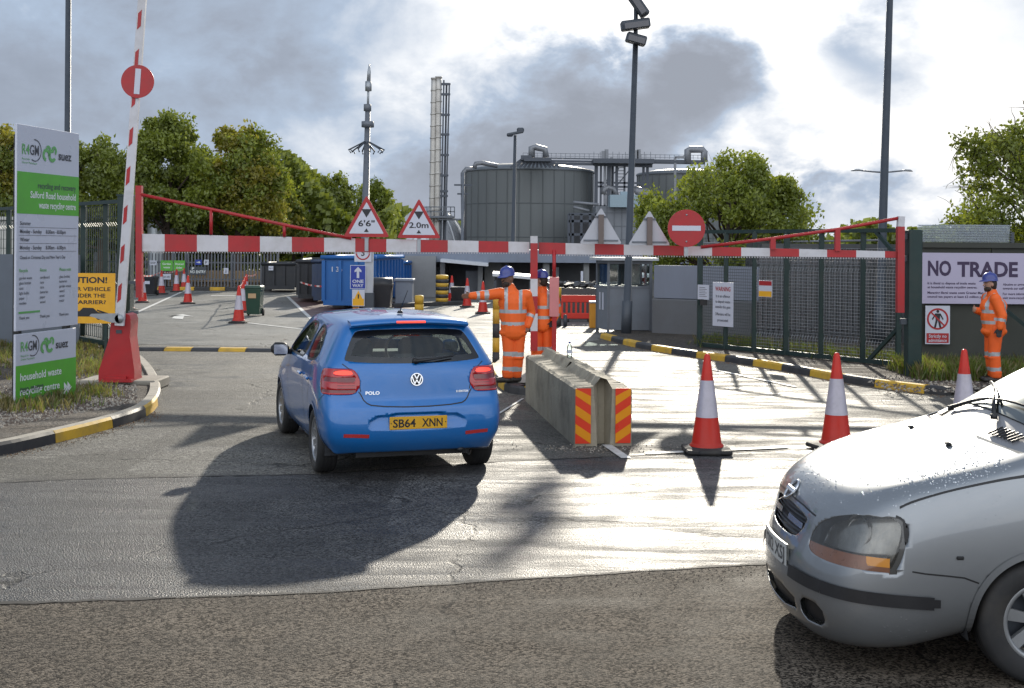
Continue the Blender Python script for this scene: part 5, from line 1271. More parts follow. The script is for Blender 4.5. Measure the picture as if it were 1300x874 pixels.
t = empty('pipe_run', P(880, 306, 34)*1, 0, 'pair of thin pale pipes running behind the exit bar below the tree', 'pipe'); t.location.z = 0
m = MB(); z = P(890, 310, 34).z; m.tube([(-.5, 0, z), (5.6, 1.5, z+.15)], .035, 6); m.build('pipe', PIPE, t); m = MB(); m.tube([(-.5, 0, z-.16), (5.6, 1.5, z-.03)], .03, 6); m.build('pipe', PIPE, t)
for x in (.2, 3, 5.4): m = MB(); m.tube([(x, .2+x*.24, 0), (x, .2+x*.24, z)], .04, 6); m.build('post', DGREY, t)
# ---------------------------------------------------------------- trees
BARK = mat('bark', (.075, .055, .04), .85, var=.3, bump=.5, bscale=12)
LF = {'dark': leafmat('leaf_dark_green', (.09, .12, .018), (.21, .25, .032), .35, .5), 'mid': leafmat('leaf_mid_green', (.11, .155, .02), (.27, .32, .035), .42, .5),
      'yellow': leafmat('leaf_yellow_green', (.14, .19, .02), (.32, .37, .04), .5, .5), 'gold': leafmat('leaf_gold', (.16, .17, .018), (.44, .36, .03), .48, .35)}
def tree(name, base, h, cr, czf, seed, kinds, nleaf, ls, label, nclump=70, cl=.17, low=.35, limbs=14, twig=0, group=None, shift=(0, 0)):
    rnd = random.Random(seed); t = empty(name, base, 0, label, 'tree', group)
    rx, ry, rz = cr; cz = h*czf; m = MB(); r0 = h*.022
    trunk = [(0, 0, -.1)]; x = y = 0
    for i in range(1, 7):
        x += rnd.gauss(0, h*.012); y += rnd.gauss(0, h*.012); trunk.append((x, y, h*.85*i/6))
    m.tube(trunk, [r0*(1.25-.19*i) for i in range(7)], 9)
    clumps = []
    tries = 0
    while len(clumps) < nclump and tries < 4000:
        tries += 1
        v = Vector((rnd.gauss(0, 1), rnd.gauss(0, 1), rnd.gauss(0, 1))).normalized()*(rnd.uniform(.25, 1)**.45)
        if v.z < -.75+low: continue
        c = Vector((v.x*rx*.86+shift[0]*max(0, v.z), v.y*ry*.86, cz+v.z*rz*.86)); r = cl*(rx+rz)/2*rnd.uniform(.55, 1.25)
        clumps.append((c, r))
    for (c, r) in clumps[:limbs]:
        z0 = min(h*.8, max(h*.18, c.z-(abs(c.x)+abs(c.y))*.75)); k = z0/(h*.85)*6; i = min(5, int(k)); f = k-i
        p0 = Vector(trunk[i]).lerp(Vector(trunk[i+1]), f); mid = p0.lerp(c, .5)+Vector((rnd.gauss(0, .05), rnd.gauss(0, .05), rnd.gauss(0, .03)))*h*.5
        m.tube([p0, mid, c, c+(c-mid)*.35], [r0*.45, r0*.26, r0*.12, r0*.04], 6)
    for i in range(twig):
        c, r = rnd.choice(clumps); v = Vector((rnd.gauss(-.8, .6), rnd.gauss(0, .7), rnd.gauss(.1, .5))).normalized(); p = c; pts = [p]
        for q in range(5): v = (v+Vector((rnd.gauss(0, .25), rnd.gauss(0, .25), rnd.gauss(.02, .2)))).normalized(); p = p+v*r*.42; pts.append(p)
        m.tube(pts, [r0*.08, r0*.06, r0*.05, r0*.04, r0*.03, r0*.015], 4)
    m.build('trunk', BARK, t)
    lm = MB(); V = lm.v; Fc = lm.f; per = nleaf//len(clumps)
    for (c, r) in clumps:
        cm = rnd.randrange(len(kinds)); 
        for i in range(int(per*rnd.uniform(.6, 1.35))):
            v = Vector((rnd.gauss(0, 1), rnd.gauss(0, 1), rnd.gauss(0, .85))).normalized()*(r*(rnd.random()**.5)*rnd.choice((1, 1, 1.18, 1.35)))
            p = c+v; s = ls*rnd.uniform(.55, 1.3)
            a = Vector((rnd.gauss(0, 1), rnd.gauss(0, 1), rnd.gauss(0, .6))).normalized(); b2 = a.orthogonal().normalized(); b2.rotate(Matrix.Rotation(rnd.uniform(0, 6.28), 3, a)); c2 = a.cross(b2)
            n = len(V); tip = p+b2*s; V += [tuple(p-b2*s*.6), tuple(p+c2*s*.45+a*s*.12), tuple(tip), tuple(p-c2*s*.45+a*s*.12)]
            Fc.append([n, n+1, n+2, n+3]); lm.m.append(cm if rnd.random() < .8 else rnd.randrange(len(kinds))); lm.sm.append(False)
    lm.build('crown', [LF[k] for k in kinds], t, recalc=False); return t
def tr(px, pyt, wpx, y, czf, seed, kinds, nleaf, ls, label, **k):
    b_ = P(px, 300, y); h = P(px, pyt, y).z; rx = wpx/2/F*y; rz = h*(1-czf)
    return tree('tree', (b_.x, y, 0), h, (rx, rx*.9, rz), czf, seed, kinds, nleaf, ls, label, **k)
tr(2, 141, 120, 52, .55, 1, ['mid', 'gold', 'dark', 'mid'], 22000, .13, 'green and bronze tree rising behind the tall information board')
tr(122, 158, 92, 56, .52, 2, ['yellow', 'mid', 'dark'], 22000, .13, 'yellow green tree between the information board and the raised arm')
tr(212, 131, 120, 60, .52, 3, ['mid', 'dark', 'yellow'], 30000, .14, 'tallest dark green tree, next to the raised arm', nclump=95)
tr(302, 146, 138, 62, .52, 4, ['gold', 'mid', 'yellow', 'gold'], 32000, .14, 'broad tree with golden tinted crown above the entry bar', nclump=95)
tr(376, 205, 70, 70, .5, 5, ['mid', 'yellow'], 14000, .15, 'small rounded light green tree next to the golden tree')
tr(418, 210, 82, 74, .5, 6, ['mid', 'dark'], 17000, .16, 'rounded mid green tree between the golden tree and the radio mast')
tr(480, 224, 80, 80, .5, 7, ['yellow', 'mid'], 14000, .16, 'loose yellow green tree behind the height signs')
tr(262, 176, 90, 66, .5, 8, ['dark', 'mid'], 14000, .15, 'dark green tree filling the gap behind the two biggest crowns')
tr(60, 200, 110, 62, .5, 9, ['dark', 'mid'], 16000, .15, 'dark tree low behind the information board')
tr(345, 215, 90, 66, .5, 10, ['dark', 'gold'], 14000, .15, 'dark lower tree under the golden crown')
tr(160, 205, 90, 64, .5, 12, ['dark', 'mid'], 14000, .15, 'dark lower tree behind the silver silo')
tr(926, 188, 270, 36, .50, 31, ['yellow', 'mid', 'yellow'], 44000, .08, 'spreading light green tree behind the no entry disc', nclump=120, cl=.15, limbs=44, low=.35, twig=70)
tr(1318, 70, 250, 25, .53, 22, ['yellow', 'mid', 'dark'], 26000, .065, 'leafy tree overhanging the hoarding with bare twigs on its sunny side', nclump=70, cl=.15, limbs=40, low=.0, twig=170)
# hedge-like undergrowth behind the far fence, and the distant wood
def mass(name, x0, x1, y0, y1, h, n, ls, kinds, seed, kind='stuff'):
    rnd = random.Random(seed); lm = MB(); V = lm.v; Fc = lm.f
    for i in range(n):
        x = rnd.uniform(x0, x1); y = rnd.uniform(y0, y1); hh = h*(.7+.3*sin(x*.55+seed)*sin(x*.21+1.3*seed)); z = hh*rnd.random()**.7
        a = Vector((rnd.gauss(0, 1), rnd.gauss(0, 1), rnd.gauss(0, .6))).normalized(); b2 = a.orthogonal().normalized(); c2 = a.cross(b2); s = ls*rnd.uniform(.6, 1.3); p = Vector((x, y, z)); q = len(V)
        V += [tuple(p-b2*s), tuple(p+c2*s*.7), tuple(p+b2*s), tuple(p-c2*s*.7)]; Fc.append([q, q+1, q+2, q+3]); lm.m.append(rnd.randrange(len(kinds))); lm.sm.append(False)
    return tag(lm.build(name, [LF[k] for k in kinds], recalc=False), kind=kind)
mass('undergrowth', -40, -7, 69, 74, 8.0, 30000, .24, ['dark', 'dark', 'mid'], 3)
mass('woodland', 20, 80, 130, 140, 5.6, 9000, .5, ['dark', 'mid'], 5)
mass('woodland', -120, 20, 150, 160, 7.0, 14000, .6, ['dark', 'mid'], 6)
mass('undergrowth', 10, 26, 24, 27, 2.6, 9000, .09, ['dark', 'mid', 'yellow'], 8)
# ---------------------------------------------------------------- car bodies: lattice shell -> subdivided surface -> cut into panels
def lattice(rows, tops, bulge0, bulge1, subd=3, K=3, crease=()):
    """rows[i][j] = (y, z, halfwidth) per station and level; tops[i] = crown height; ends bulge outward"""
    N = len(rows)-1; Mj = len(rows[0])-1; ts = [k/K for k in range(-K, K+1)]
    V = []; idx = {}
    def vid(i, j, k):
        key = (i, j, k)
        if key in idx: return idx[key]
        y, z, w_ = rows[i][j]; tt_ = ts[k]
        c = (1-tt_*tt_)
        if j == Mj: z += tops[i]*c
        if i == 0: y -= bulge0[j]*c
        elif i == N: y += bulge1[j]*c
        elif j == Mj and i in BUL: y += BUL[i]*c
        idx[key] = len(V); V.append((w_*tt_, y, z)); return idx[key]
    Fs = []; n = len(ts)-1
    for i in range(N):
        for j in range(Mj):
            for k, fl_ in ((0, 1), (n, 0)):
                q = [vid(i, j, k), vid(i+1, j, k), vid(i+1, j+1, k), vid(i, j+1, k)]; Fs.append(q[::-1] if fl_ else q)
        for k in range(n):
            Fs.append([vid(i, Mj, k), vid(i, Mj, k+1), vid(i+1, Mj, k+1), vid(i+1, Mj, k)])
            Fs.append([vid(i, 0, k), vid(i+1, 0, k), vid(i+1, 0, k+1), vid(i, 0, k+1)])
    for j in range(Mj):
        for k in range(n):
            Fs.append([vid(0, j, k), vid(0, j, k+1), vid(0, j+1, k+1), vid(0, j+1, k)])
            Fs.append([vid(N, j, k), vid(N, j+1, k), vid(N, j+1, k+1), vid(N, j, k+1)])
    me = bpy.data.meshes.new('cage'); me.from_pydata(V, [], Fs); o = bpy.data.objects.new('cage', me); C.objects.link(o)
    if crease:
        inv = {v: k for k, v in idx.items()}; at_ = me.attributes.new('crease_edge', 'FLOAT', 'EDGE'); vals = []
        for e in me.edges:
            a, b_ = inv[e.vertices[0]], inv[e.vertices[1]]; vals.append(crease(a, b_, N, Mj, n))
        at_.data.foreach_set('value', vals)
    md = o.modifiers.new('s', 'SUBSURF'); md.levels = subd; md.render_levels = subd
    bpy.context.view_layer.update(); dg = bpy.context.evaluated_depsgraph_get()
    me2 = bpy.data.meshes.new_from_object(o.evaluated_get(dg)); bpy.data.objects.remove(o)
    bm = bmesh.new(); bm.from_mesh(me2); bmesh.ops.recalc_face_normals(bm, faces=bm.faces); bpy.data.meshes.remove(me2); return bm
BUL = {}
def inside(poly, x, y):
    c = False; n = len(poly); j = n-1
    for i in range(n):
        xi, yi = poly[i]; xj, yj = poly[j]
        if (yi > y) != (yj > y) and x < (xj-xi)*(y-yi)/(yj-yi)+xi: c = not c
        j = i
    return c
def chaikin(p, it=2, closed=True):
    for _ in range(it):
        q = []; n = len(p)
        for i in range(n if closed else n-1):
            a, b_ = p[i], p[(i+1) % n]; q += [(a[0]*.75+b_[0]*.25, a[1]*.75+b_[1]*.25), (a[0]*.25+b_[0]*.75, a[1]*.25+b_[1]*.75)]
        p = q if closed else [p[0]]+q+[p[-1]]
    return p
def cut(bm, f):
    """cut the surface exactly along the border of the region f(co)"""
    st = {v: f(v.co) for v in bm.verts}; new = set()
    for e in [e for e in bm.edges if st[e.verts[0]] != st[e.verts[1]]]:
        a, b_ = e.verts; lo, hi = 0.0, 1.0; sa = st[a]
        for _ in range(9):
            md = (lo+hi)/2
            if f(a.co.lerp(b_.co, md)) == sa: lo = md
            else: hi = md
        u = min(.97, max(.03, (lo+hi)/2)); ne, nv = bmesh.utils.edge_split(e, a, u); new.add(nv)
    fs = {fc for v in new for fc in v.link_faces}
    for fc in fs:
        vs = [v for v in fc.verts if v in new]
        if len(vs) == 2:
            try: bmesh.utils.face_split(fc, vs[0], vs[1])
            except Exception: pass
        elif len(vs) == 4:
            try:
                r = bmesh.utils.face_split(fc, vs[0], vs[1])
            except Exception: pass
def split_off(bm, f):
    """faces whose centre is in region f -> new bmesh, removed from bm"""
    cut(bm, f); sel = [fc for fc in bm.faces if f(fc.calc_center_median())]
    nb = bmesh.new(); mp = {}
    for fc in sel:
        for v in fc.verts:
            if v not in mp: mp[v] = nb.verts.new(v.co); mp[v].normal = v.normal
        try: nb.faces.new([mp[v] for v in fc.verts])
        except ValueError: pass
    bmesh.ops.delete(bm, geom=sel, context='FACES'); nb.normal_update(); return nb
def bm_obj(bm, name, mats, parent, offset=0.0, thick=0.0, smooth=True):
    me = bpy.data.meshes.new(name)
    if offset:
        bm.normal_update()
        for v in bm.verts: v.co += v.normal*offset
    bm.to_mesh(me); bm.free()
    for mm in (mats if isinstance(mats, (list, tuple)) else [mats]): me.materials.append(mm)
    if smooth: me.polygons.foreach_set('use_smooth', [True]*len(me.polygons))
    o = link(name, me, parent)
    if thick: md = o.modifiers.new('t', 'SOLIDIFY'); md.thickness = thick; md.offset = -1; md.use_even_offset = False
    return o
DIRS = {'rear': (0, 1, 0), 'front': (0, -1, 0), 'left': (1, 0, 0), 'right': (-1, 0, 0), 'top': (0, 0, -1)}
def proj(bvh, view, a, b_):
    o = {'rear': (a, -3, b_), 'front': (a, 8, b_), 'left': (-3, a, b_), 'right': (3, a, b_), 'top': (a, b_, 4)}[view]
    if view == 'front': o = (a, 3, b_)
    h = bvh.ray_cast(Vector(o), Vector(DIRS[view]))
    return (h[0], h[1]) if h[0] is not None else (None, None)
def ribbon(m, bvh, view, pts, w_, off=.0015, mi=0, step=.025, closed=False):
    P2 = []; n = len(pts)
    for i in range(n if closed else n-1):
        a, b_ = Vector(pts[i]), Vector(pts[(i+1) % n]); k = max(1, int((b_-a).length/step))
        for q in range(k): P2.append(a.lerp(b_, q/k))
    P2.append(Vector(pts[0] if closed else pts[-1])); prev = None
    for i, p in enumerate(P2):
        a = P2[max(i-1, 0)]; b_ = P2[min(i+1, len(P2)-1)]; d = (b_-a)
        if d.length < 1e-9: continue
        d.normalize(); nn = Vector((-d.y, d.x))*w_/2
        h1, n1 = proj(bvh, view, *(p+nn)); h2, n2 = proj(bvh, view, *(p-nn))
        if h1 is None or h2 is None: prev = None; continue
        s1 = 1 if n1.dot(Vector(DIRS[view])) < 0 else -1
        cur = (h1+n1*off*s1, h2+n2*off*s1)
        if prev and (cur[0]-prev[0]).length < .35: m.add([prev[0], cur[0], cur[1], prev[1]], [(0, 1, 2, 3)], mi, True)
        prev = cur
def decal(m, bvh, view, geo, off=.003, mi=0):
    vs, fs = geo; out = []
    for a, b_ in vs:
        h, n = proj(bvh, view, a, b_)
        if h is None: return
        out.append(h - Vector(DIRS[view])*off)
    m.add(out, fs, mi)
def text2d(s, x, z, size, width=None, align='L', bold=.02):
    q = MB(); text(q, s, x, z, size, 0, 0, align, bold, width); return [(v[0], v[2]) for v in q.v], q.f
def rings2d(cx, cz, r, w_, n=32):
    q = MB(); ring(q, cx, cz, r, w_, n=n); return [(v[0], v[2]) for v in q.v], q.f
def poly2d(p): return list(p), [list(range(len(p)))]
def make_wheel(parent, loc, side, r=.30, wd=.19, spokes=10, rimm=None, rimr=.21, steer=0):
    w_ = empty('wheel', loc); w_.parent = parent; KIDS.setdefault(parent.name, []).append(w_); w_.rotation_euler = (0, 0, steer)
    M = Matrix.Rotation(pi/2, 4, 'Y') if side > 0 else Matrix.Rotation(-pi/2, 4, 'Y')
    m = MB(); h = wd/2
    m.lathe([(rimr-.005, -h*.8), (rimr+.01, -h*.95), (r*.90, -h), (r*.97, -h*.86), (r, -h*.6), (r, h*.6), (r*.97, h*.86), (r*.90, h), (rimr+.012, h*.95), (rimr-.005, h*.8)], 48, 0, M)
    for g_ in (-.35, 0, .35): m.lathe([(r+.0008, h*(g_-.05)), (r+.0008, h*(g_+.05))], 48, 1, M)
    m.build('tyre', [RUBBER, BLACK], w_)
    m = MB(); m.lathe([(rimr, h*.82), (rimr-.012, h*.86), (rimr-.025, h*.75), (rimr-.03, 0), (rimr-.03, -h*.8), (rimr, -h*.8)], 40, 0, M)
    m.lathe([(0, h*.62), (.035, h*.64), (.055, h*.60), (.06, h*.5), (.06, h*.3)], 20, 0, M)
    for k in range(spokes):
        a = 2*pi*k/spokes; A = M @ Matrix.Rotation(a, 4, 'Z')
        m.add([(.045, -.022, h*.58), (rimr-.012, -.030, h*.74), (rimr-.012, .030, h*.74), (.045, .022, h*.58), (.045, -.022, h*.3), (rimr-.012, -.030, h*.5), (rimr-.012, .030, h*.5), (.045, .022, h*.3)],
              [(0, 1, 2, 3), (0, 4, 5, 1), (3, 2, 6, 7), (7, 6, 5, 4)], 0, False, A)
    m.build('rim', rimm, w_)
    m = MB(); m.lathe([(0, -.01), (rimr-.04, -.01)], 24, 0, M); m.build('brake_disc', DGREY, w_)
    return w_
def well(m, M, r, h, s_):
    pts = [(r*cos(a), r*sin(a)) for a in [R(75+210*k/24) for k in range(25)]]   # local x is down once turned
    vs = [(x, y, -h) for x, y in pts]+[(x, y, h) for x, y in pts]; n = len(pts)
    m.add(vs, [(k, k+1, k+1+n, k+n) for k in range(n-1)]+[tuple(range(n)) if s_ > 0 else tuple(range(n, 2*n))], 0, False, M)
def seat(m, x, y, z, mi=0, w_=.48):
    m.box((x, y, z), (w_, .5, .16), mi, bev=.05); m.box((x, y-.27, z+.32), (w_*.95, .14, .62), mi, (R(12), 0, 0), bev=.05); m.box((x, y-.35, z+.72), (.26, .10, .17), mi, (R(8), 0, 0), bev=.04)
CARIN = mat('car_interior', (.035, .037, .042), .8, var=.2); CABIN = mat('cabin_trim', (.12, .12, .13), .8, var=.2)
TINT = glass('car_glass', (.74, .82, .80), .8); TINTD = glass('privacy_glass', (.34, .40, .40), .9)
FRIT = mat('glass_border', (.010, .010, .011), .12, var=.1, coat=.6)
CHROME = mat('chrome', (.70, .71, .73), .12, 1.0, var=.05)
REDL = mat('tail_lamp_red', (.40, .006, .009), .12, var=.15, coat=.9, scale=18); REDD = mat('tail_lamp_dark', (.14, .003, .006), .18, var=.3, coat=.8, scale=22)
REDG = mat('tail_lamp_lit', (.8, .05, .03), .2, emit=(1.0, .07, .04), estr=.9); 
PLY = mat('plate_yellow', (.66, .36, .02), .35, var=.05, dirt=.12); PLW = mat('plate_white', (.50, .51, .50), .35, var=.05, dirt=.25)
def paint(name, col, met, rough, flake=.0, coat=1.0, wet=0.0):
    m = bpy.data.materials.new(name); t = nt(m); o = node(t, 'ShaderNodeOutputMaterial'); b = node(t, 'ShaderNodeBsdfPrincipled'); t.links.new(b.outputs[0], o.inputs[0])
    tc = node(t, 'ShaderNodeTexCoord').outputs['Object']; n1 = noise(t, tc, 2.2, 5, .6); n2 = noise(t, tc, 90, 2, .7)
    c = mix(t, n1, [x*.90 for x in col], [x*1.08 for x in col])
    sp_ = node(t, 'ShaderNodeSeparateXYZ'); t.links.new(tc, sp_.inputs[0])
    low = mth(t, 'MULTIPLY', ramp(t, sp_.outputs[2], [(.22, 1.0), (.62, 0.0)]), mth(t, 'MULTIPLY', ramp(t, n1, [(.35, .2), (.65, 1.0)]), .28))
    c = mix(t, low, c, (.10, .095, .085)); t.links.new(c, b.inputs['Base Color'])
    b.inputs['Metallic'].default_value = met; b.inputs['Coat Weight'].default_value = coat
    t.links.new(mth(t, 'ADD', mth(t, 'MULTIPLY', n2, .10), rough), b.inputs['Roughness'])
    t.links.new(mth(t, 'ADD', mth(t, 'MULTIPLY', low, .45), mth(t, 'MULTIPLY', n1, .04)), b.inputs['Coat Roughness'])
    if wet:
        v = node(t, 'ShaderNodeTexVoronoi'); v.inputs['Scale'].default_value = 46; v.inputs['Randomness'].default_value = 1; t.links.new(tc, v.inputs['Vector'])
        dr = ramp(t, v.outputs['Distance'], [(.10, 1.0), (.24, 0.0)]); k = noise(t, tc, 1.6, 4, .7, .5)
        v3 = node(t, 'ShaderNodeSeparateColor'); t.links.new(v.outputs['Color'], v3.inputs[0])
        dr = mth(t, 'MULTIPLY', dr, mth(t, 'MULTIPLY', ramp(t, k, [(.46, 0.0), (.60, 1.0)]), mth(t, 'GREATER_THAN', v3.outputs[0], .55)))
        bu = node(t, 'ShaderNodeBump'); bu.inputs['Strength'].default_value = wet; bu.inputs['Distance'].default_value = .012
        t.links.new(dr, bu.inputs['Height']); t.links.new(bu.outputs[0], b.inputs['Coat Normal'])
    return m
# ================================================================ blue hatchback
BLUE = paint('blue_paint', (.0005, .135, .43), .10, .26, coat=.9)
def blue_car():
    T = empty('hatchback_car', (-.823, 10.88, 0), R(17.8), 'blue hatchback with yellow rear plate driving in between the kerb and the concrete blocks', 'car')
    global BUL; BUL = {8: .30, 9: .10, 7: .22, 6: .10}
    def st(y, zs, ws, dy=None):
        dy = dy or [0]*8; return [(y+dy[j], zs[j], ws[j]) for j in range(8)]
    rows = [
     [(.13, .31, .60), (.055, .36, .70), (.045, .52, .735), (.075, .655, .72), (.125, .73, .705), (.165, .99, .66), (.31, 1.22, .585), (.43, 1.395, .515)],
     [(.20, .29, .72), (.13, .36, .80), (.125, .52, .825), (.15, .66, .825), (.18, .74, .81), (.225, 1.00, .775), (.36, 1.22, .675), (.43, 1.41, .565)],
     st(.42, (.27, .36, .52, .66, .78, 1.01, 1.23, 1.43), (.74, .83, .845, .845, .84, .80, .70, .585), (0, 0, 0, 0, 0, .02, .06, .12)),
     st(.75, (.24, .36, .52, .66, .80, 1.00, 1.24, 1.448), (.74, .83, .845, .845, .845, .815, .715, .60)),
     st(1.2, (.20, .30, .50, .66, .80, .985, 1.24, 1.455), (.74, .80, .825, .835, .84, .815, .72, .605)),
     st(1.75, (.20, .30, .50, .66, .80, .975, 1.24, 1.458), (.74, .80, .82, .83, .835, .81, .72, .61)),
     st(2.25, (.20, .30, .50, .66, .80, .965, 1.21, 1.43), (.74, .80, .82, .83, .835, .805, .72, .61)),
     st(2.62, (.20, .30, .50, .66, .80, .955, 1.12, 1.27), (.74, .80, .82, .83, .83, .80, .735, .645)),
     st(2.95, (.20, .30, .50, .66, .79, .92, .985, 1.03), (.74, .82, .84, .84, .83, .78, .73, .66)),
     st(3.18, (.22, .34, .52, .66, .77, .875, .925, .95), (.74, .83, .845, .84, .825, .77, .70, .60)),
     st(3.50, (.24, .34, .50, .63, .73, .81, .855, .875), (.72, .82, .83, .82, .80, .74, .66, .54)),
     st(3.78, (.22, .30, .46, .58, .66, .72, .76, .785), (.66, .74, .76, .75, .73, .68, .60, .48)),
     [(3.86, .24, .50), (3.92, .30, .58), (3.93, .46, .60), (3.90, .58, .58), (3.87, .64, .56), (3.84, .69, .53), (3.80, .73, .48), (3.74, .76, .42)]]
    tops = [.045, .05, .05, .05, .05, .05, .05, .05, .055, .05, .04, .03, .02]
    rows = [[(y, z-(.045*max(0, min(1, (z-1.0)/.3)) if True else 0)-(.05 if j == 0 and i in (0, 1) else 0), w_) for j, (y, z, w_) in enumerate(rw)] for i, rw in enumerate(rows)]
    def cr(a, b_, N, Mj, n):
        if a[1] == b_[1]:
            if a[1] == 5 and 1 <= min(a[0], b_[0]) and max(a[0], b_[0]) < 11: return .45
            if a[1] == 3 and max(a[0], b_[0]) <= 1: return .75
            if a[1] == 4 and max(a[0], b_[0]) <= 1: return .55
            if a[1] == 5 and max(a[0], b_[0]) <= 1: return .35
            if a[1] == 7 and 2 <= max(a[0], b_[0]) <= 7 and a[2] in (0, n) and b_[2] in (0, n): return .35
            if a[1] == 0: return .5
        if a[0] == b_[0] == 0 and a[2] == b_[2] and a[2] in (0, n) and min(a[1], b_[1]) >= 4: return .4
        return 0.0
    bm = lattice(rows, tops, [.05, .06, .065, .065, .06, .07, .075, .06], [.06]*8, 3, crease=cr)
    bvh = BVHTree.FromBMesh(bm)
    # wheel arches
    for (cy, r) in ((.70, .345), (3.16, .345)):
        def arch(co, cy=cy, r=r): return abs(co.x) > .50 and (co.y-cy)**2+(co.z-.295)**2 < r*r
        a = split_off(bm, arch); a.free()
    # side windows
    sw = {}
    front_win = chaikin([(1.40, 1.005), (1.43, 1.305), (1.62, 1.335), (1.95, 1.32), (2.25, 1.20), (2.60, 1.055), (2.66, .985), (2.0, .985)], 2)
    rear_win = chaikin([(.80, 1.035), (.76, 1.12), (.92, 1.26), (1.10, 1.32), (1.34, 1.325), (1.34, 1.01), (1.1, 1.01)], 2)
    for nm, pl, mm in (('front_side_window', front_win, TINT), ('rear_side_window', rear_win, TINT)):
        def reg(co, pl=pl): return abs(co.x) > .45 and inside(pl, co.y, co.z)
        g = split_off(bm, reg)
        for s_ in (-1, 1):
            h = g.copy(); bmesh.ops.delete(h, geom=[v for v in h.verts if v.co.x*s_ < 0], context='VERTS'); bm_obj(h, 'side_window', mm, T, -.004)
        g.free()
    # windscreen
    wsc = chaikin([(-.60, 0), (.60, 0), (.52, 1), (-.52, 1)], 1)
    def wreg(co):
        if co.z < .98 or co.y < 2.1 or co.y > 3.2: return False
        hw = .64-(co.z-.98)*.32
        return abs(co.x) < hw and co.z > 1.03 and co.z < 1.345 
    g = split_off(bm, wreg); bm_obj(g, 'windscreen', TINT, T, -.004)
    # rear glass
    rg = chaikin([(-.635, 1.055), (0, 1.035), (.635, 1.055), (.62, 1.10), (.525, 1.300), (.46, 1.330), (0, 1.340), (-.46, 1.330), (-.525, 1.300), (-.62, 1.10)], 2)
    def rreg(co): return co.y < .75 and inside(rg, co.x, co.z)
    g = split_off(bm, rreg)
    inner = chaikin([(-.575, 1.105), (0, 1.09), (.575, 1.105), (.555, 1.13), (.485, 1.275), (0, 1.295), (-.485, 1.275), (-.555, 1.13)], 2)
    def ireg(co): return inside(inner, co.x, co.z)
    gi = split_off(g, ireg); rw = bm_obj(g, 'rear_window_border', FRIT, T, -.003); bm_obj(gi, 'rear_window', TINT, T, -.003)
    # tail lights
    lpoly = chaikin([(.495, .865), (.535, .99), (.62, 1.0), (.95, 1.0), (.95, .775), (.60, .775), (.545, .785)], 2); lside = chaikin([(.40, .90), (.375, .99), (.30, 1.0), (-.5, 1.0), (-.5, .77), (.27, .77), (.33, .79)], 2)
    def lreg(co): return co.y < .5 and inside(lpoly, abs(co.x), co.z) and inside(lside, co.y, co.z)
    g = split_off(bm, lreg)
    for s_ in (-1, 1):
        h = g.copy(); bmesh.ops.delete(h, geom=[v for v in h.verts if v.co.x*s_ < 0], context='VERTS')
        gpoly = chaikin([(.56, .955), (.575, .985), (.70, .985), (.74, .96), (.70, .945), (.58, .945)], 2)
        def glow_(co): return co.y < .35 and inside(gpoly, abs(co.x), co.z)
        gl_ = split_off(h, glow_)
        def dk(co): return (.885 < co.z < .925 or .79 < co.z < .815) and abs(co.x) > .545 and co.y < .30
        d = split_off(h, dk)
        L = bm_obj(h, 'tail_light', REDL, T, .004, .012); bm_obj(gl_, 'brake_lamp', REDG, L, .003); bm_obj(d, 'reflector', REDD, L, .002)
        m = MB()
        for zz in (.83, .855, .88): ribbon(m, bvh, 'rear', [(s_*.55, zz), (s_*.70, zz)], .004, .007)
        if m.v: m.build('lamp_rib', REDD, L)
    g.free()
    rp = chaikin([(-.47, .52), (-.36, .615), (.36, .615), (.47, .52), (.42, .455), (-.42, .455)], 1)
    def rreg2(co): return co.y < .4 and inside(rp, co.x, co.z)
    cut(bm, rreg2); rpi = [(x*.985, .53+(z-.53)*.95) for x, z in rp]
    for v in bm.verts:
        if v.co.y < .4 and inside(rpi, v.co.x, v.co.z): v.co.y += .030*min(1, max(0, (v.co.z-.455)/.10))
    bvh2 = BVHTree.FromBMesh(bm)
    bm_obj(bm, 'body', BLUE, T, 0, .006)
    for v in ('left', 'right'):
        m = MB()
        for cy in (.70, 3.16): ribbon(m, bvh, v, [(cy+.348*cos(R(a)), .295+.348*sin(R(a))) for a in range(-12, 193, 5)], .030, .005, step=.02)
        m.build('arch_lip', BLUE, T, recalc=False)
    # seams
    m = MB()
    tg = [(-.655, .995), (-.60, .99)]
    gate = chaikin([(-.52, .80), (-.50, .775), (-.47, .71), (-.40, .675), (0, .66), (.40, .675), (.47, .71), (.50, .775), (.52, .80)], 1, False)
    ribbon(m, bvh, 'rear', gate, .010); ribbon(m, bvh, 'rear', [(-.50, .80), (-.515, .87)], .008); ribbon(m, bvh, 'rear', [(.50, .80), (.515, .87)], .008)
    ribbon(m, bvh, 'rear', [(-.585, .99), (-.65, 1.04)], .008); ribbon(m, bvh, 'rear', [(.585, .99), (.65, 1.04)], .008)
    for v in ('left', 'right'):
        ribbon(m, bvh, v, [(1.39, 1.0), (1.39, .55), (1.30, .34), (1.26, .27)], .007); ribbon(m, bvh, v, [(2.50, .96), (2.52, .60), (2.48, .27)], .007); ribbon(m, bvh, v, [(.86, 1.02), (.95, .80), (1.05, .60), (1.10, .45), (1.12, .27)], .007)
        ribbon(m, bvh, v, [(1.12, .27), (2.48, .27)], .008); ribbon(m, bvh, v, [(.36, .70), (.30, .735), (.24, .77)], .007)
    m.build('panel_gap', BLACK, T, recalc=False)
    # window rubbers and chrome free trim
    m = MB()
    for v in ('left', 'right'):
        for pl in (front_win, rear_win): ribbon(m, bvh, v, pl, .020, .002, closed=True)
    m.build('window_trim', BLACK, T, recalc=False)
    # spoiler over the glass
    m = MB(); n = 20; vs = []; fs = []
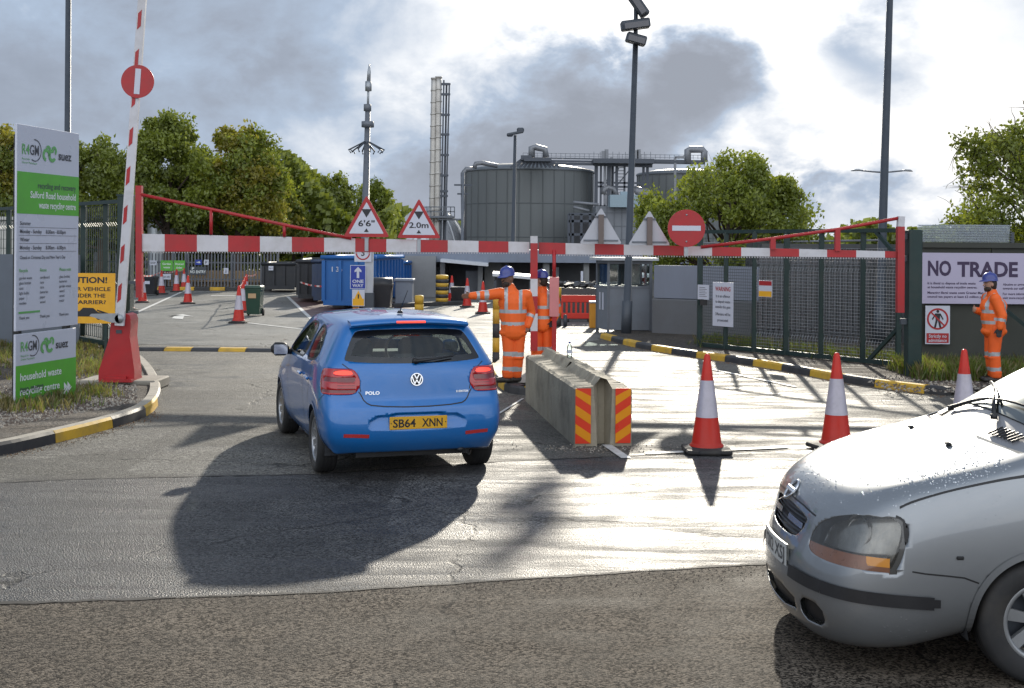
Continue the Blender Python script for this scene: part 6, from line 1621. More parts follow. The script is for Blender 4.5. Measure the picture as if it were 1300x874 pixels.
    for i in range(n+1):
        u = -1+2*i/n; x = .55*u; yb = .30-.05*(1-u*u)+.03*abs(u)**6; z = 1.385+.032*(1-u*u); yf = .52
        vs += [(x, yf, z+.035*(1-.1*u*u)-.004), (x, (yb+yf)/2, z+.022), (x, yb, z-.006), (x, yb+.004, z-.024), (x, yb+.06, z-.036), (x, .46, z-.06)]
        if i: 
            for j in range(5): fs.append(((i-1)*6+j, (i-1)*6+j+1, i*6+j+1, i*6+j))
    m.add(vs, fs, 0, True); m.add(vs[:6], [tuple(range(6))]); m.add(vs[-6:], [tuple(range(6))]); sp_ = m.build('spoiler', BLUE, T)
    m = MB(); m.add([(-.15, .243, 1.412), (.12, .243, 1.412), (.12, .243, 1.396), (-.15, .243, 1.396), (-.15, .262, 1.415), (.12, .262, 1.415)], [(3, 2, 1, 0), (0, 1, 5, 4)]); m.build('brake_lamp', REDG, sp_)
    # plate with its lettering
    pz = .525; py_ = proj(bvh2, 'rear', 0, pz)[0].y-.016; m = MB(); m.box((0, py_, pz), (.525, .010, .113), bev=.003); pl = m.build('number_plate', PLY, T, rot=None)
    m = MB(); text(m, 'SB64', -.232, pz-.036, .073, py_-.0065, 0, 'L', .018, .205); text(m, 'XNN', .030, pz-.036, .073, py_-.0065, 0, 'L', .018, .190)
    disc(m, -.248, pz+.0, .005, py_-.0065, 0, 10); disc(m, .248, pz, .005, py_-.0065, 0, 10); m.build('lettering', SIGNB, pl)
    # badge
    bz = .90; c = proj(bvh, 'rear', 0, bz)[0]; Mb = Matrix.Translation((0, c.y-.004, bz)) @ Matrix.Rotation(R(-8), 4, 'X')
    m = MB(); m.tube([(0, .004, 0), (0, -.010, 0)], .056, 32, mat=Mb); bd = m.build('badge', FRIT, T)
    m = MB(); ring(m, 0, 0, .057, .008, -.0125, 0, 32, mat=Mb)
    def stroke(pts):
        for a, b_ in zip(pts[:-1], pts[1:]):
            a, b_ = Vector(a), Vector(b_); d = (b_-a).normalized(); n_ = Vector((-d.y, d.x))*.0045
            m.add([(a.x-n_.x, -.0125, a.y-n_.y), (b_.x-n_.x, -.0125, b_.y-n_.y), (b_.x+n_.x, -.0125, b_.y+n_.y), (a.x+n_.x, -.0125, a.y+n_.y)], [(0, 1, 2, 3)], 0, False, Mb)
    stroke([(-.022, .044), (0, .004), (.022, .044)]); stroke([(-.043, .026), (-.020, -.040), (0, -.004), (.020, -.040), (.043, .026)]); m.build('emblem', CHROME, bd, recalc=False)
    m = MB()
    decal(m, bvh, 'rear', text2d('POLO', -.46, .775, .028, .125, bold=.03), .006); m.build('lettering', CHROME, T, recalc=False)
    m = MB(); decal(m, bvh, 'rear', text2d('BLUEMOTION', .37, .775, .018, .115, bold=.03), .006); m.build('lettering', CHROME, T, recalc=False)
    # low reflectors
    for s_ in (-1, 1):
        m = MB(); ribbon(m, bvh, 'rear', [(s_*.44, .415), (s_*.52, .420), (s_*.60, .423), (s_*.66, .424)], .032, .003); m.build('reflector', mat('reflector_red', (.42, .03, .03), .25, coat=.6), T, recalc=False)
    # wiper
    m = MB(); h0 = proj(bvh, 'rear', .0, 1.06)[0]; h1 = proj(bvh, 'rear', .36, 1.095)[0]; e = Vector((0, -.03, 0)); m.tube([h0+e, (h0+h1)/2+e*1.6+Vector((0, 0, .0)), h1+e], [.018, .010, .007], 8); m.tube([h0+e*1.2, h0-e*.3], .026, 12); m.build('wiper', BLACK, T)
    # aerial
    m = MB(); m.tube([(0.0, .78, 1.455), (0, .78, 1.482)], [.03, .02], 12); m.tube([(0, .78, 1.478), (0.02, .55, 1.68)], [.005, .003], 6); m.build('aerial', BLACK, T)
    # mirrors, handles
    for s_ in (-1, 1):
        m = MB(); m.box((s_*.925, 2.42, 1.00), (.19, .12, .14), 0, bev=.045); m.tube([(s_*.80, 2.44, .97), (s_*.88, 2.43, .97)], .03, 8); mo = m.build('mirror', BLACK if s_ < 0 else BLUE, T)
        for p in mo.data.polygons: p.use_smooth = True
        m = MB(); m.box((s_*.925, 2.357, 1.00), (.14, .006, .10)); m.build('mirror_glass', CHROME, mo)
        for yy in (1.52, 1.02):
            h, n_ = proj(bvh, 'left' if s_ < 0 else 'right', yy, .84); m = MB(); m.box(h+Vector((s_*.018, 0, 0)), (.03, .17, .028), 0, bev=.011); m.build('door_handle', BLUE, T)
    # wheels, wells, underside
    rim = mat('alloy_grey', (.36, .37, .39), .3, .8, var=.1, dirt=.15)
    for s_ in (-1, 1):
        make_wheel(T, (s_*.735, .70, .30), s_, .30, .19, 10, rim); make_wheel(T, (s_*.735, 3.16, .30), s_, .30, .19, 10, rim, steer=R(2))
        for cy in (.70, 3.16):
            m = MB(); M = Matrix.Translation((s_*.62, cy, .295)) @ Matrix.Rotation(pi/2, 4, 'Y'); well(m, M, .355, .16, s_); m.build('wheel_well', CARIN, T, recalc=False)
    m = MB(); m.box((0, 1.95, .24), (1.05, 3.5, .08)); m.box((.0, .30, .32), (1.1, .35, .12)); m.tube([(.42, .5, .25), (.42, .10, .25)], .03, 10); m.build('underbody', BLACK, T)
    m = MB(); m.box((0, 1.9, .42), (1.45, 2.2, .06)); seat(m, -.36, 1.75, .55); seat(m, .36, 1.75, .55); m.box((0, .95, .55), (1.2, .45, .16), bev=.05); m.box((0, .66, .76), (1.2, .14, .42), 0, (R(10), 0, 0), bev=.05)
    for x in (-.4, 0, .4): m.box((x, .62, 1.02), (.24, .09, .13), bev=.04)
    m.box((0, 2.62, .84), (1.36, .45, .22), bev=.05); m.tube([(.36+.17*cos(a*pi/8), 2.32, .98+.17*sin(a*pi/8)) for a in range(17)], .014, 6, caps=False); m.box((.0, .40, .80), (1.25, .35, .05)); m.build('interior', CABIN, T)
    # driver
    m = MB(); 
    return T
blue_car()
# ================================================================ silver car, facing left across the mouth of the road
SILV = paint('silver_paint', (.27, .285, .30), .75, .32, wet=.9)
WSG = glass('hazy_windscreen', (.62, .72, .70), 1.0)
for n__ in WSG.node_tree.nodes:
    if n__.type == 'BSDF_GLOSSY': n__.inputs['Roughness'].default_value = .16; n__.inputs[0].default_value = (.9, .95, .95, 1)
    if n__.type == 'MATH' and n__.operation == 'ADD': n__.inputs[1].default_value = .16
def silver_car():
    # local +y = towards its tail, nose at y = 0, so turn it so that +y points to world +x
    T = empty('silver_car', (1.44, 6.72, 0), R(-90), 'silver car waiting side-on at the edge of the picture with raindrops on its bonnet', 'car')
    global BUL; BUL = {4: -.16, 5: -.20, 6: -.10}
    def st(y, zs, ws, dy=None):
        dy = dy or [0]*8; return [(y+dy[j], zs[j], ws[j]) for j in range(8)]
    rows = [
     [(.13, .11, .46), (.085, .18, .515), (.07, .38, .53), (.10, .53, .52), (.13, .62, .51), (.14, .71, .49), (.17, .795, .45), (.25, .87, .41)],
     [(.23, .11, .68), (.205, .19, .755), (.20, .38, .76), (.22, .53, .755), (.25, .65, .73), (.26, .76, .69), (.29, .845, .62), (.335, .89, .50)],
     st(.50, (.12, .20, .38, .55, .72, .855, .935, .96), (.76, .835, .85, .85, .845, .81, .73, .56)),
     st(.80, (.22, .33, .46, .60, .79, .95, 1.015, 1.035), (.74, .855, .87, .875, .865, .83, .755, .60)),
     st(1.10, (.22, .33, .46, .62, .82, 1.03, 1.085, 1.09), (.76, .86, .875, .88, .875, .84, .78, .64)),
     st(1.42, (.20, .30, .46, .64, .83, 1.04, 1.19, 1.26), (.76, .84, .87, .875, .87, .84, .77, .68)),
     st(1.85, (.19, .30, .48, .66, .84, 1.04, 1.32, 1.52), (.76, .83, .865, .87, .87, .84, .75, .64)),
     st(2.35, (.19, .30, .48, .66, .85, 1.03, 1.34, 1.575), (.76, .83, .865, .87, .87, .84, .74, .61)),
     st(2.95, (.19, .30, .48, .66, .86, 1.04, 1.36, 1.60), (.76, .84, .865, .87, .87, .84, .73, .60)),
     st(3.55, (.22, .33, .50, .68, .87, 1.05, 1.35, 1.585), (.76, .86, .87, .87, .865, .83, .72, .58)),
     st(3.98, (.26, .34, .50, .68, .87, 1.05, 1.31, 1.52), (.72, .82, .85, .85, .84, .79, .68, .54)),
     [(4.18, .30, .62), (4.25, .34, .70), (4.26, .50, .72), (4.24, .68, .72), (4.20, .87, .70), (4.16, 1.05, .66), (4.04, 1.30, .58), (3.90, 1.48, .50)]]
    tops = [.02, .03, .03, .025, .02, .04, .045, .04, .04, .04, .04, .03]
    bm = lattice(rows, tops, [.05, .07, .075, .07, .06, .05, .045, .04], [.06]*8, 3)
    # this car runs nose first along +y from 0; views: 'rear' ray (from y=-3) hits the nose
    bvh = BVHTree.FromBMesh(bm)
    for (cy, r) in ((1.13, .345), (3.66, .35)):
        def arch(co, cy=cy, r=r): return abs(co.x) > .50 and (co.y-cy)**2+(co.z-.30)**2 < r*r
        a = split_off(bm, arch); a.free()
    fw_ = chaikin([(1.72, 1.06), (1.80, 1.14), (2.05, 1.36), (2.25, 1.47), (2.68, 1.50), (2.70, 1.06)], 2); rw_ = chaikin([(2.76, 1.06), (2.76, 1.50), (3.45, 1.48), (3.55, 1.40), (3.48, 1.10)], 2)
    for pl in (fw_, rw_):
        def reg(co, pl=pl): return abs(co.x) > .45 and inside(pl, co.y, co.z)
        g = split_off(bm, reg)
        for s_ in (-1, 1):
            h = g.copy(); bmesh.ops.delete(h, geom=[v for v in h.verts if v.co.x*s_ < 0], context='VERTS'); bm_obj(h, 'side_window', TINT, T, -.004)
        g.free()
    def wreg(co): return 1.0 < co.y < 2.45 and co.z > 1.05 and co.y > 1.15+.12*(co.x/.7)**2 and abs(co.x) < .735-(co.z-1.09)*.27 and co.z < 1.555
    g = split_off(bm, wreg); bm_obj(g, 'windscreen', WSG, T, -.004)
    # cowl panel below the glass
    def creg(co): return .8 < co.y < 1.5 and co.z > 1.0 and abs(co.x) < .70 and .98+.12*(co.x/.71)**2 < co.y
    g = split_off(bm, creg); bm_obj(g, 'cowl', mat('cowl_grey', (.20, .20, .21), .35, var=.3, coat=.5), T, -.012)
    def bk(co): return co.y > 3.7 and 1.08 < co.z < 1.45 and abs(co.x) < .60
    g = split_off(bm, bk); bm_obj(g, 'rear_window', TINTD, T, -.004)
    # headlights: wrap round the corner
    hl_f = [(.44, .545), (.42, .60), (.46, .68), (.56, .745), (.66, .765), (2, .765), (2, .52), (.60, .525)]
    hp_f = chaikin([(.42, .60), (.45, .68), (.56, .755), (.70, .79), (1.2, .80), (1.2, .53), (.60, .53), (.44, .55)], 2); hp_s = chaikin([(-.3, .82), (.38, .805), (.475, .795), (.485, .70), (.43, .525), (.36, .52), (-.3, .52)], 2)
    def hreg(co):
        return co.y < .6 and inside(hp_f, abs(co.x), co.z) and inside(hp_s, co.y, co.z)
        if co.y > .60: return False
        ax = abs(co.x)
        if not inside(hl_f, ax, co.z): return False
        top = .76+.02*min(1, co.y/.5); return co.y < .50-.35*max(0, .62-co.z) and co.z < top
    g = split_off(bm, hreg)
    HG_ = bpy.data.materials.new('headlight_glass'); t = nt(HG_); o_ = node(t, 'ShaderNodeOutputMaterial'); b_ = node(t, 'ShaderNodeBsdfPrincipled'); t.links.new(b_.outputs[0], o_.inputs[0])
    tc = node(t, 'ShaderNodeTexCoord').outputs['Object']; n_ = noise(t, tc, 9, 4); mp = node(t, 'ShaderNodeMapping'); mp.inputs['Scale'].default_value = (1, 1, .15); t.links.new(tc, mp.inputs[0]); wv = noise(t, mp.outputs[0], 60, 2)
    c = mix(t, ramp(t, mth(t, 'ADD', mth(t, 'MULTIPLY', n_, .6), mth(t, 'MULTIPLY', wv, .4)), [(.25, 0.0), (.75, 1.0)]), (.16, .16, .155), (.50, .49, .47)); t.links.new(c, b_.inputs['Base Color'])
    b_.inputs['Roughness'].default_value = .25; b_.inputs['Metallic'].default_value = .75; b_.inputs['Coat Weight'].default_value = 1; b_.inputs['Coat Roughness'].default_value = .06
    HGL = glass('hazy_lens', (.80, .80, .78), 1.1); tq = HGL.node_tree; oq = next(n for n in tq.nodes if n.type == 'OUTPUT_MATERIAL'); mq = next(n for n in tq.nodes if n.type == 'MIX_SHADER'); dq = node(tq, 'ShaderNodeBsdfDiffuse'); dq.inputs[0].default_value = (.42, .41, .38, 1)
    m2 = node(tq, 'ShaderNodeMixShader'); m2.inputs[0].default_value = .07; tq.links.new(mq.outputs[0], m2.inputs[1]); tq.links.new(dq.outputs[0], m2.inputs[2]); tq.links.new(m2.outputs[0], oq.inputs[0])
    AMB = mat('indicator_amber', (.17, .07, .035), .3, .2, var=.3, coat=1, scale=20); AMBL = mat('indicator_bright', (.55, .22, .02), .3, .1, var=.2, coat=1)
    for s_ in (-1, 1):
        h = g.copy(); bmesh.ops.delete(h, geom=[v for v in h.verts if v.co.x*s_ < 0], context='VERTS')
        def ar(co): return co.z < .598 and co.y < .40
        d = split_off(h, ar)
        hp_i = [(y-.022, .66+(z-.66)*.93) for y, z in hp_s]
        def bord(co): return not inside(hp_i, co.y, co.z) and co.y > .2
        bo = split_off(h, bord)
        hin = h.copy(); L = bm_obj(h, 'headlight', HGL, T, -.002)
        for v in hin.verts: v.co.y += .03*max(0, 1-abs(v.co.x)/.95); v.co.x *= .955
        bm_obj(hin, 'reflector', HG_, L, -.07)
        q = MB(); Mq = Matrix.Translation((s_*.60, .305, .69)) @ Matrix.Rotation(R(28*s_), 4, 'Z') @ Matrix.Rotation(pi/2, 4, 'X'); q.lathe([(.075, 0), (.070, -.02), (.045, -.045), (.018, -.055), (0, -.055)], 24, 0, Mq); q.build('lamp_bowl', CHROME, L)
        def ab(co): return co.y > .30 and co.z > .555
        e = split_off(d, ab); bm_obj(d, 'indicator', AMB, L, -.004); bm_obj(e, 'indicator', AMBL, L, -.003); bm_obj(bo, 'lamp_edge', mat('lamp_edge', (.05, .05, .048), .25, coat=1), L, -.003)
    g.free()
    # grille and lower intake openings
    gr = chaikin([(-.34, .70), (0, .725), (.34, .70), (.33, .655), (.29, .60), (.25, .575), (0, .565), (-.25, .575), (-.29, .60), (-.33, .655)], 1)
    def greg(co): return co.y < .40 and inside(gr, co.x, co.z)
    g = split_off(bm, greg); G_ = bm_obj(g, 'grille', BLACK, T, -.035)
    m = MB()
    for zz in (.59, .61, .63, .66, .68, .70): ribbon(m, bvh, 'rear', [(-.31+abs(zz-.66)*.8, zz), (.31-abs(zz-.66)*.8, zz)], .007, -.012)
    m.build('grille_bar', DGREY, G_, recalc=False)
    for s_ in (-1, 1):
        m = MB(); ribbon(m, bvh, 'rear', [(s_*.075, .648), (s_*.31, .640)], .030, .004); m.build('grille_chrome', mat('dull_chrome', (.45, .46, .48), .25, .9), G_, recalc=False)
    lo = chaikin([(-.36, .31), (.36, .31), (.36, .20), (-.36, .20)], 1)
    def loreg(co): return co.y < .40 and inside(lo, co.x, co.z)
    g = split_off(bm, loreg); bm_obj(g, 'lower_grille', BLACK, T, -.03)
    for s_ in (-1, 1):
        fg = chaikin([(s_*.42, .315), (s_*.60, .315), (s_*.62, .20), (s_*.42, .20)], 1)
        def freg(co): return co.y < .42 and inside(fg, co.x, co.z)
        g = split_off(bm, freg); bm_obj(g, 'fog_recess', BLACK, T, -.03)
    bm_obj(bm, 'body', SILV, T, 0, .006)
    for v in ('left', 'right'):
        m = MB()
        for cy in (1.13, 3.66): ribbon(m, bvh, v, [(cy+.350*cos(R(a)), .30+.350*sin(R(a))) for a in range(-12, 193, 4)], .032, .005, step=.02)
        m.build('arch_lip', SILV, T, recalc=False)
    for s_, v in ((-1, 'left'), (1, 'right')):
        m = MB(); e1_ = [q for q in hp_s if q[0] > .16]; k0 = max(range(len(hp_s)), key=lambda i: hp_s[i][1] if hp_s[i][0] > .14 else -1)
        side_pts = sorted([q for q in hp_s if q[0] > .42 and q[1] > .66], key=lambda q: (q[0])); low_pts = sorted([q for q in hp_s if q[0] > .24 and q[1] <= .66], key=lambda q: -q[0])
        ribbon(m, bvh, v, side_pts, .011, .003, step=.012); m.build('lamp_gasket', BLACK, T, recalc=False)
    # rain beads lying on bonnet and wings
    rnd = random.Random(9); m = MB(); cnt = 0
    while cnt < 2000:
        x = rnd.uniform(-.80, .80); y = rnd.uniform(.16, 1.0); 
        if sin(x*5+1.3)*sin(y*6+.4)+rnd.gauss(0, .55) < .1: continue
        h, n_ = proj(bvh, 'top', x, y)
        if h is None: continue
        if n_.z < 0: n_ = -n_
        if n_.z < .35 or h.z < .6: continue
        cnt += 1; r_ = rnd.choice((.002, .0026, .003, .0036, .0048))*rnd.uniform(.8, 1.2); a = n_.orthogonal().normalized(); b2 = n_.cross(a); k = 7; vs = []
        for rr, hh in ((1, .0008), (.72, r_*.42)):
            for q in range(k): an = 2*pi*q/k; vs.append(h+(a*cos(an)+b2*sin(an)*rnd.uniform(.9, 1.1))*r_*rr+n_*hh)
        vs.append(h+n_*r_*.55); m.add(vs, [(q, (q+1) % k, k+(q+1) % k, k+q) for q in range(k)]+[(k+q, k+(q+1) % k, 2*k) for q in range(k)], 0, True)
    DROP = bpy.data.materials.new('water_bead'); t = nt(DROP); o_ = node(t, 'ShaderNodeOutputMaterial'); b_ = node(t, 'ShaderNodeBsdfPrincipled'); t.links.new(b_.outputs[0], o_.inputs[0])
    b_.inputs['Base Color'].default_value = (.62, .64, .66, 1); b_.inputs['Metallic'].default_value = .5; b_.inputs['Roughness'].default_value = .12; b_.inputs['Coat Weight'].default_value = 1
    tag(m.build('raindrops', DROP, T, recalc=False), kind='stuff')
    # seams
    m = MB()
    for s_, v in ((-1, 'left'), (1, 'right')):
        ribbon(m, bvh, v, [(.50, .545), (.56, .538), (.66, .532), (.74, .525), (.81, .50)], .008)
        ribbon(m, bvh, v, [(1.62, 1.0), (1.56, .8), (1.50, .5), (1.46, .28)], .007); ribbon(m, bvh, v, [(2.72, 1.05), (2.72, .3)], .007); ribbon(m, bvh, v, [(3.45, 1.05), (3.30, .75), (3.20, .6)], .007)
    for s_ in (-1, 1):
        ribbon(m, bvh, 'top', chaikin([(s_*.765, .46), (s_*.79, .60), (s_*.812, .85), (s_*.828, 1.12), (s_*.82, 1.32)], 2, False), .0065, .0018)
    ribbon(m, bvh, 'rear', [(-.42, .72), (-.25, .738), (0, .745), (.25, .738), (.42, .72)], .008)
    m.build('panel_gap', BLACK, T, recalc=False)
    # bumper rubbing strips
    for s_, v in ((-1, 'left'), (1, 'right')):
        m = MB(); pts = []
        STR = [(s_*x, z) for x, z in ((.30, .415), (.45, .412), (.60, .408))]
        ribbon(m, bvh, 'rear', [(s_*.30, .41), (s_*.60, .405)], .062, .014); ribbon(m, bvh, v, [(.125, .405), (.30, .402), (.45, .400), (.60, .398)], .062, .014)
        ribbon(m, bvh, v, [(.60, .398), (.63, .398)], .04, .012)
        m.build('rubbing_strip', mat('strip_black', (.02, .02, .022), .35, var=.2), T, recalc=False)
    # badge
    c, n_ = proj(bvh, 'rear', 0, .775); Mb = Matrix.Translation((0, c.y-.012, c.z)) @ Matrix.Rotation(R(-38), 4, 'X'); m = MB()
    q = [(.058*cos(2*pi*k/28), 0, .058*sin(2*pi*k/28)) for k in range(29)]; m.tube([Mb @ Vector(p) for p in q], .0085, 8, caps=False); m.box((0, -.004, 0), (.145, .016, .026), 0, bev=.004, mat=Mb); m.build('badge', CHROME, T)
    # plate
    pz = .475; py_ = proj(bvh, 'rear', 0, pz)[0].y-.02; m = MB(); vs = []; fs = []
    for i in range(13):
        x = -.262+.524*i/12; y = proj(bvh, 'rear', x, pz)[0].y-.016; vs += [(x, y, pz-.058), (x, y, pz+.058), (x, y+.010, pz+.058), (x, y+.010, pz-.058)]
        if i:
            o = 4*(i-1)
            for j in range(4): fs.append((o+j, o+(j+1) % 4, o+4+(j+1) % 4, o+4+j))
    m.add(vs, fs); pl = m.build('number_plate', PLW, T)
    m = MB(); vs, fs = text2d('YS02 XSJ', 0, pz-.036, .074, .46, 'C', .018); m.add([(v[0], proj(bvh, 'rear', v[0], pz)[0].y-.0175, v[1]) for v in vs], fs); m.build('lettering', mat('plate_ink', (.07, .07, .075), .5), pl, recalc=False)
    # washer jets, wipers
    for s_ in (-1, 1):
        h, n_ = proj(bvh, 'top', s_*.30, .86); m = MB(); m.box(h+Vector((0, 0, .008)), (.045, .03, .016), 0, bev=.006); m.build('washer_jet', BLACK, T)
    m = MB()
    for k in range(7):
        for s_ in (-1, 1):
            a, _ = proj(bvh, 'top', s_*(.35+.03*k), 1.05+.008*k); b2, _ = proj(bvh, 'top', s_*(.37+.03*k), 1.12+.008*k)
            if a and b2: m.tube([a+Vector((0, 0, -.004)), b2+Vector((0, 0, -.004))], .0045, 4)
    m.build('cowl_vent', BLACK, T)
    for (x0, x1, y0, y1) in ((.25, -.42, 1.12, 1.34), (-.30, .35, 1.09, 1.22)):
        a, _ = proj(bvh, 'top', x0, y0); b2, _ = proj(bvh, 'top', x1, y1); md_, _ = proj(bvh, 'top', (x0+x1)/2, (y0+y1)/2+.02); u = Vector((0, 0, 1))
        m = MB(); m.tube([a+u*.015, a.lerp(md_, .6)+u*.03, md_+u*.028], [.013, .009, .007], 8); m.tube([proj(bvh, 'top', x0+(x1-x0)*k/8*1.05+(x1-x0)*.05, y0+.05+(y1-y0)*k/8)[0]+u*.014 for k in range(1, 9)], .007, 6)
        m.tube([a, a+u*.025], .018, 12); m.build('wiper', BLACK, T)
    for s_ in (-1, 1):
        m = MB(); m.box((s_*.98, 1.72, 1.10), (.20, .13, .16), 0, bev=.05); m.tube([(s_*.84, 1.72, 1.04), (s_*.93, 1.72, 1.06)], .03, 8); mo = m.build('mirror', SILV, T)
        for p in mo.data.polygons: p.use_smooth = True
        m = MB(); m.box((s_*.98, 1.788, 1.10), (.15, .006, .12)); m.build('mirror_glass', CHROME, mo)
        h, n_ = proj(bvh, 'left' if s_ < 0 else 'right', .72, .62); m = MB(); m.box(h+Vector((s_*.003, 0, 0)), (.012, .035, .018), 0, bev=.004); m.build('side_repeater', BLACK, T)
        for yy in (2.55, 3.30):
            h, n_ = proj(bvh, 'left' if s_ < 0 else 'right', yy, .88); m = MB(); m.box(h+Vector((s_*.018, 0, 0)), (.03, .17, .03), 0, bev=.011); m.build('door_handle', SILV, T)
    rim = mat('steel_trim', (.30, .31, .32), .4, .6, var=.1, dirt=.2)
    for s_ in (-1, 1):
        for cy in (1.13, 3.66):
            make_wheel(T, (s_*.765, cy, .305), s_, .305, .195, 7, rim, rimr=.195)
            m = MB(); M = Matrix.Translation((s_*.64, cy, .30)) @ Matrix.Rotation(pi/2, 4, 'Y'); well(m, M, .362, .18, s_); m.build('wheel_well', CARIN, T, recalc=False)
        g2 = [(4.10, 0)]
        m = MB(); h = proj(bvh, 'left' if s_ < 0 else 'right', 4.08, .9)[0]; m.box(h+Vector((s_*.004, .03, 0)), (.03, .14, .34), 0, bev=.012); m.build('tail_light', REDL, T)
    m = MB(); m.box((0, 2.2, .24), (1.1, 3.6, .08)); m.build('underbody', BLACK, T)
    m = MB(); m.box((0, 2.4, .45), (1.5, 2.2, .06)); m.box((0, 1.52, .95), (1.40, .42, .16), bev=.05)
    for x in (-.38, .38):
        m.box((x, 2.35, .62), (.5, .5, .16), 0, bev=.05); m.box((x, 2.64, .95), (.47, .14, .62), 0, (R(-12), 0, 0), bev=.05); m.box((x, 2.72, 1.36), (.26, .10, .17), 0, bev=.04)
    m.box((0, 3.35, .65), (1.3, .5, .16), bev=.05); m.box((0, 3.6, .95), (1.3, .14, .6), 0, (R(-12), 0, 0), bev=.05); m.build('interior', CABIN, T)
silver_car()
# ---------------------------------------------------------------- people
SKIN_D = mat('skin_dark', (.19, .10, .065), .5, var=.1, spec=.4); SKIN_L = mat('skin_light', (.42, .24, .17), .5, var=.08, spec=.4)
HIVIS = mat('hivis_orange', (.85, .13, .012), .65, var=.12, scale=9, bump=.35, bscale=22, dirt=.12, dirtcol=(.35, .08, .02)); HIT = mat('hivis_trouser', (.82, .115, .012), .7, var=.14, scale=8, bump=.4, bscale=18, dirt=.16, dirtcol=(.3, .07, .02))
REFL = mat('reflective_tape', (.42, .43, .44), .35, .3, var=.15, scale=20); BOOT = mat('boot_black', (.025, .022, .02), .55, var=.3, dirt=.3); HELM = mat('helmet_blue', (.02, .035, .22), .3, coat=.5, var=.1); HAIR = mat('hair_dark', (.03, .018, .012), .7, var=.3); GLOVE = mat('glove_black', (.015, .015, .017), .7)
def capsule(m, a, b_, ra, rb, n=14):
    a = Vector(a); b_ = Vector(b_); d = (b_-a); L = d.length; d.normalize(); pts = []; rs = []
    for k in range(5): an = pi/2*(k/4); pts.append(a-d*ra*cos(an)); rs.append(max(.001, ra*sin(an)))
    for k in range(1, 4): pts.append(a.lerp(b_, k/4)); rs.append(ra+(rb-ra)*k/4)
    for k in range(5): an = pi/2*(k/4); pts.append(b_+d*rb*sin(an)); rs.append(max(.001, rb*cos(an)))
    m.tube(pts, rs, n)
def ellipsoid(m, c, r, n=14, rot=None):
    M = Matrix.Translation(Vector(c))
    if rot: M = M @ Euler(rot).to_matrix().to_4x4()
    M = M @ Matrix.Diagonal((*r, 1)); m.lathe([(max(.001, cos(a)), sin(a)) for a in [pi*(k/10-.5) for k in range(11)]], n, 0, M)
def remesh(m, name, mats, parent, vox=.011, smooth=2, fn=None):
    me = bpy.data.meshes.new(name); me.from_pydata(m.v, [], m.f); o = bpy.data.objects.new(name, me); C.objects.link(o)
    md = o.modifiers.new('r', 'REMESH'); md.mode = 'VOXEL'; md.voxel_size = vox
    if smooth: s_ = o.modifiers.new('s', 'SMOOTH'); s_.iterations = smooth; s_.factor = .5
    bpy.context.view_layer.update(); dg = bpy.context.evaluated_depsgraph_get(); me2 = bpy.data.meshes.new_from_object(o.evaluated_get(dg)); bpy.data.objects.remove(o)
    me2.name = name
    for mm in mats: me2.materials.append(mm)
    me2.polygons.foreach_set('use_smooth', [True]*len(me2.polygons))
    if fn: me2.polygons.foreach_set('material_index', [fn(p.center) for p in me2.polygons])
    return link(name, me2, parent)
def hand(m, w_, dirv, side, s=1.0, curl=.3):
    """palm with four fingers and a thumb; dirv = pointing direction, side = thumb direction"""
    d = Vector(dirv).normalized(); sd = Vector(side).normalized(); nrm = d.cross(sd).normalized(); w_ = Vector(w_)
    for k in range(4):
        o = sd*(.030-.020*k)*s; capsule(m, w_+o*.7, w_+d*.085*s+o, .016*s, .014*s, 8)
        L = (.070, .080, .074, .056)[k]*s; p0 = w_+d*.085*s+o; p1 = p0+(d*cos(curl)-nrm*sin(curl))*L*.5; p2 = p1+(d*cos(curl*2.2)-nrm*sin(curl*2.2))*L*.5
        capsule(m, p0, p1, .0105*s, .0095*s, 8); capsule(m, p1, p2, .0095*s, .0075*s, 8)
    t0 = w_+sd*.02*s+d*.02*s; t1 = t0+(sd*.8+d*.6)*.045*s; t2 = t1+(sd*.35+d*.9-nrm*.2)*.038*s; capsule(m, t0, t1, .014*s, .012*s, 8); capsule(m, t1, t2, .012*s, .009*s, 8)
def head(m, c, face, s=1.0):
    """c = head centre, face = horizontal unit vector of gaze"""
    f = Vector(face).normalized(); c = Vector(c); r = Vector((-f.y, f.x, 0)); rz = atan2(f.y, f.x)
    ellipsoid(m, c+Vector((0, 0, .02))-f*.01, (.098*s, .076*s, .112*s), 16, (0, 0, rz)); ellipsoid(m, c+f*.02-Vector((0, 0, .06)), (.066*s, .055*s, .062*s), 14, (0, 0, rz))
    ellipsoid(m, c+f*.055-Vector((0, 0, .095)), (.030*s, .030*s, .024*s), 10, (0, 0, rz)); 
    capsule(m, c+f*.086+Vector((0, 0, .02)), c+f*.108-Vector((0, 0, .018)), .010, .015, 8)
    for k in (-1, 1): ellipsoid(m, c+r*k*.078-Vector((0, 0, .005))-f*.01, (.018, .010, .032), 8, (0, 0, rz)); ellipsoid(m, c+f*.086+r*k*.032+Vector((0, 0, .048)), (.014, .024, .008), 8, (0, 0, rz))
    ellipsoid(m, c+f*.088-Vector((0, 0, .05)), (.012, .026, .010), 8, (0, 0, rz))
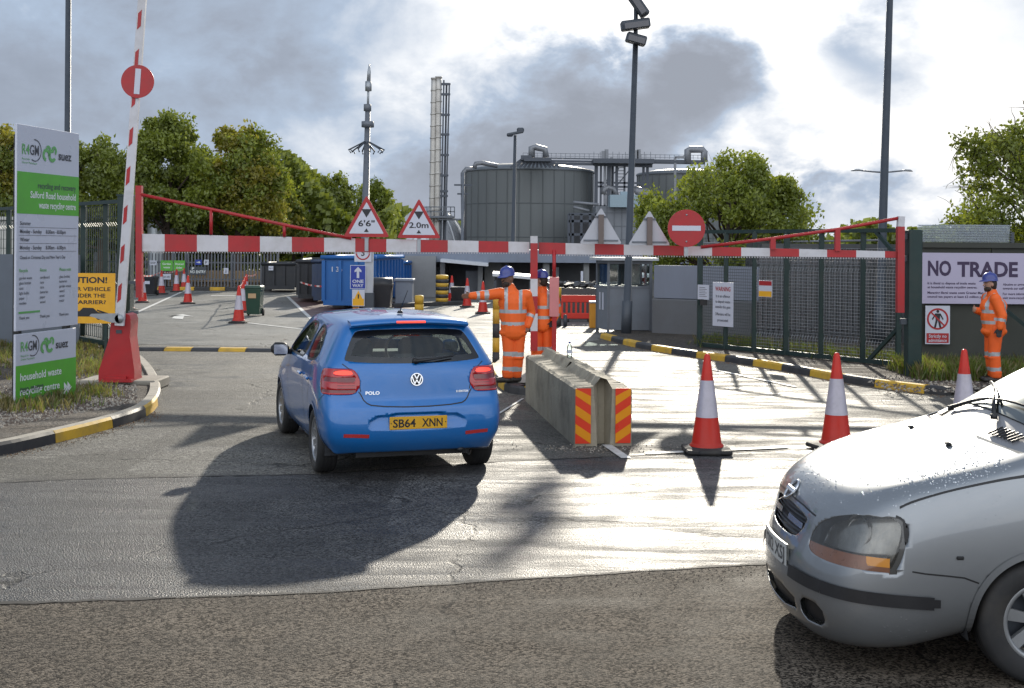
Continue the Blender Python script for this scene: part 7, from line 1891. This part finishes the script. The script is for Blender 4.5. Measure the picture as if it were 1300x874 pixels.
def face_bits(t, c, face, beard=None, hair=None):
    f = Vector(face).normalized(); c = Vector(c); r = Vector((-f.y, f.x, 0)); rz = atan2(f.y, f.x)
    for k in (-1, 1):
        m = MB(); ellipsoid(m, c+f*.086+r*k*.033+Vector((0, 0, .024)), (.009, .014, .008), 8, (0, 0, rz)); m.build('eye', SIGNB, t)
    if beard:
        m = MB(); ellipsoid(m, c+f*.030-Vector((0, 0, .070)), (.066, .062, .052), 14, (0, 0, rz)); ellipsoid(m, c+f*.06-Vector((0, 0, .095)), (.036, .040, .030), 10, (0, 0, rz)); ellipsoid(m, c+f*.092-Vector((0, 0, .036)), (.010, .030, .007), 8, (0, 0, rz))
        remesh(m, 'beard', [beard], t, .008)
    if hair:
        m = MB(); ellipsoid(m, c-f*.030+Vector((0, 0, .01)), (.088, .084, .108), 14, (0, 0, rz)); ellipsoid(m, c-f*.055-Vector((0, 0, .04)), (.058, .070, .06), 12, (0, 0, rz)); remesh(m, 'hair', [hair], t, .010)
def helmet(t, c, face, tilt=0.0):
    f = Vector(face).normalized(); rz = atan2(f.y, f.x); M = Matrix.Translation(Vector(c)+Vector((0, 0, .055))) @ Matrix.Rotation(rz, 4, 'Z') @ Matrix.Rotation(tilt, 4, 'Y')
    m = MB(); n = 32; vs = []; fs = []
    prof = [(1.03, 0), (1.05, .012), (1.0, .015), (.985, .04), (.93, .075), (.80, .105), (.58, .128), (.30, .14), (.0001, .143)]
    for (r, z) in prof:
        for k in range(n):
            a = 2*pi*k/n; ex = .128*r*cos(a); ey = .108*r*sin(a)
            if z < .014 and cos(a) > .2: ex += .050*(cos(a)-.2)/.8
            vs.append((ex, ey, z-(.012 if (z < .014 and cos(a) > .5) else 0)))
    for i in range(len(prof)-1):
        for k in range(n): k2 = (k+1) % n; fs.append((i*n+k, i*n+k2, (i+1)*n+k2, (i+1)*n+k))
    m.add(vs, fs, 0, True, M); m.tube([M @ Vector((.10, 0, .075)), M @ Vector((0, 0, .150)), M @ Vector((-.10, 0, .075))], .012, 8)
    m.build('helmet', HELM, t)
def near(p, a, b_, t0, t1, rmax):
    a = Vector(a); b_ = Vector(b_); d = b_-a; L = d.length; d.normalize(); u = (p-a).dot(d); q = (p-a)-d*u
    return t0 < u < t1 and q.length < rmax
def boots(t, feet, dirs):
    for f, d in zip(feet, dirs):
        f = Vector(f); d = Vector(d).normalized(); m = MB()
        capsule(m, f+Vector((0, 0, .05))-d*.05, f+Vector((0, 0, .045))+d*.15, .055, .046, 12); capsule(m, f+Vector((0, 0, .06))-d*.04, f+Vector((0, 0, .17))-d*.03, .055, .058, 12); ellipsoid(m, f+d*.17+Vector((0, 0, .045)), (.055, .055, .045), 10)
        m.v = [(v[0], v[1], max(v[2], f.z)) for v in m.v]; remesh(m, 'boot', [BOOT], t, .012)
def worker(loc, label, J, face, skin, beard, hair, bands_arm, coat_hem, glove=None, bdirs=None, tilt=0, name='person', sc=.94, strap='x'):
    t = empty(name, loc, 0, label, 'person', 'workers in orange high visibility clothing')
    t.scale = (sc, sc, sc)
    V = {k: Vector(v) for k, v in J.items() if not isinstance(v, float)}
    sk = MB(); c = V['head']
    head(sk, c, face); capsule(sk, V['neck'], c-Vector((0, 0, .05)), .058, .055)
    # continuous body under the clothes
    capsule(sk, V['pelvis'], V['chest'], .12, .13); capsule(sk, V['chest'], V['neck'], .11, .06)
    for s_ in 'LR':
        capsule(sk, V['chest'], V['sh'+s_], .09, .055); capsule(sk, V['sh'+s_], V['el'+s_], .05, .042); capsule(sk, V['el'+s_], V['wr'+s_], .042, .030)
        capsule(sk, V['pelvis'], V['hip'+s_], .10, .085); capsule(sk, V['hip'+s_], V['kn'+s_], .08, .055); capsule(sk, V['kn'+s_], V['an'+s_], .052, .038)
        hd = J.get('hd'+s_, (V['wr'+s_]-V['el'+s_])); 
        if not (glove and s_ in glove): hand(sk, V['wr'+s_], hd, J['th'+s_], 1.0, J.get('curl'+s_, .3))
    remesh(sk, 'body', [skin], t, .0085, 1)
    if glove:
        for s_ in glove:
            g = MB(); hand(g, V['wr'+s_], J.get('hd'+s_, V['wr'+s_]-V['el'+s_]), J['th'+s_], 1.12, J.get('curl'+s_, .3)); remesh(g, 'glove', [GLOVE], t, .009, 1)
    # trousers
    m = MB(); capsule(m, V['pelvis']+Vector((0, 0, .02)), V['pelvis']+Vector((0, 0, .10)), .155, .15)
    for s_ in 'LR':
        capsule(m, V['hip'+s_]+Vector((0, 0, .02)), V['kn'+s_], .118, .095); capsule(m, V['kn'+s_], V['an'+s_]+Vector((0, 0, .03)), .095, .092)
        k = V['an'+s_]+Vector((0, 0, .07)); ellipsoid(m, k, (.10, .10, .035)); ellipsoid(m, V['kn'+s_]-Vector((0, 0, .08)), (.102, .10, .03))
    m.v = [(v[0], v[1], max(v[2], V['anL'].z-.02)) for v in m.v]
    def fl(p):
        for s_ in 'LR':
            L = (V['an'+s_]-V['kn'+s_]).length
            if near(p, V['kn'+s_], V['an'+s_], -.02, .045, .15) or near(p, V['kn'+s_], V['an'+s_], L-.16, L-.10, .15): return 1
        return 0
    remesh(m, 'trousers', [HIT, REFL], t, .011, 2, fl)
    # jacket
    m = MB(); hem = coat_hem; p0 = V['pelvis']; ch = V['chest']
    ellipsoid(m, (p0.x, p0.y, hem+.10), (.215, .17, .10)); capsule(m, (p0.x, p0.y, hem+.12), ch, .185, .19); ellipsoid(m, (ch+p0)/2, (.215, .165, .26)); ellipsoid(m, ch, (.225, .15, .17)); capsule(m, ch+Vector((0, 0, .08)), V['neck']+Vector((0, 0, .015)), .13, .082)
    for s_ in 'LR':
        capsule(m, ch+Vector((0, 0, .06)), V['sh'+s_], .12, .09); capsule(m, V['sh'+s_], V['el'+s_], .088, .076); capsule(m, V['el'+s_], V['wr'+s_]-(V['wr'+s_]-V['el'+s_]).normalized()*.01, .076, .056)
        md_ = V['sh'+s_].lerp(V['el'+s_], .75); ellipsoid(m, md_, (.085, .08, .03)); 
    m.v = [(v[0], v[1], max(v[2], hem)) for v in m.v]
    zb = [hem+.22, hem+.40]
    def fj(p):
        for (a, b_, t0, t1) in bands_arm:
            if near(p, V[a], V[b_], t0, t1, .12): return 1
        dx = abs(p.x-p0.x) if strap == 'x' else abs(p.y-p0.y)
        inarm = any(near(p, V['sh'+s_], V['el'+s_], .06, .6, .10) or near(p, V['el'+s_], V['wr'+s_], -.02, .6, .09) for s_ in 'LR')
        if not inarm:
            for z in zb:
                if z < p.z < z+.055: return 1
            if p.z > zb[1] and .085 < dx < .135: return 1
        return 0
    remesh(m, 'jacket', [HIVIS, REFL], t, .011, 2, fj)
    boots(t, [V['anL']-Vector((0, 0, .09)), V['anR']-Vector((0, 0, .09))], bdirs)
    face_bits(t, c, face, beard, hair); helmet(t, c, face, tilt)
    return t
# pointing worker beside the blocks (image-left arm stretched out)
w1 = G(651, 486, .12)
worker((w1.x, w1.y, .12), 'bearded worker in blue helmet and long orange coat, arm stretched out past the blue car', {
    'head': (-.095, -.05, 1.575), 'neck': (-.055, -.01, 1.43), 'chest': (-.01, 0, 1.22), 'pelvis': (.0, 0, .90),
    'shL': (-.20, -.05, 1.36), 'elL': (-.43, -.16, 1.33), 'wrL': (-.64, -.22, 1.325), 'thL': (0, -.2, 1), 'curlL': .35,
    'shR': (.20, .05, 1.33), 'elR': (.27, .14, 1.06), 'wrR': (.22, .02, .86), 'thR': (-1, -.3, 0), 'curlR': .6,
    'hipL': (-.075, -.01, .84), 'knL': (-.06, -.03, .46), 'anL': (-.075, -.02, .09), 'hipR': (.085, .02, .84), 'knR': (.075, .0, .46), 'anR': (.045, .06, .09)},
    (-.72, -.68, 0), SKIN_D, HAIR, None, [('elL', 'wrL', -.05, .02), ('elL', 'wrL', .09, .14), ('elR', 'wrR', .05, .10)], .66, bdirs=[(-1, -.35, 0), (-.8, -.6, 0)], tilt=R(8), sc=.955)
w2 = Vector((P(688, 400, 19.9).x, 19.9, .0))
worker(w2, 'worker in blue helmet and orange suit half hidden behind the red and white hanging post', {
    'head': (-.01, -.02, 1.64), 'neck': (0, 0, 1.49), 'chest': (.01, 0, 1.27), 'pelvis': (0, 0, .94),
    'shL': (-.19, .0, 1.41), 'elL': (-.27, .03, 1.13), 'wrL': (-.24, -.10, .92), 'thL': (1, -.3, 0),
    'shR': (.20, 0, 1.41), 'elR': (.27, .05, 1.13), 'wrR': (.20, -.08, .96), 'thR': (-1, -.3, 0),
    'hipL': (-.085, 0, .88), 'knL': (-.09, -.02, .49), 'anL': (-.10, 0, .09), 'hipR': (.085, 0, .88), 'knR': (.09, -.02, .49), 'anR': (.10, .02, .09)},
    (-.85, .5, 0), SKIN_L, None, HAIR, [('shR', 'elR', .18, .23), ('elR', 'wrR', .08, .13)], .76, glove='LR', bdirs=[(-.6, -.8, 0), (-.2, -1, 0)])
w3 = G(1259, 485); w3.z = .085; w3 = G(1259, 485, .085)
worker(w3, 'bearded worker standing side-on with folded arm before the trade waste board', {
    'head': (-.05, -.02, 1.60), 'neck': (-.005, 0, 1.455), 'chest': (.02, 0, 1.24), 'pelvis': (.03, 0, .92),
    'shL': (-.02, -.18, 1.37), 'elL': (.07, -.24, 1.10), 'wrL': (.03, -.25, .90), 'thL': (-1, 0, 0), 'curlL': .5,
    'shR': (-.02, .18, 1.37), 'elR': (-.05, .20, 1.12), 'wrR': (-.25, .04, 1.17), 'thR': (0, 0, 1), 'curlR': .8,
    'hipL': (.03, -.085, .86), 'knL': (.0, -.09, .48), 'anL': (.03, -.09, .09), 'hipR': (.03, .085, .86), 'knR': (.01, .09, .48), 'anR': (.06, .10, .09)},
    (-1, -.10, 0), SKIN_L, HAIR, HAIR, [('elL', 'wrL', .05, .10)], .73, glove='L', bdirs=[(-1, -.1, 0), (-1, -.1, 0)], strap='y', sc=.93)
# ---------------------------------------------------------------- sky, sun, camera
SUN_EL, SUN_AZ = R(21.0), R(8.2)
w = bpy.data.worlds.new('World'); bpy.context.scene.world = w; w.use_nodes = True; t = w.node_tree; t.nodes.clear()
out = node(t, 'ShaderNodeOutputWorld'); bg = node(t, 'ShaderNodeBackground'); t.links.new(bg.outputs[0], out.inputs[0])
sky = node(t, 'ShaderNodeTexSky'); sky.sky_type = 'NISHITA'; sky.sun_disc = False; sky.sun_elevation = SUN_EL; sky.sun_rotation = SUN_AZ
sky.air_density = 1.2; sky.dust_density = 2.0
tc = node(t, 'ShaderNodeTexCoord').outputs['Generated']; sp = node(t, 'ShaderNodeSeparateXYZ'); t.links.new(tc, sp.inputs[0])
az = mth(t, 'ARCTAN2', sp.outputs[0], sp.outputs[1]); el = mth(t, 'ARCSINE', sp.outputs[2])
cv = node(t, 'ShaderNodeCombineXYZ'); t.links.new(az, cv.inputs[0]); t.links.new(mth(t, 'MULTIPLY', el, 1.5), cv.inputs[1])
n1 = noise(t, cv.outputs[0], 6.5, 7, .55, .25); n2 = noise(t, cv.outputs[0], 16, 5, .6, .2); n3 = noise(t, cv.outputs[0], 2.6, 3, .5)
daz = mth(t, 'MULTIPLY', mth(t, 'SUBTRACT', n1, .5), .26); del_ = mth(t, 'MULTIPLY', mth(t, 'SUBTRACT', n2, .5), .10)
A2 = mth(t, 'ADD', az, daz); E2 = mth(t, 'ADD', el, mth(t, 'ADD', del_, mth(t, 'MULTIPLY', mth(t, 'SUBTRACT', n3, .5), .08)))
def blob(px, py, rx, ry, amp, pw=2.0):
    a0 = math.atan((px-650)/F); e0 = math.atan((Y0-py)/F)
    a = mth(t, 'DIVIDE', mth(t, 'SUBTRACT', A2, a0), rx/F); e = mth(t, 'DIVIDE', mth(t, 'SUBTRACT', E2, e0), ry/F)
    d = mth(t, 'ADD', mth(t, 'MULTIPLY', a, a), mth(t, 'MULTIPLY', e, e)); 
    return mth(t, 'MULTIPLY', mth(t, 'POWER', 2.718, mth(t, 'MULTIPLY', mth(t, 'MULTIPLY', d, d) if pw == 4 else d, -1)), amp)
SKYBASE = .29
val = mth(t, 'ADD', mth(t, 'MULTIPLY', mth(t, 'SUBTRACT', n1, .5), .62), SKYBASE)
val = mth(t, 'ADD', val, mth(t, 'MULTIPLY', mth(t, 'SUBTRACT', n2, .5), .55))
for b_ in ((560, 95, 150, 75, .42), (480, 190, 110, 45, .18), (700, 0, 160, 60, .45), (1010, 150, 130, 160, .60), (1240, 170, 170, 190, .62), (900, -250, 420, 260, .65),
           (765, 165, 170, 120, -.33), (850, 110, 100, 60, -.24), (880, -30, 130, 70, .55), (690, 255, 160, 60, -.16), (905, 245, 90, 60, -.15), (1110, 88, 85, 62, -.62), (1010, 262, 130, 35, -.48), (620, 230, 120, 60, -.12), (180, 90, 220, 120, -.06), (330, 60, 120, 40, .06), (120, 160, 200, 70, .02), (960, 60, 60, 40, .2)):
    val = mth(t, 'ADD', val, blob(*b_))
val = mth(t, 'ADD', val, mth(t, 'MULTIPLY', ramp(t, mth(t, 'MULTIPLY', sp.outputs[1], -1.0), [(.0, 0.0), (.55, 1.0)]), .42))   # unseen sky behind the camera brightened, added as fill light
val = mth(t, 'MAXIMUM', val, .02)
f = ramp(t, val, [(.0, 0.0), (.95, 1.0)])
cr = node(t, 'ShaderNodeValToRGB'); e = cr.color_ramp.elements
while len(e) < 5: e.new(.5)
for i, (p, c) in enumerate(((.0, (.225, .26, .325)), (.22, (.275, .32, .40)), (.42, (.34, .42, .54)), (.68, (.62, .66, .72)), (1.0, (1.0, .99, .97)))):
    e[i].position = p; e[i].color = (*c, 1)
t.links.new(val, cr.inputs[0])
# brighter core where the cloud is thin in front of the sun
sd = Vector((sin(SUN_AZ)*cos(SUN_EL), cos(SUN_AZ)*cos(SUN_EL), sin(SUN_EL)))
vm = node(t, 'ShaderNodeVectorMath'); vm.operation = 'DOT_PRODUCT'; t.links.new(tc, vm.inputs[0]); vm.inputs[1].default_value = sd
glow = mth(t, 'MULTIPLY', mth(t, 'POWER', mth(t, 'MAXIMUM', vm.outputs['Value'], 0), 110), 1.1)
back = ramp(t, mth(t, 'MULTIPLY', sp.outputs[1], -1.0), [(.0, 0.0), (.6, 1.0)])  # mask for extra gain on the unseen rear sky, added fill light
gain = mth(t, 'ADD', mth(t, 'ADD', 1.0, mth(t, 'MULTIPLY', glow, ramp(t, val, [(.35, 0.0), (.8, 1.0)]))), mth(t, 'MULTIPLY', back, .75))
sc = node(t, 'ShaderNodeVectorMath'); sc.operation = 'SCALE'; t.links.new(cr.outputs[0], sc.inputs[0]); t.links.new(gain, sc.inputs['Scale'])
sk = node(t, 'ShaderNodeVectorMath'); sk.operation = 'SCALE'; t.links.new(sky.outputs[0], sk.inputs[0]); sk.inputs['Scale'].default_value = .07
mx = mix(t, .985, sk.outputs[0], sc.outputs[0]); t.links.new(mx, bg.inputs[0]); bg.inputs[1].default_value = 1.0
ld = bpy.data.lights.new('sun', 'SUN'); ld.energy = 4.4; ld.angle = R(1.0); ld.color = (1, .92, .78); lo = bpy.data.objects.new('sun', ld); C.objects.link(lo)
lo.rotation_euler = (-sd).to_track_quat('-Z', 'Y').to_euler(); lo.location = (5, 20, 30)
cd = bpy.data.cameras.new('camera'); cd.sensor_width = 36; cd.lens = F/1300*36; cd.clip_end = 6000; cd.clip_start = .1
cd.shift_y = -(437-Y0)/1300
co = bpy.data.objects.new('camera', cd); C.objects.link(co)
rt = Vector((cos(ROLL), 0, sin(ROLL))); up = Vector((-sin(ROLL), 0, cos(ROLL))); fw = Vector((0, 1, 0))
mw_ = Matrix(((rt.x, up.x, -fw.x, 0), (rt.y, up.y, -fw.y, 0), (rt.z, up.z, -fw.z, H), (0, 0, 0, 1))); co.matrix_world = mw_
s = bpy.context.scene; s.camera = co
s.view_settings.view_transform = 'Standard'; s.view_settings.look = 'None'; s.view_settings.gamma = 1; s.view_settings.exposure = .36
s.cycles.max_bounces = 8; s.cycles.transparent_max_bounces = 24; s.cycles.caustics_reflective = False; s.cycles.caustics_refractive = False
s.cycles.sample_clamp_indirect = 4; s.cycles.use_denoising = True
